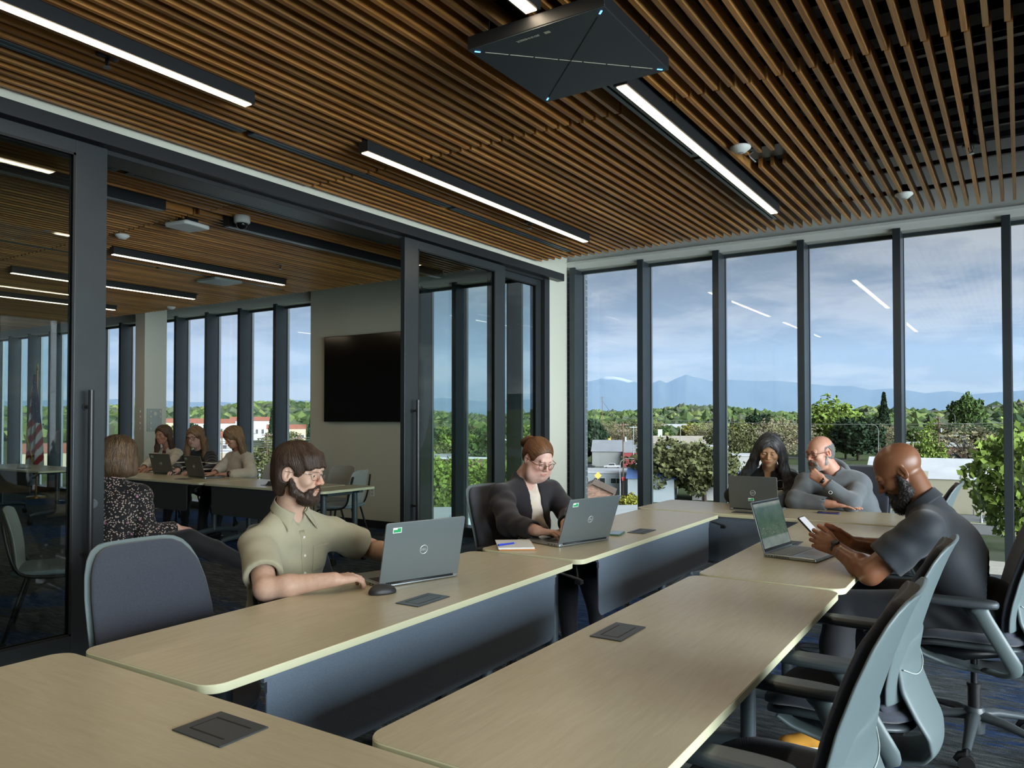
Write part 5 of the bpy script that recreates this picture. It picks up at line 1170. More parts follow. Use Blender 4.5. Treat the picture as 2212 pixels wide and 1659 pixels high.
for k in range(4):
    p = on_surf(vt, N1 + TA @ V3(.25, 0, -.085 - .082 * k), -TA[:, 0], .003); M = Matrix(np.column_stack([TA[:, 1], TA[:, 2], TA[:, 0]]).tolist()).to_4x4(); M.translation = Vector(p)
    MB().lathe([(0, .0035), (.0062, .0035), (.0068, .0018), (.0062, 0), (0, 0)][::-1], 14, 0, M).build('button', BTN, plk, smooth=True, auto=40)
surf_patch(root, vt, TA, N1 + TA @ V3(0, .092, -.19), [(-.048, -.065), (.048, .060)], SHK, 'breast_pocket', .0022, .0022, 12)
# ---------------------------------------------------------------- woman in the black cardigan
CARD = cloth_mat('black_cardigan', sl(34, 33, 38), .8, .10, 300); CRM = cloth_mat('cream_blouse', sl(212, 202, 186), .6, .05, 300, .3)
root, F, vh, vt, TA = human(dict(label='woman with round tortoiseshell glasses and a bun, in a black cardigan over a cream top', head=(-2.665, 4.365, 1.185), hrot=(-22, 24, 0), neck=(-2.785, 4.375, 1.035), face=-12, SL=(-2.71, 4.60, .94), SR=(-2.81, 4.14, .94), chest=(-2.83, 4.38, .80), pelvis=(-2.88, 4.41, .575), girth=1.24, armg=1.20, belly=.03,
    EL=(-2.53, 4.55, .80), WL=(-2.33, 4.14, .80), ER=(-2.61, 3.94, .805), WR=(-2.335, 3.815, .80), handL=((.75, -.6, -.05), (0, 0, 1), TYPE, (.7, .5, -.3), 1.0), handR=((.93, .34, -.06), (0, 0, 1), TYPE, (.7, .5, -.3), 1.0),
    skin=SK2, iris=BLU, look=(1, 0, -.55), eye=.5, eyez=-.006, headp=dict(jaw=1.16, cheek=1.25, fat=.030), lip=(.86, .58, .58), tint=[((.055, .045, -.035), (.040, .03, .035), (1.0, .68, .66), .9), ((.055, -.045, -.035), (.040, .03, .035), (1.0, .68, .66), .9), ((.105, 0, -.032), (.02, .02, .02), (1, .8, .78), .8)],
    top=dict(name='cardigan', mat=CARD, sleeve='long', cuff=.90, neck=(.066, 0), open=(.050, .095), bust=True, inner=('blouse', CRM), iv=.05, fold=(.0035, 60)), ease=.02, trousers=NAVYT, legs=((-2.86, 4.52, .55), (-2.86, 4.30, .55), (-2.38, 4.50, .57), (-2.38, 4.20, .57), (-2.30, 4.50, .10), (-2.25, 4.05, .10)), legg=1.15))
hair_obj(root, F, [ell((-.014, 0, .038), (.105, .084, .092)), ell((-.05, 0, .0), (.066, .074, .075))], HAUB, scalp(lambda P: (P[:, 0] > -.11) & ((P[:, 2] > .01) | (P[:, 0] < .0)), r=(.107, .087, .095)), lambda P, i, ph: np.array((-.118, 0, .055)) - P + .012 * np.stack([np.sin(ph + i), np.cos(ph + i), np.sin(ph * 2)], 1), 2200, 11, .0125, (.0012, .0024), [ell((.100, 0, -.014), (.074, .095, .092)), cap((.03, 0, -.13), (-.06, 0, -.15), .075, .06)] + ear_holes(), tone=(.5, 1.8), basetone=.55, seed=4)
hair_obj(root, F, [ell((-.128, .006, .052), (.034, .040, .034)), ell((-.140, -.012, .036), (.024, .030, .026)), ell((-.120, .018, .030), (.024, .026, .028))], HAUB, lambda rnd, n: rnd.uniform((-.165, -.04, .01), (-.09, .05, .09), (n, 3)), lambda P, i, ph: np.cross(P - np.array((-.128, .005, .05)), np.array((.9, .2, .35))) * 20 + .1 * np.stack([np.sin(ph), np.cos(ph), 0 * ph], 1), 420, 12, .008, (.0014, .0026), name='hair_bun', lo=(-.19, -.07, -.02), hi=(-.07, .07, .11), tone=(.35, 1.3), basetone=.45, lift=.003, seed=6)
brows(root, F, HLB, z=.020, arch=.004, th=.004, tilt=.002); glasses(root, F, 'eyeglasses', mat('tortoiseshell', sl(96, 52, 28), .25, 0, .7, var=.5, vs=120), 'round', .0017, .0235, .0215, z0=-.010, x0=.108, gap=.009)
# ---------------------------------------------------------------- woman with long grey hair
BPOLO = cloth_mat('black_polo', sl(24, 24, 26), .85, .08, 500)
root, F, vh, vt, TA = human(dict(label='woman with long black and grey hair in a black polo behind a dark laptop', head=(-1.752, 6.56, 1.182), hrot=(-79, 17, -3), neck=(-1.785, 6.69, 1.02), face=-88, SL=(-1.61, 6.70, .925), SR=(-1.985, 6.69, .925), chest=(-1.79, 6.74, .80), pelvis=(-1.80, 6.83, .56),
    EL=(-1.55, 6.48, .80), WL=(-1.66, 6.22, .79), ER=(-2.03, 6.46, .80), WR=(-1.82, 6.22, .79), handL=((-.15, -.9, -.05), (0, 0, 1), TYPE, (.7, .5, -.3), 1), handR=((.3, -.9, -.05), (0, 0, 1), TYPE, (.7, .5, -.3), 1), dres=.004,
    skin=SK3, iris=BRN, look=(1, 0, -.42), eye=.55, eyez=-.005, headp=dict(nose=1.02, cheek=1.12, jaw=.98), lip=(.84, .52, .54), top=dict(name='polo_shirt', mat=BPOLO, sleeve='long', cuff=.8, neck=(.060, 0), vneck=(.14, .12, .036, .008), bust=True), ease=.012,
    trousers=NAVYT, legs=((-1.71, 6.82, .54), (-1.89, 6.82, .54), (-1.66, 6.40, .56), (-1.94, 6.40, .56), (-1.66, 6.42, .1), (-1.94, 6.42, .1))))
collar(root, TA, np.array((-1.785, 6.69, 1.02)), 1.07, BPOLO, r=.064, opening=.05, spread=.06, name='collar')
def long_hair(root, F, m, sidesL, sidesR, face=(.092, 0, -.028, .072, .074, .088), n=3200, wave=.25, seed=8, tone=(.4, 2.6), basetone=.6, part=0.0, steps=26, step=.0150, thick=.030, top=.094, extra=(), lo=(-.20, -.26, -.46), hi=(.20, .26, .16), h=.0045, freq=.5):
    pr = [ell((-.012, 0, .040), (.112, .092, top)), ell((-.050, 0, -.02), (.066, .082, .090))]
    for pts in (sidesL, sidesR):
        for a, b in zip(pts[:-1], pts[1:]): pr.append(cap(a[:3], b[:3], a[3], b[3]))
    pr += list(extra)
    subs = [ell(face[:3], face[3:]), cap((.05, 0, -.13), (.06, 0, -.30), .050, .06)]
    def dirf(P, i, ph):
        up = np.clip((P[:, 2:3] - .02) / .08, 0, 1); out = np.stack([-.10 + 0 * ph, np.sign(P[:, 1] - part) * 1.0, -.5 + 0 * ph], 1); dn = np.stack([wave * np.sin(i * freq + ph), wave * np.cos(i * freq * .9 + ph * 1.3), -1 + 0 * ph], 1); return out * up + dn * (1 - up * .7)
    return hair_obj(root, F, pr, m, scalp(lambda P: (P[:, 2] > -.05) & ~((P[:, 0] > .07) & (P[:, 2] < .05)), r=(.114, .094, .098)), dirf, n, steps, step, (.0014, .0030), subs, lo=lo, hi=hi, tone=tone, basetone=basetone, seed=seed, h=h, groove=.0016, k=.025, lift=.0022)
long_hair(root, F, HGREY, [(.0, .085, .03, .028), (-.01, .100, -.06, .032), (-.005, .112, -.15, .034), (.04, .150, -.24, .034), (.085, .178, -.33, .022)], [(.0, -.085, .03, .028), (-.015, -.102, -.06, .034), (-.04, -.125, -.14, .036), (-.045, -.175, -.22, .034), (-.03, -.23, -.30, .020)], tone=(.35, 3.6), basetone=.5, wave=.30, part=.01)
brows(root, F, HBLK, z=.021, arch=.005, th=.0035, tilt=.006)
MB().tube([Vector(F[0] + F[1] @ V3(-.008 + .020 * math.sin(a), -.080, -.050 + .020 * math.cos(a)) * 1.07) for a in np.linspace(0, 2 * PI, 24, endpoint=False)], .0014, 6, closed=True).build('hoop_earring', mat('silver_hoop', sl(220, 220, 220), .2, .9), root, smooth=True)
bd = surf_patch(root, vt, TA, np.array((-1.785, 6.69, 1.02)) + TA @ V3(0, .115, -.155), [(-.045, -.012), (.045, .012)], mat('name_badge', sl(214, 212, 206), .4), 'name_badge', .004, .002, 4)
c0 = np.array((-1.785, 6.69, 1.02)) + TA @ V3(0, .105, -.095); rr_ = [on_surf(vt, c0 + TA @ V3(.25, .034 * math.cos(a), .034 * math.sin(a)), -TA[:, 0], .002) for a in np.linspace(0, 2 * PI, 30, endpoint=False)]
MB().tube([Vector(p) for p in rr_], .0012, 5, closed=True).build('round_chest_emblem', mat('emblem_thread', sl(196, 200, 200), .6), root)
# ---------------------------------------------------------------- man in the grey hoodie
HOOD = cloth_mat('grey_hoodie', sl(92, 98, 102), .95, .14, 700, .3)
root, F, vh, vt, TA = human(dict(label='balding man in glasses and a grey hoodie resting his chin on his hand', head=(-1.345, 6.515, 1.178), hrot=(-124, 10, 0), neck=(-1.265, 6.62, 1.01), face=-97, SL=(-1.07, 6.62, .925), SR=(-1.46, 6.55, .925), chest=(-1.22, 6.66, .80), pelvis=(-1.14, 6.76, .565), girth=1.16, armg=1.10, belly=.035, armup=True,
    EL=(-1.085, 6.355, .800), WL=(-1.285, 6.315, .965), ER=(-1.50, 6.345, .80), WR=(-1.21, 6.31, .79), handL=((-.80, .12, .58), (-.15, -.95, .25), FIST, (.85, -.05, -.45), 1), handR=((1, .03, -.05), (0, 0, 1), FLAT, (.75, .5, -.1), 1), dres=.0036,
    skin=SK4, iris=BRN, look=(1, .1, -.38), eye=.5, eyez=-.005, headp=dict(nose=1.12, jaw=1.04, fat=.008), lip=(.85, .6, .58), tint=[((-.01, .08, -.005), (.04, .02, .045), (1, .72, .68), 1.0), ((.104, 0, -.03), (.03, .03, .03), (1, .82, .8), 1.0)],
    top=dict(name='hoodie', mat=HOOD, sleeve='long', cuff=.86, neck=(.068, 0), open=(.030, .012), fold=(.005, 50), tfold=(.006, 26), inner=('undershirt', cloth_mat('slate_undershirt', sl(120, 132, 138)))), ease=.024, trousers=NAVYT, legs=((-1.05, 6.75, .545), (-1.25, 6.75, .545), (-1.05, 6.32, .57), (-1.33, 6.32, .57), (-1.05, 6.36, .1), (-1.33, 6.36, .1))))
hair_obj(root, F, [ell((-.018, 0, .018), (.103, .0805, .078)), ell((-.050, 0, -.03), (.060, .068, .055))], HSILV, scalp(lambda P: (P[:, 2] < .062) & (P[:, 0] < .02) & (P[:, 2] > -.06), r=(.104, .083, .082)), lambda P, i, ph: np.stack([-.6 + 0 * ph, .2 * np.sin(ph), -.8 + 0 * ph], 1), 1400, 3, .007, (.0009, .0016), [ell((.085, 0, .02), (.078, .13, .14)), ell((-.005, 0, .110), (.125, .10, .054)), cap((.03, 0, -.14), (-.04, 0, -.13), .07, .05), ell((.0, .08, -.05), (.034, .03, .034)), ell((.0, -.08, -.05), (.034, .03, .034))] + ear_holes(), tone=(.5, 1.6), basetone=.9, seed=3)
beard(root, F, hair_mat('hair_grey_white', sl(150, 148, 142)), n=1300, tone=(.6, 1.5), seed=9); brows(root, F, HBLK, z=.022, arch=.004, th=.006, tilt=.001); glasses(root, F, 'eyeglasses', mat('dark_half_rim', sl(40, 38, 40), .3, .4), 'square', .0013, .0265, .0175, z0=-.004, full=True)
def hood(root, TA, N, s, m):
    def fn(u, v):
        t = u * 2 - 1; a = PI - (PI - .55) * abs(t); sg = 1 if t >= 0 else -1; q = abs(t); ph_ = v * 2 * PI; rr = .088 + .020 * q; rad = .034 * (1 - .40 * q ** 2)
        return tuple(N + TA @ V3(math.cos(a) * (rr + rad * math.cos(ph_)) - .012, sg * math.sin(a) * (rr + rad * math.cos(ph_)), .030 + .030 * (1 - q) - .055 * q ** 1.7 + rad * math.sin(ph_) * 1.2) * s)
    return MB().grid(fn, 41, 14).build('hood', m, root, smooth=True, sub=1)
N4 = np.array((-1.265, 6.62, 1.01)); hood(root, TA, N4, 1.07, HOOD)
for sg in (1, -1): MB().tube([Vector(on_surf(vt, N4 + TA @ V3(.25, sg * .05, -.06 - .03 * k), -TA[:, 0], .004)) for k in range(4 + (sg < 0) * 2)], .0026, 6).build('drawstring', mat('drawstring_grey', sl(176, 180, 184), .7), root, smooth=True)
zp = MB().tube([Vector(on_surf(vt, N4 + TA @ V3(.25, .012, -.07 - .022 * k), -TA[:, 0], .003)) for k in range(12)], .0030, 6, flat=.5).build('zip', mat('zip_teeth', sl(150, 152, 154), .35, .6), root, smooth=True)
wr = V3(-1.285, 6.315, .965); ax = unit(V3(-1.285, 6.315, .965) - V3(-1.085, 6.355, .80)); MB().tube([Vector(wr - ax * .012), Vector(wr + ax * .012)], .0345, 20, flat=.86).build('wristband', mat('black_band', sl(18, 18, 20), .4), root, smooth=True)
lg_ = V3(*lerp((-1.085, 6.355, .80), (-1.285, 6.315, .965), .62)) + V3(-.01, -.058, -.02); MB().tube([Vector(lg_ + V3(.013 * math.cos(a), -.001, .011 * math.sin(a))) for a in np.linspace(0, 2 * PI, 20, endpoint=False)], .002, 5, closed=True).build('sleeve_emblem', mat('emblem_white', sl(210, 214, 216), .6), root)
# ---------------------------------------------------------------- bald man in the black polo
BP2 = cloth_mat('black_polo_jersey', sl(38, 44, 50), .62, .08, 600, .2)
root, F, vh, vt, TA = human(dict(label='bald bearded man in a black polo looking down at the phone in his hands', head=(-.475, 3.985, 1.203), hrot=(-171, 36, 0), neck=(-.375, 3.99, 1.055), face=-176, SL=(-.355, 3.79, .965), SR=(-.33, 4.20, .965), chest=(-.285, 3.995, .845), pelvis=(-.165, 4.01, .635), girth=1.12, armg=1.14, armup=False,
    EL=(-.565, 3.735, .765), WL=(-.728, 3.885, .835), ER=(-.50, 4.27, .79), WR=(-.70, 4.085, .838), handL=((-.88, .22, .30), (-.15, -.95, .28), GRIPL, (.75, .45, -.15), 1.0), handR=((-.90, -.18, .30), (.05, .96, .15), GRIP, (.80, .35, -.12), 1.0),
    skin=SK5, iris=BRN, look=(1, 0, -.45), eye=.45, eyez=-.006, headp=dict(nose=1.12, brow=1.12, jaw=1.05), lip=(.72, .50, .50), palm=(1.35, 1.2, 1.1), nail=(1.5, 1.35, 1.3), hs=1.04,
    top=dict(name='polo_shirt', mat=BP2, sleeve='short', slen=.72, neck=(.064, 0), fold=(.003, 60), tfold=(.003, 24)), ease=.014, trousers=cloth_mat('black_chinos', sl(34, 37, 41), .75), legs=((-.20, 3.90, .60), (-.20, 4.12, .60), (-.70, 3.83, .585), (-.70, 4.22, .58), (-.71, 3.56, .13), (-.62, 4.26, .13)), legg=1.12))
def salt(P): 
    r = np.random.RandomState(1).rand(len(P)); m = (P[:, 0] < .055) & (P[:, 2] > -.12); return np.where((m & (r < .42))[:, None], 7.0, 1.0) * np.ones((len(P), 3))
def salt_beard(root, F):
    o, A, s = F; pr = [cap((.012, .066, -.020), (.024, .062, -.072), .0150, .024), cap((.012, -.066, -.020), (.024, -.062, -.072), .0150, .024), cap((.024, .058, -.080), (.072, .024, -.112), .026, .030), cap((.024, -.058, -.080), (.072, -.024, -.112), .026, .030), cap((.078, -.016, -.108), (.082, .016, -.108), .032, .032), ell((.066, 0, -.132), (.046, .044, .038)), cap((.094, .008, -.050), (.080, .032, -.072), .0068, .010), cap((.094, -.008, -.050), (.080, -.032, -.072), .0068, .010)]
    v = Vol(*(lambda cs: (cs.min(0), cs.max(0)))(np.array([[x, y, z] for x in (-.04, .15) for y in (-.11, .11) for z in (-.2, .01)]) * s @ A.T + o), .0032)
    for p in pr: v.add(xf(p, F), .014)
    v.add(xf(ell((.106, 0, -.066), (.014, .020, .006)), F), .003, 's'); v.field(lambda X, Y, Z: .0018 * wob(X, Y, Z, 330, 2)); P_, Q = v.mesh(); L_ = ((P_ - o) / s) @ A
    rnd = np.random.RandomState(5); n = 2600; idx = rnd.randint(0, len(P_), n); W = P_[idx] + rnd.randn(n, 3) * .001; Vv, Q2, _ = ribbons(v, W, lambda P, i, ph: np.stack([np.sin(ph * 3 + i * 2), np.cos(ph * 5 + i * 2.4), -.6 + np.sin(ph * 2 + i * 1.7)], 1), 4, .0034, .0009, .0018, rnd, lift=.0035)
    Lr = ((W - o) / s) @ A; g = (Lr[:, 0] < .060) & (Lr[:, 2] > -.125) & (rnd.rand(n) < .45); tn = np.where(g, 5.5, .8); col = np.repeat(tn, 15)[:, None] * np.ones((1, 3))
    np_mesh('beard', [(P_, Q), (Vv, Q2)], HBLK, root, cols=[np.full((len(P_), 3), .8), col])
salt_beard(root, F); brows(root, F, HBLK, z=.022, arch=.004, th=.006)
N5 = np.array((-.375, 3.99, 1.055)); collar(root, TA, N5 + TA @ V3(-.004, 0, .004), 1.07, BP2, r=.070, h=.042, opening=.04, spread=.04, back=.036)
def band(root, E_, W_, t, r, hw, m, name, flat=.85):
    a = unit(np.array(W_) - np.array(E_)); c = lerp(E_, W_, t); return MB().tube([Vector(c - a * hw), Vector(c - a * hw * .4), Vector(c + a * hw * .4), Vector(c + a * hw)], [r * .97, r, r, r * .97], 24, flat=flat).build(name, m, root, smooth=True)
EL, WL, ER, WR = (-.565, 3.735, .765), (-.728, 3.885, .835), (-.50, 4.27, .79), (-.70, 4.085, .838)
w = band(root, EL, WL, .99, .0335, .011, mat('watch_strap', sl(22, 22, 24), .4), 'wristwatch', 1.0); cW = lerp(EL, WL, .99); u_ = unit(V3(-.2, -.35, .9)); MB().cyl(cW + u_ * .030, cW + u_ * .041, .020, 20).build('watch_case', mat('watch_steel', sl(60, 60, 62), .2, .8), w, smooth=True, auto=40)
band(root, EL, WL, .84, .0365, .004, mat('steel_bracelet', sl(120, 122, 124), .3, .8), 'bracelet', 1.0); band(root, EL, WL, .78, .0375, .003, mat('dark_bracelet', sl(50, 44, 40), .5), 'bracelet', 1.0); band(root, ER, WR, .82, .0365, .006, mat('beaded_bracelet', sl(28, 30, 32), .4), 'beaded_bracelet', 1.0)
hp_, nl_ = hand_prims(WL, (-.88, .22, .30), (-.15, -.95, .28), 'L', 1.07 * 1.04, GRIPL)
t = thing('mobile_phone', 'phone with a lit white screen held in the bald man\'s hands', 'phone', (0, 0, 0)); d = unit((-.62, .08, .62)); nn = unit(V3(.52, -.10, .60) - d * (V3(.52, -.10, .60) @ d)); M = Matrix(np.column_stack([np.cross(d, nn), d, nn]).tolist()).to_4x4(); M.translation = Vector((-.862, 3.985, .905))
MB().prism(rrect(-.038, -.078, .038, .078, .009, 4), -.0045, .0045, 0, M).build('case', mat('phone_dark_case', sl(36, 32, 32), .4), t, bevel=.002, smooth=True, auto=40); MB().prism(rrect(-.034, -.073, .034, .073, .007, 4), .0045, .005, 0, M).build('display', emis('phone_display_light', (.85, .9, .95), .75), t)
sh = shoe(root, (-.71, 3.56, .115), 203, 1.07, mat('ochre_suede', sl(184, 132, 44), .9, bump=.3, bs=300), mat('white_sole', sl(214, 216, 212), .6)); shoe(root, (-.62, 4.26, .115), 190, 1.07, mat('ochre_suede', sl(184, 132, 44)), MATS['white_sole'])
# ---------------------------------------------------------------- woman in the floral blouse, from behind
def floral(t, co, src):
    v = t.n('ShaderNodeTexVoronoi', Scale=84.0, Randomness=1.0); t.l(co, 'Vector', v, 'Vector'); r1 = t.ramp(v, 'Distance', [(.0, (.45, .42, .30)), (.14, (.05, .05, .05)), (.20, sl(190, 176, 160)), (.36, sl(186, 170, 160)), (.40, (0, 0, 0))]); m1 = t.ramp(v, 'Distance', [(.40, (1, 1, 1)), (.43, (0, 0, 0))])
    sel = t.n('ShaderNodeSeparateColor'); t.l(v, 'Color', sel, 0); th = t.ramp(sel, 0, [(.34, (0, 0, 0)), (.36, (1, 1, 1))]); mm = t.mix(1, (m1, 'Color'), (th, 'Color'), 'MULTIPLY'); a = t.mix((mm, 2), (.010, .010, .012), (r1, 'Color'))
    v2 = t.n('ShaderNodeTexVoronoi', Scale=27.0); t.l(co, 'Vector', v2, 'Vector'); n3 = t.noise(co, 130, 2, .6); m2 = t.ramp(v2, 'Distance', [(.22, (1, 1, 1)), (.27, (0, 0, 0))]); s2 = t.n('ShaderNodeSeparateColor'); t.l(v2, 'Color', s2, 0); th2 = t.ramp(s2, 1, [(.66, (0, 0, 0)), (.68, (1, 1, 1))]); m3 = t.mix(1, (m2, 'Color'), (th2, 'Color'), 'MULTIPLY'); nr = t.ramp(n3, 'Fac', [(.42, sl(96, 70, 100)), (.55, sl(200, 140, 160))]); b = t.mix((m3, 2), (a, 2), (nr, 'Color')); return (b, 2)
FLO = cloth_mat('floral_chiffon', (.01, .01, .01), .7, 0, 400, .1, pattern=floral)
root, F, vh, vt, TA = human(dict(label='woman in a black floral blouse with a brown bob, seen from behind beyond the doors', head=(-5.125, 2.925, 1.185), hrot=(118, 8, 0), neck=(-5.10, 2.88, 1.01), face=112, SL=(-5.285, 2.81, .925), SR=(-4.945, 2.97, .925), chest=(-5.08, 2.84, .80), pelvis=(-5.06, 2.80, .55), girth=1.12,
    EL=(-5.36, 2.98, .70), WL=(-5.20, 3.18, .66), ER=(-4.87, 2.97, .67), WR=(-4.88, 3.19, .695), handL=((.6, .6, -.3), (0, .2, 1), FLAT, (.7, .5, -.3), 1), handR=((.45, .85, -.25), (.2, 0, 1), TYPE, (.7, .5, -.3), 1), dres=.0042, hres=.004,
    skin=SK2, iris=BRN, top=dict(name='floral_blouse', mat=FLO, sleeve='long', cuff=.96, neck=(.062, 0), tfold=(.004, 26)), ease=.018, trousers=NAVYT, legs=((-5.20, 2.78, .54), (-5.02, 2.76, .54), (-5.02, 3.24, .58), (-4.74, 3.20, .62), (-5.00, 3.26, .12), (-4.58, 3.66, .36))))
hair_obj(root, F, [ell((-.012, 0, .042), (.122, .104, .098)), ell((-.040, 0, -.03), (.104, .110, .085)), ell((-.030, .0, -.085), (.090, .112, .052)), cap((.02, .085, -.02), (.03, .088, -.09), .028, .022), cap((.02, -.085, -.02), (.03, -.088, -.09), .028, .022)], HLB, scalp(lambda P: (P[:, 2] > -.03), r=(.122, .104, .10)), down((0, 0, -1), (-.02, 0, .10), .8, .45, .9), 3000, 16, .0125, (.0016, .0034), [ell((.10, 0, -.04), (.075, .075, .09))], tone=(.35, 1.8), basetone=.55, seed=12, h=.0042, groove=.002, lift=.003)
shoe(root, (-4.58, 3.66, .36), 38, 1.07, mat('black_leather', sl(22, 23, 25), .25), tilt=28); shoe(root, (-5.00, 3.26, .115), 60, 1.07, MATS['black_leather'])
# ---------------------------------------------------------------- three women at the other room's table
CREAMC = cloth_mat('cream_knit_cardigan', sl(196, 190, 172), .95, .12, 260, .3, .003); MARO = cloth_mat('maroon_top', sl(84, 26, 44)); BEIG = cloth_mat('beige_knit', sl(178, 168, 150), .95, .06, 300, .3, .002)
def stripes(t, co, src):
    w = t.n('ShaderNodeTexWave', Scale=5.2, Distortion=1.2, Detail=1.0); w.bands_direction = 'Z'; t.l(co, 'Vector', w, 'Vector'); r = t.ramp(w, 'Fac', [(.90, (.010, .010, .012)), (.93, sl(206, 200, 188))]); se = t.n('ShaderNodeSeparateXYZ'); t.l(co, 'Vector', se, 0); z = t.n('ShaderNodeMapRange'); t.l(se, 2, z, 0); z.inputs[1].default_value = .93; z.inputs[2].default_value = .91; m = t.mix((z, 0), (.010, .010, .012), (r, 'Color')); return (m, 2)
STR = cloth_mat('striped_knit', (.01, .01, .01), .9, 0, 300, .2, pattern=stripes)
def seated_woman(label, hc, hyaw, hp_, fc, tp, skin, WL, WR, dL, dR, roll=0, g=1.0, lk=(1, 0, -.3), lean=.10, armg=1.0, ease=.014, **kw):
    x, y, z = hc; f = V3(math.cos(R(fc)), math.sin(R(fc)), 0); l = V3(-f[1], f[0], 0); N = V3(x, y, z) - f * .085 - V3(0, 0, .175); Pv = V3(N[0], N[1], .56) - f * .10; Ch = V3(N[0], N[1], .80) - f * .04
    SL, SR = N + l * .175 * (1 + (g - 1) * .5) - V3(0, 0, .09), N - l * .175 * (1 + (g - 1) * .5) - V3(0, 0, .09)
    def elb(S, W_, sd):
        m = lerp(S, W_, .5); d = np.linalg.norm(np.array(W_) - S); hgt = math.sqrt(max(.0025, .31 ** 2 - (d / 2) ** 2)); return m + unit(l * sd * .8 - V3(0, 0, .5) - f * .2) * hgt
    EL, ER = elb(SL, WL, 1), elb(SR, WR, -1); EL[2] = max(EL[2], .79); ER[2] = max(ER[2], .79)
    legs = (Pv + l * .09, Pv - l * .09, Pv + l * .12 + f * .46 + V3(0, 0, .02), Pv - l * .12 + f * .46 + V3(0, 0, .02), V3(*(Pv + l * .12 + f * .46)[:2], .1), V3(*(Pv - l * .10 + f * .55)[:2], .1))
    sp = dict(label=label, head=hc, hrot=(hyaw, hp_, roll), neck=N, face=fc, SL=SL, SR=SR, chest=Ch, pelvis=Pv, girth=g, armg=armg, EL=EL, WL=WL, ER=ER, WR=WR, handL=(dL, (0, 0, 1), TYPE, (.7, .5, -.3), 1), handR=(dR, (0, 0, 1), TYPE, (.7, .5, -.3), 1), dres=.0045, hres=.0032, cres=.0085, skin=skin, iris=BRN, look=lk, top=tp, ease=ease, trousers=NAVYT, legs=legs); sp.update(kw)
    r = human(sp)
    for k in (4, 5): shoe(r[0], V3(legs[k][0], legs[k][1], .115), fc, 1.05, mat('black_leather', sl(22, 23, 25), .25))
    return r
root, F, vh, vt, TA = seated_woman('smiling woman with long dark hair in a cream cardigan over a maroon top', (-9.93, 6.30, 1.215), -72, 3, -85, dict(name='cardigan', mat=CREAMC, sleeve='long', neck=(.062, 0), open=(.036, .060), inner=('maroon_top', MARO), bust=True, fold=(.004, 60)), SK6, (-9.50, 5.92, .785), (-9.72, 5.88, .785), (-.2, -.9, 0), (.1, -.95, 0), headp=dict(cheek=1.15), lip=(1.25, 1.0, .95), armg=1.1)
long_hair(root, F, HDB, [(.0, .083, .03, .022), (-.02, .092, -.06, .028), (-.03, .105, -.16, .030), (-.03, .120, -.26, .028), (-.02, .128, -.34, .014)], [(.0, -.083, .03, .022), (-.015, -.092, -.06, .026), (.0, -.100, -.16, .028), (.02, -.110, -.26, .022), (.03, -.115, -.32, .012)], n=1500, wave=.10, seed=21, tone=(.5, 2.0), steps=22, h=.006, face=(.090, 0, -.022, .072, .076, .092)); brows(root, F, HBLK)
root, F, vh, vt, TA = seated_woman('woman with dark round glasses in a black sweater with white stripes', (-9.03, 6.18, 1.205), -70, 8, -80, dict(name='striped_sweater', mat=STR, sleeve='long', neck=(.060, 0), bust=True), SK2, (-8.55, 5.86, .785), (-8.92, 5.86, .785), (-.4, -.8, 0), (.2, -.95, 0), g=1.15, armg=1.15, headp=dict(jaw=1.05, fat=.008), lip=(.86, .55, .52))
long_hair(root, F, HBL, [(.0, .086, .03, .026), (-.02, .105, -.05, .034), (-.01, .118, -.14, .034), (.02, .122, -.22, .030), (.04, .12, -.28, .016)], [(.0, -.086, .03, .026), (-.01, -.102, -.06, .032), (.02, -.108, -.16, .034), (.05, -.10, -.25, .028), (.06, -.10, -.32, .014)], n=1500, wave=.55, seed=22, tone=(.35, 1.9), steps=20, h=.006, face=(.092, 0, -.024, .070, .072, .086)); brows(root, F, HLB); glasses(root, F, 'eyeglasses', mat('black_acetate', sl(24, 20, 20), .3), 'round', .0024, .0245, .0225, z0=-.004, x0=.106)
root, F, vh, vt, TA = seated_woman('woman with long wavy light brown hair in a beige sweater, looking down', (-8.14, 6.10, 1.215), -103, 26, -95, dict(name='sweater', mat=BEIG, sleeve='long', neck=(.060, 0), bust=True, tfold=(.003, 20)), SK6, (-7.90, 5.84, .785), (-8.10, 5.80, .785), (-.75, -.5, 0), (-.8, -.4, 0), g=1.05, armg=1.05, headp=dict())
long_hair(root, F, HBL, [(.0, .086, .03, .026), (-.02, .105, -.05, .034), (.0, .110, -.14, .036), (.03, .110, -.24, .034), (.06, .10, -.33, .016)], [(.0, -.086, .03, .026), (-.02, -.102, -.06, .034), (-.01, -.110, -.16, .034), (.02, -.11, -.25, .028), (.04, -.11, -.32, .014)], n=1500, wave=.45, seed=23, tone=(.35, 1.9), steps=22, h=.006, face=(.094, 0, -.030, .070, .070, .084)); brows(root, F, HLB)
band(root, (-7.7, 6.0, .8), (-7.90, 5.84, .785), .95, .036, .012, MATS['watch_strap'], 'wristwatch', 1.0)
print('people done %.1f s' % (time.time() - T0))
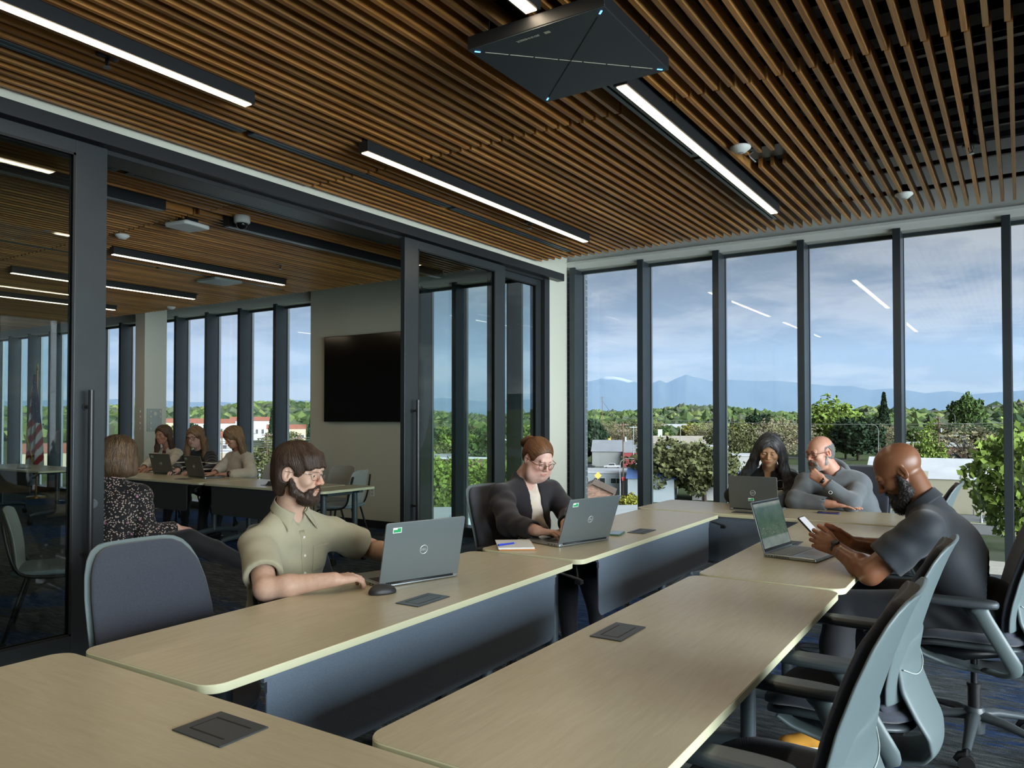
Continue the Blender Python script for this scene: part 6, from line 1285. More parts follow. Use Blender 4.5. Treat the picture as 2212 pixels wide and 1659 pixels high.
# ================================================================ the town and hills outside
GZ = -16.0
XK = .46
def xs(r, g, b): c = sl(r, g, b); m = sum(c) / 3; return tuple((x * .86 + m * .14) * XK for x in c)
def pol(az, r): a = R(az); return (math.sin(a) * r, math.cos(a) * r)
def ground_h(x, y):
    r = math.hypot(x, y); az = math.degrees(math.atan2(x, y)); t = min(1, max(0, (r - 520) / 1500)); t = t * t * (3 - 2 * t)
    top = 24 + 7 * math.sin(az * .23) + 5 * math.sin(az * .61 + 1) + (9 if az > -9 else 0) + (12 if az < -44 else 0)
    tb = min(1, max(0, (r - 2200) / 500)); return GZ + (top - 3) * t - 30 * tb + 1.5 * math.sin(x * .011) * math.sin(y * .009) * t
def ground_mat():
    t = NT('valley_ground'); b = t.bsdf(Roughness=.95); b.inputs['Specular IOR Level'].default_value = .05
    n = t.noise(t.coords('Object'), .011, 5, .65); n2 = t.noise(t.coords('Object'), .09, 4, .7)
    r = t.ramp(n, 'Fac', [(.38, xs(112, 116, 104)), (.47, xs(84, 98, 60)), (.6, xs(98, 112, 70)), (.7, xs(70, 86, 50))]); m = t.mix(.35, (r, 'Color'), (n2, 'Fac'), 'OVERLAY'); t.l(m, 2, b, 'Base Color'); return t.m
GM = ground_mat()
azs = np.arange(-84, 40, .8); rs = np.concatenate([np.linspace(14, 520, 14), np.linspace(560, 3000, 34), [5000, 9000, 14500]])
mb = MB(); mb.v = [(*pol(a, r), ground_h(*pol(a, r))) for r in rs for a in azs]; na = len(azs)
mb.f = [(i * na + j, i * na + j + 1, (i + 1) * na + j + 1, (i + 1) * na + j) for i in range(len(rs) - 1) for j in range(na - 1)]; mb.m = [0] * len(mb.f); mb.col = [(1, 1, 1)] * len(mb.v)
struct(mb.build('ground', GM, smooth=True))
# mountains
RIDGE = [(-84, .020), (-66.9, .019), (-61.2, .0218), (-59.1, .0243), (-56.3, .0194), (-54.2, .0208), (-52.1, .0182), (-49.6, .0236), (-48, .0227), (-40.4, .0244), (-38.4, .0269), (-35.6, .0222), (-33.6, .0246), (-30.9, .026), (-29.2, .038), (-27.74, .0484), (-27.1, .0508), (-26.38, .0542), (-25.8, .0540), (-25.2, .0523), (-24.1, .0462), (-23.19, .0443), (-22.53, .0489), (-22.03, .0450), (-21.3, .051), (-20.62, .0556), (-20.2, .0530), (-19.74, .0513), (-18.77, .0465), (-17.7, .0486), (-16.86, .0478), (-15.6, .0463), (-14.3, .0462), (-13.15, .0439), (-12.25, .042), (-11.06, .0394), (-9.6, .039), (-8.47, .0338), (-7.2, .035), (-6.38, .0332), (-5.17, .0291), (-3.85, .0314), (-2.57, .0273), (-1.32, .029), (.19, .0305), (4, .04), (12, .03), (24, .035), (40, .03)]
ra = np.array([q[0] for q in RIDGE]); rh = np.array([q[1] for q in RIDGE]); rng = np.random.RandomState(4)
ph = rng.rand(8, 3) * 6
azs = np.arange(-84, 34, .16); ts = np.linspace(0, 1, 34); D0, D1 = 9800., 12500.
vs = []; cs = []
for ti, t_v in enumerate(ts):
    r = D0 + (D1 - D0) * t_v
    for a in azs:
        top = np.interp(a, ra, rh) * D1; nz = 0
        for q in range(8):
            f = 1.2 * 1.75 ** q; nz += abs(math.sin(a * f * .35 + ph[q, 0] + 2.3 * t_v * (q % 3 + 1) + math.sin(t_v * f * .6 + ph[q, 1]))) / 1.65 ** q
        nz = nz / 2.4 - .5; z = top * (t_v ** 1.15) * (1 + .30 * nz * (1 - t_v) * 1.3) + top * .018 * nz * t_v; vs.append((math.sin(R(a)) * r, math.cos(R(a)) * r, z - 10))
        sn = 1.0 if (z > D1 * .0475 + D1 * .012 * nz and -28 < a < -21.8 and abs(a + 20.6) > .9) else 0
        g_ = .75 + .35 * nz; cs.append((.20, .22, .26) if sn else (.045 * g_, .060 * g_, .060 * g_))
na = len(azs); mb = MB(); mb.v = vs; mb.col = cs; mb.f = [(i * na + j, i * na + j + 1, (i + 1) * na + j + 1, (i + 1) * na + j) for i in range(len(ts) - 1) for j in range(na - 1)]; mb.m = [0] * len(mb.f)
q_ = NT('mountain_rock_and_forest'); b_ = q_.bsdf(Roughness=1.0); b_.inputs['Specular IOR Level'].default_value = 0; a_ = q_.n('ShaderNodeVertexColor'); a_.layer_name = 'tone'; q_.l(a_, 'Color', b_, 'Base Color')
mt = tag(mb.build('mountain_range', q_.m, smooth=True), 'blue mountain range on the horizon with snow on its left summits', 'mountains')
# haze in the air between the foothills and the mountains
mb = MB(); hz_az = np.arange(-84, 34, 2.0); vs = []
for r in (2650, 9700):
    for z in (-60, 760):
        for a in hz_az: vs.append((*pol(a, r), z))
na = len(hz_az); mb.v = vs; fs = []
for j in range(na - 1):
    a0, a1, b0, b1 = j, na + j, 2 * na + j, 3 * na + j; fs += [(a0, a0 + 1, a1 + 1, a1), (b0, b1, b1 + 1, b0 + 1), (a0, b0, b0 + 1, a0 + 1), (a1, a1 + 1, b1 + 1, b1)]
fs += [(0, na, 3 * na, 2 * na), (na - 1, 3 * na - 1, 4 * na - 1, 2 * na - 1)]; mb.f = fs; mb.m = [0] * len(fs); mb.col = [(1, 1, 1)] * len(vs)
hm = bpy.data.materials.new('valley_haze'); hm.use_nodes = True; t = hm.node_tree; t.nodes.clear(); ov = t.nodes.new('ShaderNodeOutputMaterial'); sc = t.nodes.new('ShaderNodeVolumeScatter'); sc.inputs['Color'].default_value = (.36, .58, 1.0, 1); sc.inputs['Density'].default_value = HAZE; sc.inputs['Anisotropy'].default_value = 0; t.links.new(sc.outputs[0], ov.inputs['Volume']); hm.cycles.homogeneous_volume = True
tag(mb.build('valley_haze', hm), 'blue haze hanging in front of the distant mountains', 'haze', kind='stuff')
# ---------------------------------------------------------------- vegetation
LEAFC = {'green': xs(92, 122, 58), 'lime': xs(140, 168, 62), 'olive': xs(112, 118, 70), 'dark': xs(52, 76, 50), 'tan': xs(150, 142, 104), 'yellow': xs(168, 168, 48)}
def leafmat(n):
    t = NT('leaves_' + n); b = t.bsdf(Roughness=.8); b.inputs['Specular IOR Level'].default_value = .1; a = t.n('ShaderNodeVertexColor'); a.layer_name = 'tone'; m = t.mix(1, LEAFC[n], (a, 'Color'), 'MULTIPLY'); t.l(m, 2, b, 'Base Color'); return t.m
LM = {k: leafmat(k) for k in LEAFC}; BARK = mat('tree_bark', xs(86, 74, 60), .9)
def crown_mesh(name, kind, n, rx, rz, zc, leaf, form='round', seed=1, core=.72):
    rg = np.random.RandomState(seed); P = rg.randn(n, 3); P /= np.linalg.norm(P, axis=1, keepdims=True)
    lump = 1 + .22 * np.sin(P[:, 0] * 5 + seed) * np.sin(P[:, 1] * 5 + 2) + .14 * np.sin(P[:, 2] * 9 + P[:, 0] * 7)
    rad = (.72 + .30 * rg.rand(n) ** .6) * lump; Q = P * rad[:, None]
    if form == 'conifer':
        z = rg.rand(n) ** .8; tier = 1 - .25 * ((z * 9) % 1); a = rg.rand(n) * 6.283; rr = (1 - z) * tier * (.75 + .3 * rg.rand(n)); Q = np.stack([np.cos(a) * rr, np.sin(a) * rr, z * 2 - 1 - .15 * rr], 1)
    if form == 'cypress':
        z = rg.rand(n); a = rg.rand(n) * 6.283; rr = np.minimum(1, (1 - z) * 3) * (.8 + .3 * rg.rand(n)) * np.minimum(1, .5 + z * 3); Q = np.stack([np.cos(a) * rr, np.sin(a) * rr, z * 2 - 1], 1)
    C = Q * np.array([rx, rx, rz]) + np.array([0, 0, zc]); s = leaf * (.6 + .8 * rg.rand(n)); A = rg.randn(n, 3); A /= np.linalg.norm(A, axis=1, keepdims=True); B = np.cross(A, rg.randn(n, 3)); B /= np.linalg.norm(B, axis=1, keepdims=True)
    V_ = np.stack([C - A * s[:, None], C - B * s[:, None] * .7, C + A * s[:, None], C + B * s[:, None] * .7], 1).reshape(-1, 3); F_ = np.arange(4 * n).reshape(n, 4)
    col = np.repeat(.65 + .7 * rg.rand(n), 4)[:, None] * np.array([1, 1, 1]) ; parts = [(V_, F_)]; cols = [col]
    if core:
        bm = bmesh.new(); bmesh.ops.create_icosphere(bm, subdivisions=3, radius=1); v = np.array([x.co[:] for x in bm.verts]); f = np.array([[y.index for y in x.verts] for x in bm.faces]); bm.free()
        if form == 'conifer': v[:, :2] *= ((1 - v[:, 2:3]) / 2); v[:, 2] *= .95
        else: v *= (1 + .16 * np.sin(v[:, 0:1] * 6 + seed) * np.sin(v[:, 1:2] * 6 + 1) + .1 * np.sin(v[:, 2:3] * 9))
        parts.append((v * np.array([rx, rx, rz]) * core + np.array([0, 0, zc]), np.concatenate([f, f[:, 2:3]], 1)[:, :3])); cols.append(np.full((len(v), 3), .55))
    vs = np.concatenate([p[0] for p in parts]); fs = []; o = 0
    for V_, F_ in parts: fs += [tuple(int(i) + o for i in q) for q in F_]; o += len(V_)
    me = bpy.data.meshes.new(name); me.from_pydata(vs.tolist(), [], fs); me.materials.append(LM[kind]); at = me.color_attributes.new('tone', 'FLOAT_COLOR', 'POINT'); c = np.concatenate(cols); at.data.foreach_set('color', np.concatenate([c, np.ones((len(c), 1))], 1).ravel().astype(np.float32)); me.update(); return me
def trunk_mesh(h, r, spread, seed, n=6):
    rg = random.Random(seed); m = MB(); m.tube([(0, 0, -1), (rg.uniform(-.2, .2), rg.uniform(-.2, .2), h * .5), (rg.uniform(-.4, .4), rg.uniform(-.4, .4), h)], [r, r * .7, r * .25], 8)
    for i in range(n):
        a = rg.uniform(0, 6.28); z = h * rg.uniform(.35, .75); L = spread * rg.uniform(.5, .9); m.tube([(0, 0, z), (math.cos(a) * L * .5, math.sin(a) * L * .5, z + L * .45), (math.cos(a) * L, math.sin(a) * L, z + L * .8)], [r * .4, r * .25, r * .08], 6)
    o = m.build('trunk', BARK, smooth=True); me = o.data; bpy.data.objects.remove(o); return me
KINDS = {  # mesh, height to scale by
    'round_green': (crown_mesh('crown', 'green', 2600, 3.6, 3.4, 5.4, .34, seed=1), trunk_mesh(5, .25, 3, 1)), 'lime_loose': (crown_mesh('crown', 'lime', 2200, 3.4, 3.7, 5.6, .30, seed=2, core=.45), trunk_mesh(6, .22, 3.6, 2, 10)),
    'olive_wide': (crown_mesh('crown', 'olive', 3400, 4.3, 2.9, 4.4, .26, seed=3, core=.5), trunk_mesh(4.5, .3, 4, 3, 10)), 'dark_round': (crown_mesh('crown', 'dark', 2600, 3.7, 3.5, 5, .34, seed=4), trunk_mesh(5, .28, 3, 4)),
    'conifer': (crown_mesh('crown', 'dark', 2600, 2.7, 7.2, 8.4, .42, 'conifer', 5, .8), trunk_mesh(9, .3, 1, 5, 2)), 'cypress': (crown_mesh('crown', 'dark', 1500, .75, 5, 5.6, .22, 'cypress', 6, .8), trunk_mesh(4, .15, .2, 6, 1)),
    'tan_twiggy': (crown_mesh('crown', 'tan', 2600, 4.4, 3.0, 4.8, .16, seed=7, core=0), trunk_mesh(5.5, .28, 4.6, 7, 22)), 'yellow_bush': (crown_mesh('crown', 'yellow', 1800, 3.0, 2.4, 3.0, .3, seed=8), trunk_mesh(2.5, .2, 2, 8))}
TLAB = {'round_green': ('mid green round crowned tree in the valley town', 'round green trees of the town'), 'lime_loose': ('bright spring green loose crowned tree in the valley town', 'lime green trees of the town'), 'olive_wide': ('grey green wide spreading tree in the valley town', 'olive green trees of the town'), 'dark_round': ('dark green dense round tree in the valley town', 'dark round trees of the town'),
        'conifer': ('tall dark pointed conifer rising over the town', 'conifers of the town'), 'cypress': ('narrow dark cypress column in the valley town', 'cypresses of the town'), 'tan_twiggy': ('pale brown twiggy tree barely in leaf', 'twiggy trees of the town'), 'yellow_bush': ('low yellow green rounded tree among warehouse roofs', 'yellow green low trees')}
def tree(kind, x, y, h=8.5, z=None, label=None, sx=1.0):
    c, tr = KINDS[kind]; base = {'conifer': 15.6, 'cypress': 10.6, 'yellow_bush': 5.4, 'olive_wide': 7.3, 'tan_twiggy': 7.8}.get(kind, 8.9); k = h / base
    z = ground_h(x, y) if z is None else z; e = thing('tree', label or TLAB[kind][0], 'tree', (x, y, z), (x * 1.7 + y) % 6.28, None if label else TLAB[kind][1]); e.scale = (k * sx, k * sx, k)
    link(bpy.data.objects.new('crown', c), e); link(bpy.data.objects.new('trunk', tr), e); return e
tree('olive_wide', -62, 156.5, 12.5, label='big grey green tree rising behind the far left corner of the cross table', sx=1.15); tree('olive_wide', -55.5, 158, 11.5, label='second grey green tree right of the first, behind the cross table', sx=1.0)
tree('dark_round', -139, 268, 17, label='tall dark tree at the edge of the brick pier', sx=.8); tree('dark_round', -146, 262, 19, label='dark tree half hidden by the brick pier', sx=.8)
tree('round_green', -66, 133, 3.6, label='low green shrub beside the brown brick house'); tree('yellow_bush', -60, 131, 3.4, label='yellowish shrub left of the first window mullion'); tree('olive_wide', -69, 132, 4.2, label='grey green shrub against the brown brick house')
tree('yellow_bush', -222, 598, 12); tree('yellow_bush', -233, 600, 9); tree('yellow_bush', -176, 560, 11); tree('yellow_bush', -160, 470, 10)
tree('conifer', -86, 640, 36, label='tallest conifer just left of the fourth mullion', sx=1.15); tree('conifer', -160, 700, 30); tree('conifer', -40, 700, 30, sx=.9); tree('conifer', -148, 690, 26)
tree('dark_round', -178, 640, 20, sx=1.4, label='broad dark dome shaped tree over the grey warehouses')
for x, y, h in ((-199, 700, 25), (-196, 702, 21), (-128, 610, 27), (-126, 612, 24), (-101, 620, 21), (-118, 520, 18), (-108, 525, 17), (-176, 560, 19)): tree('cypress', x, y, h)
tree('round_green', -35, 690, 34, label='tall broad green conifer shaped tree above the white roofs', sx=.75)
tree('lime_loose', -72, 372, 24, sx=1.3, label='large bright green tree rising behind the man in the grey hoodie'); tree('lime_loose', -62, 352, 19, sx=1.15); tree('dark_round', -56, 345, 18, sx=1.3, label='dark green tree between the hoodie man and the bald man'); tree('tan_twiggy', -77, 300, 17, sx=1.3, label='pale twiggy tree right above the hoodie man\'s shoulder'); tree('tan_twiggy', -84, 340, 16, sx=1.2)
tree('olive_wide', -94, 300, 14, sx=1.2); tree('olive_wide', -88, 285, 12); tree('tan_twiggy', -11.5, 232, 15, sx=1.3, label='big brown twiggy tree behind the white roofed hall'); tree('tan_twiggy', -5, 238, 13, sx=1.2)
tree('lime_loose', -18.5, 208, 12, sx=.8, label='small lime tree before the red brick building'); tree('lime_loose', -.6, 120, 15, sx=.9, label='bright green tree at the right edge of the view'); tree('lime_loose', -2, 190, 13); tree('olive_wide', -22, 196, 8)
rg = random.Random(11)
for i in range(70):                                                   # street trees between the roofs and the bluff
    az = rg.uniform(-30, 1.5); r = rg.uniform(430, 760); x, y = pol(az, r); tree(rg.choice(['round_green', 'lime_loose', 'olive_wide', 'tan_twiggy', 'lime_loose', 'dark_round', 'round_green']), x, y, rg.uniform(9, 15), sx=rg.uniform(1.0, 1.4))
for i in range(46):                                                   # seen through the other room's windows
    az = rg.uniform(-62, -31); r = rg.uniform(170, 620); x, y = pol(az, r); tree(rg.choice(['round_green', 'dark_round', 'olive_wide', 'round_green', 'lime_loose']), x, y, rg.uniform(9, 15), sx=rg.uniform(1.0, 1.35))
# forested hillside: thousands of crowns nobody could count
bm = bmesh.new(); bmesh.ops.create_icosphere(bm, subdivisions=1, radius=1); iv = np.array([x.co[:] for x in bm.verts]); jf = np.array([[y.index for y in x.verts] for x in bm.faces]); bm.free()
rn = np.random.RandomState(9); NF = 8200; az = np.radians(rn.uniform(-74, 8, NF)); r = 620 + (2260 - 620) * rn.rand(NF) ** .85
fx, fy = np.sin(az) * r, np.cos(az) * r; fz = np.array([ground_h(a, b) for a, b in zip(fx, fy)]); sz = rn.uniform(4.5, 9.5, NF) * (1 + .3 * (r > 1500))
pat = np.sin(fx * .013 + 1) * np.sin(fy * .008 + fx * .004); pal = np.array([xs(84, 106, 62), xs(112, 134, 72), xs(98, 110, 84), xs(66, 88, 58), xs(134, 148, 84)]); ci = np.clip(((pat + 1) * 2.0 + rn.randn(NF) * .9), 0, 4).astype(int)
VV = (iv[None] * (1 + .28 * rn.randn(NF, len(iv), 1)) * sz[:, None, None] * np.array([1, 1, .85])) + np.stack([fx, fy, fz + sz * .55], 1)[:, None]
FF = (jf[None] + (np.arange(NF) * len(iv))[:, None, None]).reshape(-1, 3); cc = (pal[ci] * (.8 + .4 * rn.rand(NF, 1)))[:, None] * np.ones((1, len(iv), 1))
q_ = NT('hillside_leaves'); b_ = q_.bsdf(Roughness=.95); b_.inputs['Specular IOR Level'].default_value = .02; a_ = q_.n('ShaderNodeVertexColor'); a_.layer_name = 'tone'; q_.l(a_, 'Color', b_, 'Base Color')
fo = np_mesh('hillside_forest', [(VV.reshape(-1, 3), FF)], q_.m, None, False, [cc.reshape(-1, 3)]); tag(fo, 'green forest covering the bluff beyond the town', 'forest', kind='stuff')
# ---------------------------------------------------------------- buildings
GLZ = mat('dark_window_pane', xs(52, 62, 70), .15, 0, .6); WF = mat('window_frame_white', xs(222, 224, 220), .6)
WALL = lambda n, *c: mat('facade_' + n, xs(*c), .85, var=.05, vs=.3); ROOF = lambda n, *c: mat('roof_' + n, xs(*c), .7, var=.10, vs=.25)
wWHITE, wBEIGE, wGREY, wRED, wDARK, wCREAM, wPALE = WALL('white', 206, 206, 200), WALL('beige', 186, 180, 150), WALL('grey', 146, 150, 148), WALL('red', 160, 50, 54), WALL('dark', 80, 88, 98), WALL('cream', 210, 196, 160), WALL('pale_blue', 170, 186, 192)
rWHITE, rGREY, rBEIGE, rBLUE, rTILE, rBROWN, rDARK = ROOF('white', 214, 218, 222), ROOF('grey', 150, 156, 162), ROOF('beige', 196, 184, 166), ROOF('blue', 84, 128, 200), ROOF('tile', 178, 104, 76), ROOF('brown', 104, 82, 66), ROOF('dark', 88, 88, 88)
BR2 = brick_mat('red_brick', xs(150, 66, 62), xs(128, 56, 54), xs(150, 130, 122), 1, .25, .09); BR3 = brick_mat('brown_brick', xs(176, 128, 100), xs(120, 84, 66), xs(160, 150, 136), 1, .45, .16)
def building(label, x, y, rz, w, d, h, wall, roof, kind='flat', win=None, extra=None, z=None, name='building', over=.4, cat='building', group=None):
    """front faces local -Y (towards the room); win = (count, sill, height, width)"""
    e = thing(name, label, cat, (x, y, ground_h(x, y) - .2 if z is None else z), rz, group); w2 = w / 2
    MB().box(-w2, 0, -3, w2, d, h).build('walls', wall, e)
    if kind == 'flat': MB().box(-w2 - .15, -.15, h, w2 + .15, d + .15, h + .35).build('roof', roof, e)
    elif kind == 'gable_x':
        r_ = min(d * .22, 4); MB().raw([(-w2 - over, -over, h), (w2 + over, -over, h), (w2 + over, d / 2, h + r_), (-w2 - over, d / 2, h + r_), (-w2 - over, d + over, h), (w2 + over, d + over, h)], [(0, 1, 2, 3), (3, 2, 5, 4), (0, 3, 4), (1, 5, 2), (0, 4, 5, 1)]).build('roof', roof, e)
    elif kind == 'gable_y':
        r_ = w * .22; MB().raw([(-w2, -.0, h), (w2, -.0, h), (0, 0, h + r_), (-w2, d, h), (w2, d, h), (0, d, h + r_)], [(0, 1, 2), (3, 5, 4), (0, 2, 5, 3), (1, 4, 5, 2)]).build('gable', wall, e)
        MB().raw([(-w2 - over, -over, h - .1), (0, -over, h + r_ + .1), (w2 + over, -over, h - .1), (-w2 - over, d, h - .1), (0, d, h + r_ + .1), (w2 + over, d, h - .1)], [(0, 1, 4, 3), (1, 2, 5, 4)]).build('roof', roof, e, solid=.3)
    if win:
        n, s0, hh, ww = win
        for i in range(n):
            cx = -w2 + w * (i + .5) / n; f = MB().box(cx - ww / 2 - .1, -.08, s0 - .1, cx + ww / 2 + .1, .02, s0 + hh + .1).build('window', WF, e); m = MB().box(cx - ww / 2, -.12, s0, cx - .04, -.07, s0 + hh).box(cx + .04, -.12, s0, cx + ww / 2, -.07, s0 + hh); m.build('pane', GLZ, f)
    if extra: extra(e, w, d, h)
    return e
def sgn(txt, size, c, x, z, board=None):
    def fn(e, w, d, h):
        b = MB().box(x - len(txt) * size * .33, -.25, z - size * .8, x + len(txt) * size * .33, -.15, z + size * .8).build('sign_board', board or wDARK, e); text_mesh('sign_lettering', txt, size, mat('sign_%s' % c, xs(228, 230, 232) if c == 'white' else xs(40, 44, 50), .6), b, (x, -.27, z), (R(90), 0, 0), .02)
    return fn
def ac(e, w, d, h):
    for i in range(3): MB().box(-w * .3 + i * w * .28, d * .3, h + .3, -w * .3 + i * w * .28 + 2.2, d * .3 + 2, h + 1.7).build('rooftop_unit', wGREY, e)
def doors_(e, w, d, h): MB().box(-w * .2, -.1, 0, w * .05, .02, 3).build('loading_door', wPALE, e)
building('brown brick house with a low pitched roof behind the second laptop', -57.5, 111, R(24), 6.4, 7, 5.0, BR3, rBROWN, 'gable_y', z=GZ + .5)
building('long pale blue white building with a strip of dark windows', -75, 156, R(20), 26, 12, 5.4, wPALE, rWHITE, win=(7, 3.2, 1.1, 2.4)); building('building with the bright blue metal roof left of the second mullion', -64.5, 150.5, R(20), 9.5, 9, 5.0, wPALE, rBLUE, 'gable_x')
building('second blue roofed shed seen through the grey green trees', -52.5, 161, R(18), 13, 8, 4.6, wWHITE, rBLUE, 'gable_x')
building('red shopfront with a white sign beside the white pickup', -114, 253, R(24), 9, 16, 5.4, wRED, rGREY, extra=sgn('TRACK', .95, 'white', .5, 4.4, wRED)); building('grey windowless shed joined to the red shopfront', -123, 252, R(24), 14, 18, 5.6, wGREY, rGREY, 'gable_x')
building('red walled shop with a grey roof behind the grey green trees', -104, 272, R(20), 15, 14, 4.8, wRED, rGREY, win=(3, 1.4, 1.6, 1.5)); building('small grey annexe left of the red walled shop', -115, 268, R(20), 8, 12, 4.6, wGREY, rGREY)
building('white stucco building with one arched window', -92, 268, R(20), 12, 14, 7.4, wWHITE, rWHITE, extra=lambda e, w, d, h: (MB().cyl((2.5, -.05, 4.2), (2.5, .02, 4.2), 1.0, 24).box(1.5, -.06, 1.8, 3.5, .02, 4.2).build('arched_window', GLZ, e), MB().box(-6.2, -.4, 0, 0, 0, 5.6).build('low_wing', wWHITE, e)))
def mural(e, w, d, h):
    p = [(-2.5 + 3.0 * math.cos(a), -.08, 2.8 + 3.0 * math.sin(a)) for a in np.linspace(R(120), R(250), 20)]; MB().tube(p, .38, 6, flat=.3).build('mural_arc', mat('mural_teal', xs(120, 196, 180), .7), e)
    MB().box(-2.2, -.06, 4.3, 6.4, .02, 4.9).build('mural_band', wDARK, e); MB().cyl((3.4, -.1, 3.2), (3.4, .0, 3.2), 1.15, 28).build('mural_disc', mat('mural_blue', xs(110, 180, 214), .7), e)
    m = MB()
    for i in range(9): a = i * 2.4; m.box(-3.2 + .8 * math.cos(a) * (i / 9), -.07, 3.4 + .8 * math.sin(a) * i / 9, -2.7 + .8 * math.cos(a) * i / 9, 0, 3.8 + .8 * math.sin(a) * i / 9)
    m.build('mural_sprays', mat('mural_black', xs(50, 56, 58), .7), e); MB().box(-1.4, -.08, .9, .2, .02, 2.4).build('window', GLZ, e)
building('pale building with a teal arc and blue disc painted on its wall', -60.5, 213, R(16), 15, 12, 7.2, wWHITE, rWHITE, extra=mural)
building('long warehouse with a white metal roof beyond the parked cars', -246, 632, R(21), 52, 30, 7.5, wGREY, rWHITE, 'gable_x', extra=doors_)
building('wide warehouse with a beige corrugated roof', -152, 399, R(21), 44, 30, 3.8, wBEIGE, rBEIGE, 'gable_x', extra=ac); building('second beige roofed warehouse right of the third mullion', -122, 440, R(18), 44, 30, 6.0, wBEIGE, rBEIGE, 'gable_x', extra=ac)
building('grey gabled shed with blue loading doors', -117, 385, R(18), 11, 16, 5.4, wPALE, rGREY, 'gable_y', win=(2, .8, 2.4, 2.4)); building('low concrete garage with cars on its roof', -146, 330, R(24), 32, 14, 4.5, wGREY, rGREY, win=(8, 1.0, 2.0, 2.2))
building('white roofed block far behind the yellow green tree', -165, 700, R(16), 40, 20, 9, wWHITE, rWHITE); building('pale shed at the foot of the bluff', -205, 720, R(16), 26, 14, 5, wWHITE, rWHITE)
def hall(e, w, d, h):
    for i in range(9): MB().box(-w / 2 + 2 + i * 5.2, -1.3, 0, -w / 2 + 2.15 + i * 5.2, -1.15, 1.3).build('bollard', wDARK, e)
    for i in range(7): MB().raw([(-w / 2 + 3 + i * 6.4, -.1, h + .2), (-w / 2 + 4.1 + i * 6.4, -.1, h + .2), (-w / 2 + 4.1 + i * 6.4, d * .5, h + 3.05), (-w / 2 + 3 + i * 6.4, d * .5, h + 3.05)], [(0, 1, 2, 3)]).build('skylight_strip', wBEIGE, e, solid=.12)
building('big beige hall with a white skylit roof behind the bald man\'s back', -2, 163, R(3), 46, 16, 6.4, wBEIGE, rWHITE, 'gable_x', extra=hall, over=.2)
building('red brick building with white framed windows by the bald man\'s neck', -19.5, 281, R(4), 17, 14, 8.5, BR2, rWHITE, win=(4, 3.2, 3.2, 1.8)); building('slate blue walled building with a white roof behind the twiggy tree', -22, 458, R(3), 46, 30, 8, wDARK, rWHITE)
building('white roofed block left of the slate blue building', -33, 395, R(4), 22, 18, 6, wCREAM, rWHITE); building('small white house with a steep gable among the trees', -88, 600, R(8), 7, 9, 9, wWHITE, rGREY, 'gable_y', win=(1, 2.2, 2.2, 1.6))
for i, (x, y, w_) in enumerate(((-30, 1650, 26), (-75, 1700, 22), (-108, 1730, 20), (-150, 1760, 24), (8, 1600, 24), (-210, 1780, 20))): building('house on the crest of the wooded bluff at right', x, y, R(3), w_, 12, 6, [wWHITE, wCREAM, wDARK][i % 3], rDARK, 'gable_x', group='houses on the bluff', z=ground_h(x, y) + 7, name='house', cat='house')
# town seen through the other room
spec = [(-61.0, 330, 22, 7, wCREAM, rTILE, 6), (-56.2, 620, 40, 14, wCREAM, rTILE, 9), (-54.6, 560, 30, 14, wWHITE, rTILE, 8), (-54.0, 400, 24, 8, wWHITE, rTILE, 6), (-51.8, 620, 34, 15, wWHITE, rTILE, 8), (-49.6, 560, 26, 10, wCREAM, rTILE, 6), (-52.2, 330, 30, 4, wRED, rWHITE, 0), (-50.4, 250, 16, 7, wGREY, rGREY, 4), (-53.2, 300, 26, 5, wBEIGE, rWHITE, 5), (-48.6, 330, 26, 5, wGREY, rWHITE, 5), (-49.0, 210, 18, 4, wPALE, rWHITE, 3), (-57.5, 260, 24, 4, wWHITE, rWHITE, 5), (-60.5, 220, 20, 4, wGREY, rWHITE, 4), (-64, 300, 24, 6, wCREAM, rTILE, 5)]
labs = ['cream tile roofed building in the leftmost gap beside the door stile', 'large tile roofed college block on the hill, topmost left', 'white tile roofed block beside the dark conifer on the hill', 'white arcaded building with an orange tile roof, mid slope', 'white tile roofed block on the hill behind the striped sweater woman', 'cream house behind the beige sweater woman', 'low red shop with a white roof seen between the two right women', 'grey cubic building behind the beige sweater woman\'s face', 'long beige shed behind the striped sweater woman', 'low grey shed right of the beige sweater woman', 'pale shed with the letter sign right of the beige sweater woman', 'white shed behind the smiling woman', 'grey shed at the foot of the column', 'cream block at the far left edge behind the flag']
for (az, r, w_, h_, wm, rm, nw), lb in zip(spec, labs):
    x, y = pol(az, r); building(lb, x, y, R(-az), w_, 14, h_, wm, rm, 'gable_x' if rm is rTILE else 'flat', win=(nw, h_ * .35, h_ * .22, 1.6) if nw else None, extra=sgn('HOUSES', 1.4, 'white', 0, 2.6) if 'letter' in lb else None)
for az, r in ((-54.9, 520), (-50.6, 500), (-47.9, 560)): tree('conifer', *pol(az, r), 22)
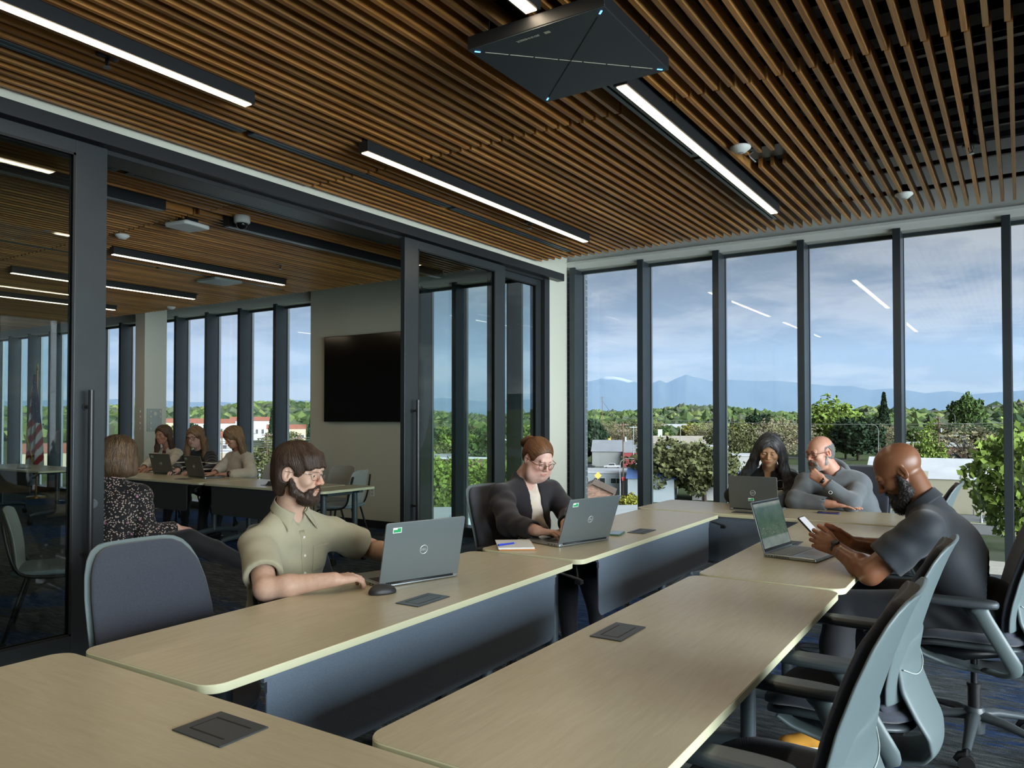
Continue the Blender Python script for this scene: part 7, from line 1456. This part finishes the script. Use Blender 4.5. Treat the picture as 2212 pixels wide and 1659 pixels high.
# brick block with a white cupola, behind the sliding door glass
def cupola(e, w, d, h):
    c = MB().box(9.4, 3, h, 13.4, 7, h + .5); 
    for a in (9.6, 12.6):
        for b in (3.2, 6.2): c.box(a, b, h, a + .6, b + .6, h + 4.0)
    o = c.build('cupola', wWHITE, e); MB().lathe([(0, 3.0), (.9, 2.9), (1.1, 2.0), (1.6, 1.0), (3.2, .1), (3.3, 0), (0, 0)][::-1], 4, 0, Matrix.Translation((11.4, 5, h + 4)) @ Matrix.Rotation(R(45), 4, 'Z')).build('cupola_roof', rWHITE, o)
    for i in range(6): MB().box(-w / 2 + 4 + i * 5.5, 4, h + .3, -w / 2 + 6 + i * 5.5, 6, h + .9).build('roof_vent', wGREY, e)
x, y = pol(-38.2, 172); building('brown brick block with a white cupola behind the sliding glass door', x, y, R(38), 34, 18, 8.6, brick_mat('dull_brick', xs(132, 92, 82), xs(108, 78, 70), xs(120, 110, 100), 1, .4, .14), rWHITE, extra=cupola, win=(5, 2.0, 3.4, 1.0))
for az, r, h in ((-40.2, 120, 11), (-38.9, 128, 10), (-35.2, 130, 9), (-37.2, 150, 10), (-33, 110, 12), (-41.5, 150, 12)): tree('lime_loose', *pol(az, r), h)
# neighbouring flat roofs just below
def roofkit(e, w, d, h):
    MB().cyl((-3, 3, h), (-3, 3, h + 1.1), .35, 16).box(-4, 2, h + 1.0, -2, 4, h + 1.3).build('roof_vent', wGREY, e); MB().box(1, 3, h + .3, 3.4, 5.2, h + 2.2).build('rooftop_unit', wPALE, e); MB().box(-.5, -2 + 4, h + .3, .6, 3.0, h + 1.5).build('rooftop_box', wWHITE, e)
x, y = pol(-39, 50); building('white membrane roof just below, seen through the sliding door glass', x, y, R(39), 44, 26, 8.6, wPALE, mat('membrane_roof', xs(196, 204, 204), .6, var=.16, vs=.35, stretch=(1, 4, 1)), extra=roofkit)
def roofkit2(e, w, d, h):
    m = MB()
    for i in range(3): m.box(-3.2 + i * .5, 2, h + .5, -3.0 + i * .5, 12, h + .75)
    for i in range(16): m.box(-3.4, 2 + i * .62, h + .42, -1.8, 2.12 + i * .62, h + .6)
    m.build('pipe_rack', STEEL, e); MB().box(-1.0, 1.5, h + .3, .6, 3.2, h + 2.3).build('rooftop_unit', wCREAM, e); g_ = MB()
    for i in range(8): g_.box(-.9 + i * .18, 1.45, h + .7, -.82 + i * .18, 1.5, h + 2.1)
    g_.build('unit_louvre', wGREY, e); MB().cyl((1.5, 3, h), (1.5, 3, h + 2.6), .06, 8).build('vent_pipe', wGREY, e)
building('cream roof with a pipe rack below the windows at right', 0, 36, 0, 22, 22, 8.2, wBEIGE, mat('gravel_roof', xs(190, 186, 168), .9, var=.12, vs=1.5), extra=roofkit2)
# ---------------------------------------------------------------- streets, cars, poles
ASP = mat('asphalt', xs(112, 114, 114), .9, var=.08, vs=.4); GRS = mat('verge_grass', xs(120, 138, 70), .95); CURB = mat('concrete_curb', xs(188, 184, 160), .9)
def street(label, pts, w, m=ASP, z=.06, name='street', cat='street'):
    mb = MB(); P3 = [Vector((p[0], p[1], 0)) for p in pts]
    for i in range(len(P3)):
        d = (P3[min(i + 1, len(P3) - 1)] - P3[max(i - 1, 0)]).normalized(); nn = Vector((-d.y, d.x, 0)) * w / 2
        for q in (P3[i] + nn, P3[i] - nn): mb.v.append((q.x, q.y, ground_h(q.x, q.y) + z)); mb.col.append((1, 1, 1))
    mb.f = [(2 * i, 2 * i + 1, 2 * i + 3, 2 * i + 2) for i in range(len(P3) - 1)]; mb.m = [0] * len(mb.f); return tag(mb.build(name, m, solid=.1), label, cat)
street('grey road along the beige hall with a grass verge', [(-40, 140), (-16, 141), (20, 142)], 12); street('asphalt yard in front of the beige hall', [(-30, 155), (-2, 156), (22, 156.5)], 10)
street('narrow grass verge between the road and the asphalt yard', [(-36, 148.6), (-2, 149.4), (22, 149.6)], 1.6, GRS, .14, 'grass_verge', 'verge'); street('pale concrete curb beside the verge', [(-36, 147.4), (-2, 148.2), (22, 148.4)], .7, CURB, .16, 'curb', 'curb')
street('street where the white pickups stand', [(-170, 215), (-122, 240), (-90, 258), (-40, 262)], 12); street('grass strip with a fence below the pickup street', [(-150, 214), (-118, 228), (-96, 238)], 5, GRS, .10, 'grass_verge', 'verge')
street('car park with a row of parked cars', [(-130, 198), (-104, 214), (-84, 222)], 12); street('sloping street with the blue hatchback', [(-190, 425), (-155, 392), (-120, 362), (-60, 345)], 12); street('crossing in front of the blue roofed sheds', [(-60, 138), (-44, 150), (-30, 175)], 10)
CARC = {'white': xs(216, 218, 218), 'silver': xs(160, 164, 168), 'dark': xs(40, 42, 46), 'red': xs(150, 40, 44), 'blue': xs(48, 70, 124), 'black': xs(24, 26, 28)}
def car(label, x, y, rz, c, kind='car'):
    e = thing('car' if kind == 'car' else 'pickup_truck', label, 'car' if kind == 'car' else 'truck', (x, y, ground_h(x, y) + .1), rz, None); L = 4.6 if kind == 'car' else 5.8
    pr = [(-L / 2, .35), (-L / 2, .85), (-L / 2 + .9, .98), (-L / 2 + 1.5, 1.48), (L / 2 - 1.6, 1.5), (L / 2 - .6, 1.0), (L / 2, .9), (L / 2, .35)] if kind == 'car' else [(-L / 2, .45), (-L / 2, 1.05), (-L / 2 + 1.25, 1.15), (-L / 2 + 1.9, 1.85), (.9, 1.87), (1.15, 1.18), (L / 2, 1.15), (L / 2, .45)]
    M = Matrix(((1, 0, 0, 0), (0, 0, 1, 0), (0, 1, 0, 0), (0, 0, 0, 1))); MB().prism(pr, -.88, .88, 0, M).build('body', mat('car_paint_' + c, CARC[c], .3, .2, .6), e, bevel=.06)
    if kind == 'car': wp = [(-L / 2 + 1.15, 1.0), (-L / 2 + 1.58, 1.40), (L / 2 - 1.68, 1.42), (L / 2 - .85, 1.02)]
    else: wp = [(-L / 2 + 1.5, 1.2), (-L / 2 + 2.0, 1.75), (.8, 1.77), (.95, 1.22)]
    MB().prism(wp, -.90, .90, 0, M).build('side_windows', GLZ, e)
    for sx in (-L / 2 + .9, L / 2 - .9):
        for sy in (-.86, .86): MB().cyl((sx, sy - .08, .34), (sx, sy + .08, .34), .34, 14).build('wheel', TYRE, e)
for a in [('white pickup truck on the street by the red shopfront', -117.5, 241, R(30), 'white', 'p'), ('second white pickup, half behind the first window mullion', -109.5, 245, R(30), 'white', 'p'), ('dark SUV left of the white pickup', -125, 238, R(28), 'dark'), ('white car on the garage roof, leftmost of two', -148, 333, R(20), 'white'), ('silver car on the garage roof beside the white one', -142, 335, R(20), 'silver'),
          ('silver car leftmost in the row below the pickup street', -108, 208, R(75), 'silver'), ('white car in the row below the pickup street', -104, 211, R(75), 'white'), ('white car at the right end of the row below the pickup street', -100, 213.5, R(75), 'white'), ('red car leftmost on the sloping street', -172, 409, R(-42), 'red'), ('dark red car behind the red one on the sloping street', -167, 404, R(-42), 'red'), ('silver car third on the sloping street', -161, 399, R(-42), 'silver'), ('white car before the blue hatchback', -156, 394, R(-42), 'white'), ('blue hatchback on the sloping street', -134, 374, R(-42), 'blue'), ('white car at the wooden pole right of the blue hatchback', -127, 369, R(-42), 'white'), ('white car under the blue shed roof', -47, 147, R(60), 'white'), ('white car beside the slate blue building', -40, 452, R(5), 'white'), ('black car beside the slate blue building', -36, 450, R(5), 'black')]:
    car(*a[:5], kind='car' if len(a) == 5 else 'pickup')
for a in (-57.0, -55, -53, -51.5, -50.2, -49.2, -48.4): x, y = pol(a, 190 + 8 * math.sin(a)); car('parked car in the lots seen between the women in the other room', x, y, R(-a + 10), ['white', 'silver', 'dark', 'red', 'white', 'silver', 'black'][int(-a) % 7]); bpy.data.objects[-1] if False else None
for o in list(COL.objects):
    if o.get('label', '').startswith('parked car in the lots'): o['group'] = 'parked cars beyond the other room'
WOODP = mat('utility_pole_wood', xs(120, 92, 76), .9); GALV = mat('galvanised_pole', xs(176, 182, 182), .5, .3); SIGR = mat('sign_red', xs(226, 60, 50), .6); SIGY = mat('sign_yellow', xs(236, 200, 30), .6)
def upole(label, x, y, h, m=WOODP, arms=1, red=False, az=None, r=.17):
    z = ground_h(x, y); e = thing('utility_pole', label, 'pole', (x, y, z), math.atan2(-x, y) + .4); MB().tube([(0, 0, -1), (0, 0, h)], [r, r * .7], 10).build('pole', m, e, smooth=True, auto=40)
    for i in range(arms):
        c = MB().box(-1.3, -.06, h - .6 - i * 1.3, 1.3, .06, h - .45 - i * 1.3); c.build('crossarm', m, e)
        ins = MB()
        for q in (-1.15, -.5, .5, 1.15): ins.cyl((q, 0, h - .45 - i * 1.3), (q, 0, h - .22 - i * 1.3), .06, 8)
        ins.build('insulators', GALV, e)
    if arms > 1: MB().cyl((.35, -.3, h - 4), (.35, -.3, h - 3), .28, 12).build('transformer', GALV, e)
    if red: MB().box(-.45, -.3, 4.2, .45, -.2, 5.0).build('red_marker', SIGR, e)
    return e
for a in [('tall reddish wooden pole above the garage at left', -185, 368, 29, WOODP, 1), ('nearest wooden pole with a red marker left of the second mullion', -70.5, 150, 16.5, WOODP, 2, True), ('slim grey pole behind the nearest wooden pole', -104, 229, 15, GALV, 1), ('pole before the long white roofed warehouse, leftmost of its two', -215, 530, 26, WOODP, 1), ('pole right of the yellow green tree', -165, 480, 22, WOODP, 1), ('grey pole rising from the sloping street', -124, 322, 15, GALV, 1),
          ('dark pole right of the blue hatchback', -122, 352, 16, WOODP, 0), ('dark pole left of the third mullion', -117, 385, 20, WOODP, 0), ('dark pole with a red marker before the gabled shed', -114, 362, 18, WOODP, 0, True), ('second dark pole before the gabled shed', -109, 364, 18, WOODP, 0), ('wooden pole before the red brick building at right', -16.8, 216, 18, WOODP, 2)]: upole(*a)
for i, (az, r, h) in enumerate(((-56.8, 230, 13), (-53.9, 210, 13), (-50.9, 190, 14), (-48.75, 160, 14), (-49.9, 240, 13), (-51.9, 260, 13))): upole(['pole left of the striped sweater woman\'s head', 'pole between the two right mullions', 'pole right above the beige sweater woman', 'tall double armed pole before the screen wall', 'thin pole behind the beige sweater woman', 'thin pole over the red shop'][i], *pol(az, r), h, WOODP, 2 if i == 3 else 1)
def lamp(label, x, y, h, yaw, arm=2.2):
    e = thing('street_lamp', label, 'street lamp', (x, y, ground_h(x, y)), yaw); MB().tube(bez([(0, 0, -1), (0, 0, h * .5), (0, 0, h * .86), (arm * .35, 0, h * .98), (arm, 0, h)], 20), [.11] * 6 + [.07] * 15, 10).lathe([(0, .9), (.2, .9), (.24, 0), (0, 0)][::-1], 12).build('pole', GALV, e, smooth=True, auto=40); MB().box(arm - .1, -.14, h - .1, arm + .6, .14, h + .05).build('lamp_head', GALV, e, bevel=.04)
lamp('curved street lamp before the pale blue white building', -66.5, 140, 9.5, R(10)); lamp('curved lamp before the blue roofed shed', -56, 158, 9, R(190)); lamp('street lamp standing before the beige hall', -5.6, 149.2, 11.2, R(120), .8); lamp('street lamp behind the dark green tree', -45, 320, 15, R(190), 2.8); lamp('lamp over the slate blue building', -29, 470, 20, R(120), 3); lamp('tall lamp at the right of the third mullion', -178, 640, 20, R(90), .5)
e = thing('camera_mast', 'short mast with a cross bar and a camera before the beige hall', 'mast', (-4.2, 153, GZ)); MB().cyl((0, 0, 0), (0, 0, 9.0), .09, 10).box(-.5, -.5, 0, .5, .5, 1.2).build('mast', mat('mast_cream', xs(196, 194, 170), .7), e); MB().box(-1.6, -.1, 9.6, 1.6, .1, 9.8).cyl((0, 0, 8.6), (0, 0, 9.7), .06, 8).build('cross_bar', GALV, e); MB().box(.3, -.3, 7.6, .6, .3, 8.0, 0, Matrix.Rotation(.2, 4, 'Y')).build('camera_head', wDARK, e)
def sign(label, x, y, z, m, form='box', s=.8):
    e = thing('road_sign', label, 'sign', (x, y, z), math.atan2(-x, y)); (MB().box(-s * .4, 0, 0, s * .4, .08, s * 1.4) if form == 'box' else MB().box(-s / 2, 0, -s / 2, s / 2, .06, s / 2, 0, Matrix.Translation((0, 0, s)) @ Matrix.Rotation(R(45), 4, 'Y'))).build('panel', m, e); MB().cyl((0, .1, ground_h(x, y) - z), (0, .1, s * .6), .05, 8).build('post', GALV, e)
sign('yellow sign hanging over the red walled shop', -113, 262, -12.5, SIGY, 'box', 1.9); sign('yellow traffic light by the dark tree', -139, 283, -8.0, SIGY, 'box', 1.4); sign('yellow crossing sign before the pale blue white building', -66.8, 131, -10.4, SIGY, 'diamond', 1.0); sign('white sign board over the garage', -143, 345, -7.5, WF, 'box', 2.6)
def wires(label, a, b, sag, n=3, sp=.7):
    o = MB()
    for k in range(n):
        p = [Vector(a).lerp(Vector(b), t) + Vector((0, 0, -sag * 4 * t * (1 - t) - k * .5)) + Vector((k * sp * .4, 0, 0)) for t in np.linspace(0, 1, 18)]; o.tube(p, .035 + .00012 * Vector(a).length, 4)
    tag(o.build('power_line', mat('wire_grey', xs(150, 152, 148), .6)), label, 'power line')
wires('overhead wires crossing the right windows before the twiggy tree', (-17, 216, .4), (40, 190, .5), 1.2, 4); wires('pale overhead wire crossing the trees behind the hoodie man', (-140, 300, 1.5), (60, 290, 3), 3, 1); wires('overhead wires between the poles at left', (-185, 368, 11), (-104, 229, -2), 2, 2)
wires('overhead wires behind the women in the other room', pol(-60, 230) + (-3.4,), pol(-46, 175) + (-2.2,), 1.5, 4)
# railing below the pickup street
e = thing('street_railing', 'black railing along the grass strip below the pickups', 'railing', (-140, 221, GZ), R(24)); m = MB().box(0, -.04, 1.15, 44, .04, 1.22).box(0, -.04, .3, 44, .04, .36)
for i in range(45): m.box(i, -.03, 0, i + .05, .03, 1.2)
m.build('bars', mat('railing_black', xs(40, 42, 44), .6), e)
# ================================================================ camera
cam = bpy.data.cameras.new('camera'); co_ = bpy.data.objects.new('camera', cam); COL.objects.link(co_)
cam.sensor_width = 36; cam.lens = 1669.94 / 2212 * 36; cam.clip_end = 30000; cam.clip_start = .05
cam.shift_y = (871.64 - 829.5) / 2212; cam.shift_x = -(1106.9 - 1106) / 2212
co_.location = (0, 0, 1.45); co_.rotation_euler = (R(90 + 1.0799), 0, R(33.3198))
SC.camera = co_
# ================================================================ light
def area(name, loc, rot, sx, sy, e, c=(1, 1, 1), parent=None):
    l = bpy.data.lights.new(name, 'AREA'); l.shape = 'RECTANGLE'; l.size = sx; l.size_y = sy; l.energy = e; l.color = c
    o = bpy.data.objects.new(name, l); o.location = loc; o.rotation_euler = rot; return link(o, parent)
for (x, y0, y1) in ((-3.26, -.28, 2.53), (-3.26, 3.34, 6.17), (-1.58, -.28, 2.55), (-1.58, 3.34, 6.11), (-7.34, 4.1, 6.2), (-9.21, 4.02, 6.28), (-11.11, 4.05, 6.27), (1.74, 3.34, 6.17)):
    area('linear_light_source', (x, (y0 + y1) / 2, ZC - .07), (0, 0, 0), .05, y1 - y0 - .04, 9 if x > -5 else 5, (1, .82, .6))
W = bpy.data.worlds.new('sky'); SC.world = W; W.use_nodes = True; nt = W.node_tree; nt.nodes.clear()
def wn_(t, **k):
    n = nt.nodes.new(t)
    for a, b in k.items():
        if a[0] == '_': setattr(n, a[1:], b)
        else: n.inputs[a].default_value = b
    return n
def lk(a, ao, b, bi): nt.links.new(a.outputs[ao], b.inputs[bi])
def wmath(op, a, b=None, c=None):
    n = wn_('ShaderNodeMath', _operation=op)
    for i, v in enumerate((a, b, c)):
        if v is None: continue
        if isinstance(v, tuple): nt.links.new(v[0].outputs[v[1]], n.inputs[i])
        else: n.inputs[i].default_value = v
    return (n, 0)
tc = wn_('ShaderNodeTexCoord'); sp_ = wn_('ShaderNodeSeparateXYZ'); lk(tc, 'Generated', sp_, 0)
zz = wmath('MAXIMUM', (sp_, 2), 0.0); den = wmath('ADD', zz, .17)
px = wmath('DIVIDE', (sp_, 0), den); py = wmath('DIVIDE', (sp_, 1), den); cb = wn_('ShaderNodeCombineXYZ'); nt.links.new(px[0].outputs[0], cb.inputs[0]); nt.links.new(py[0].outputs[0], cb.inputs[1]); lk(sp_, 2, cb, 2)
n1 = wn_('ShaderNodeTexNoise', Scale=1.9, Detail=7.0, Roughness=.56, Distortion=.25); lk(cb, 0, n1, 'Vector')
n2 = wn_('ShaderNodeTexNoise', Scale=.55, Detail=3.0, Roughness=.5); lk(cb, 0, n2, 'Vector')
sm = wmath('MULTIPLY_ADD', (n2, 0), .55, wmath('MULTIPLY', (n1, 0), .62))
cr = wn_('ShaderNodeValToRGB'); e_ = cr.color_ramp.elements
for _ in range(3): e_.new(.5)
for el, (p, c) in zip(e_, [(.53, sl(172, 184, 198)), (.57, sl(194, 203, 214)), (.595, sl(214, 219, 228)), (.62, sl(226, 229, 236)), (.66, sl(244, 245, 248))]): el.position = p; el.color = (*c, 1)
nt.links.new(sm[0].outputs[0], cr.inputs[0])
# clearer bright band low over the hills
hz = wn_('ShaderNodeValToRGB'); e_ = hz.color_ramp.elements; e_[0].position = 0.0; e_[0].color = (1, 1, 1, 1); e_[1].position = .16; e_[1].color = (0, 0, 0, 1); lk(sp_, 2, hz, 0)
mxx = wn_('ShaderNodeMix'); mxx.data_type = 'RGBA'; m0 = wmath('MULTIPLY', (hz, 0), .5); nt.links.new(m0[0].outputs[0], mxx.inputs[0]); lk(cr, 0, mxx, 6); mxx.inputs[7].default_value = (*sl(206, 216, 224), 1)
# the cloud deck is brighter overhead; a bright patch added out of view, right and behind, lights the room
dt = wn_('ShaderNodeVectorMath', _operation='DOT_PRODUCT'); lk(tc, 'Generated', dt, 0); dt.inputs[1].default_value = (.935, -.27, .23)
s1 = wn_('ShaderNodeMapRange', _interpolation_type='SMOOTHSTEP'); nt.links.new(dt.outputs['Value'], s1.inputs[0]); s1.inputs[1].default_value = .76; s1.inputs[2].default_value = .97; s1.inputs[3].default_value = 1.0; s1.inputs[4].default_value = SIDEFILL
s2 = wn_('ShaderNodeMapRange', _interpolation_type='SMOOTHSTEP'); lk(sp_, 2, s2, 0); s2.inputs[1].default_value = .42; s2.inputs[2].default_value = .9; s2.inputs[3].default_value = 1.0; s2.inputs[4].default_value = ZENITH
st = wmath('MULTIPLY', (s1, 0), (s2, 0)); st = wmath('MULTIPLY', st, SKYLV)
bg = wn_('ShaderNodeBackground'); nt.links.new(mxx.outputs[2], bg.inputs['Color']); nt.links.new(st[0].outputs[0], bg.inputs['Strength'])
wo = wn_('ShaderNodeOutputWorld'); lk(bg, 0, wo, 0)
# ================================================================ view
SC.view_settings.view_transform = 'Standard'; SC.view_settings.look = 'None'; SC.view_settings.gamma = 1; SC.view_settings.exposure = EXPO
try: SC.view_settings.use_curve_mapping = False
except Exception: pass
cy = SC.cycles; cy.use_denoising = True; cy.max_bounces = 7; cy.diffuse_bounces = 3; cy.glossy_bounces = 4; cy.transparent_max_bounces = 16; cy.transmission_bounces = 4; cy.volume_bounces = 1
cy.caustics_reflective = False; cy.caustics_refractive = False; cy.sample_clamp_indirect = 6; cy.use_adaptive_sampling = True; cy.adaptive_threshold = .02
print('script done in %.1f s' % (time.time() - T0))
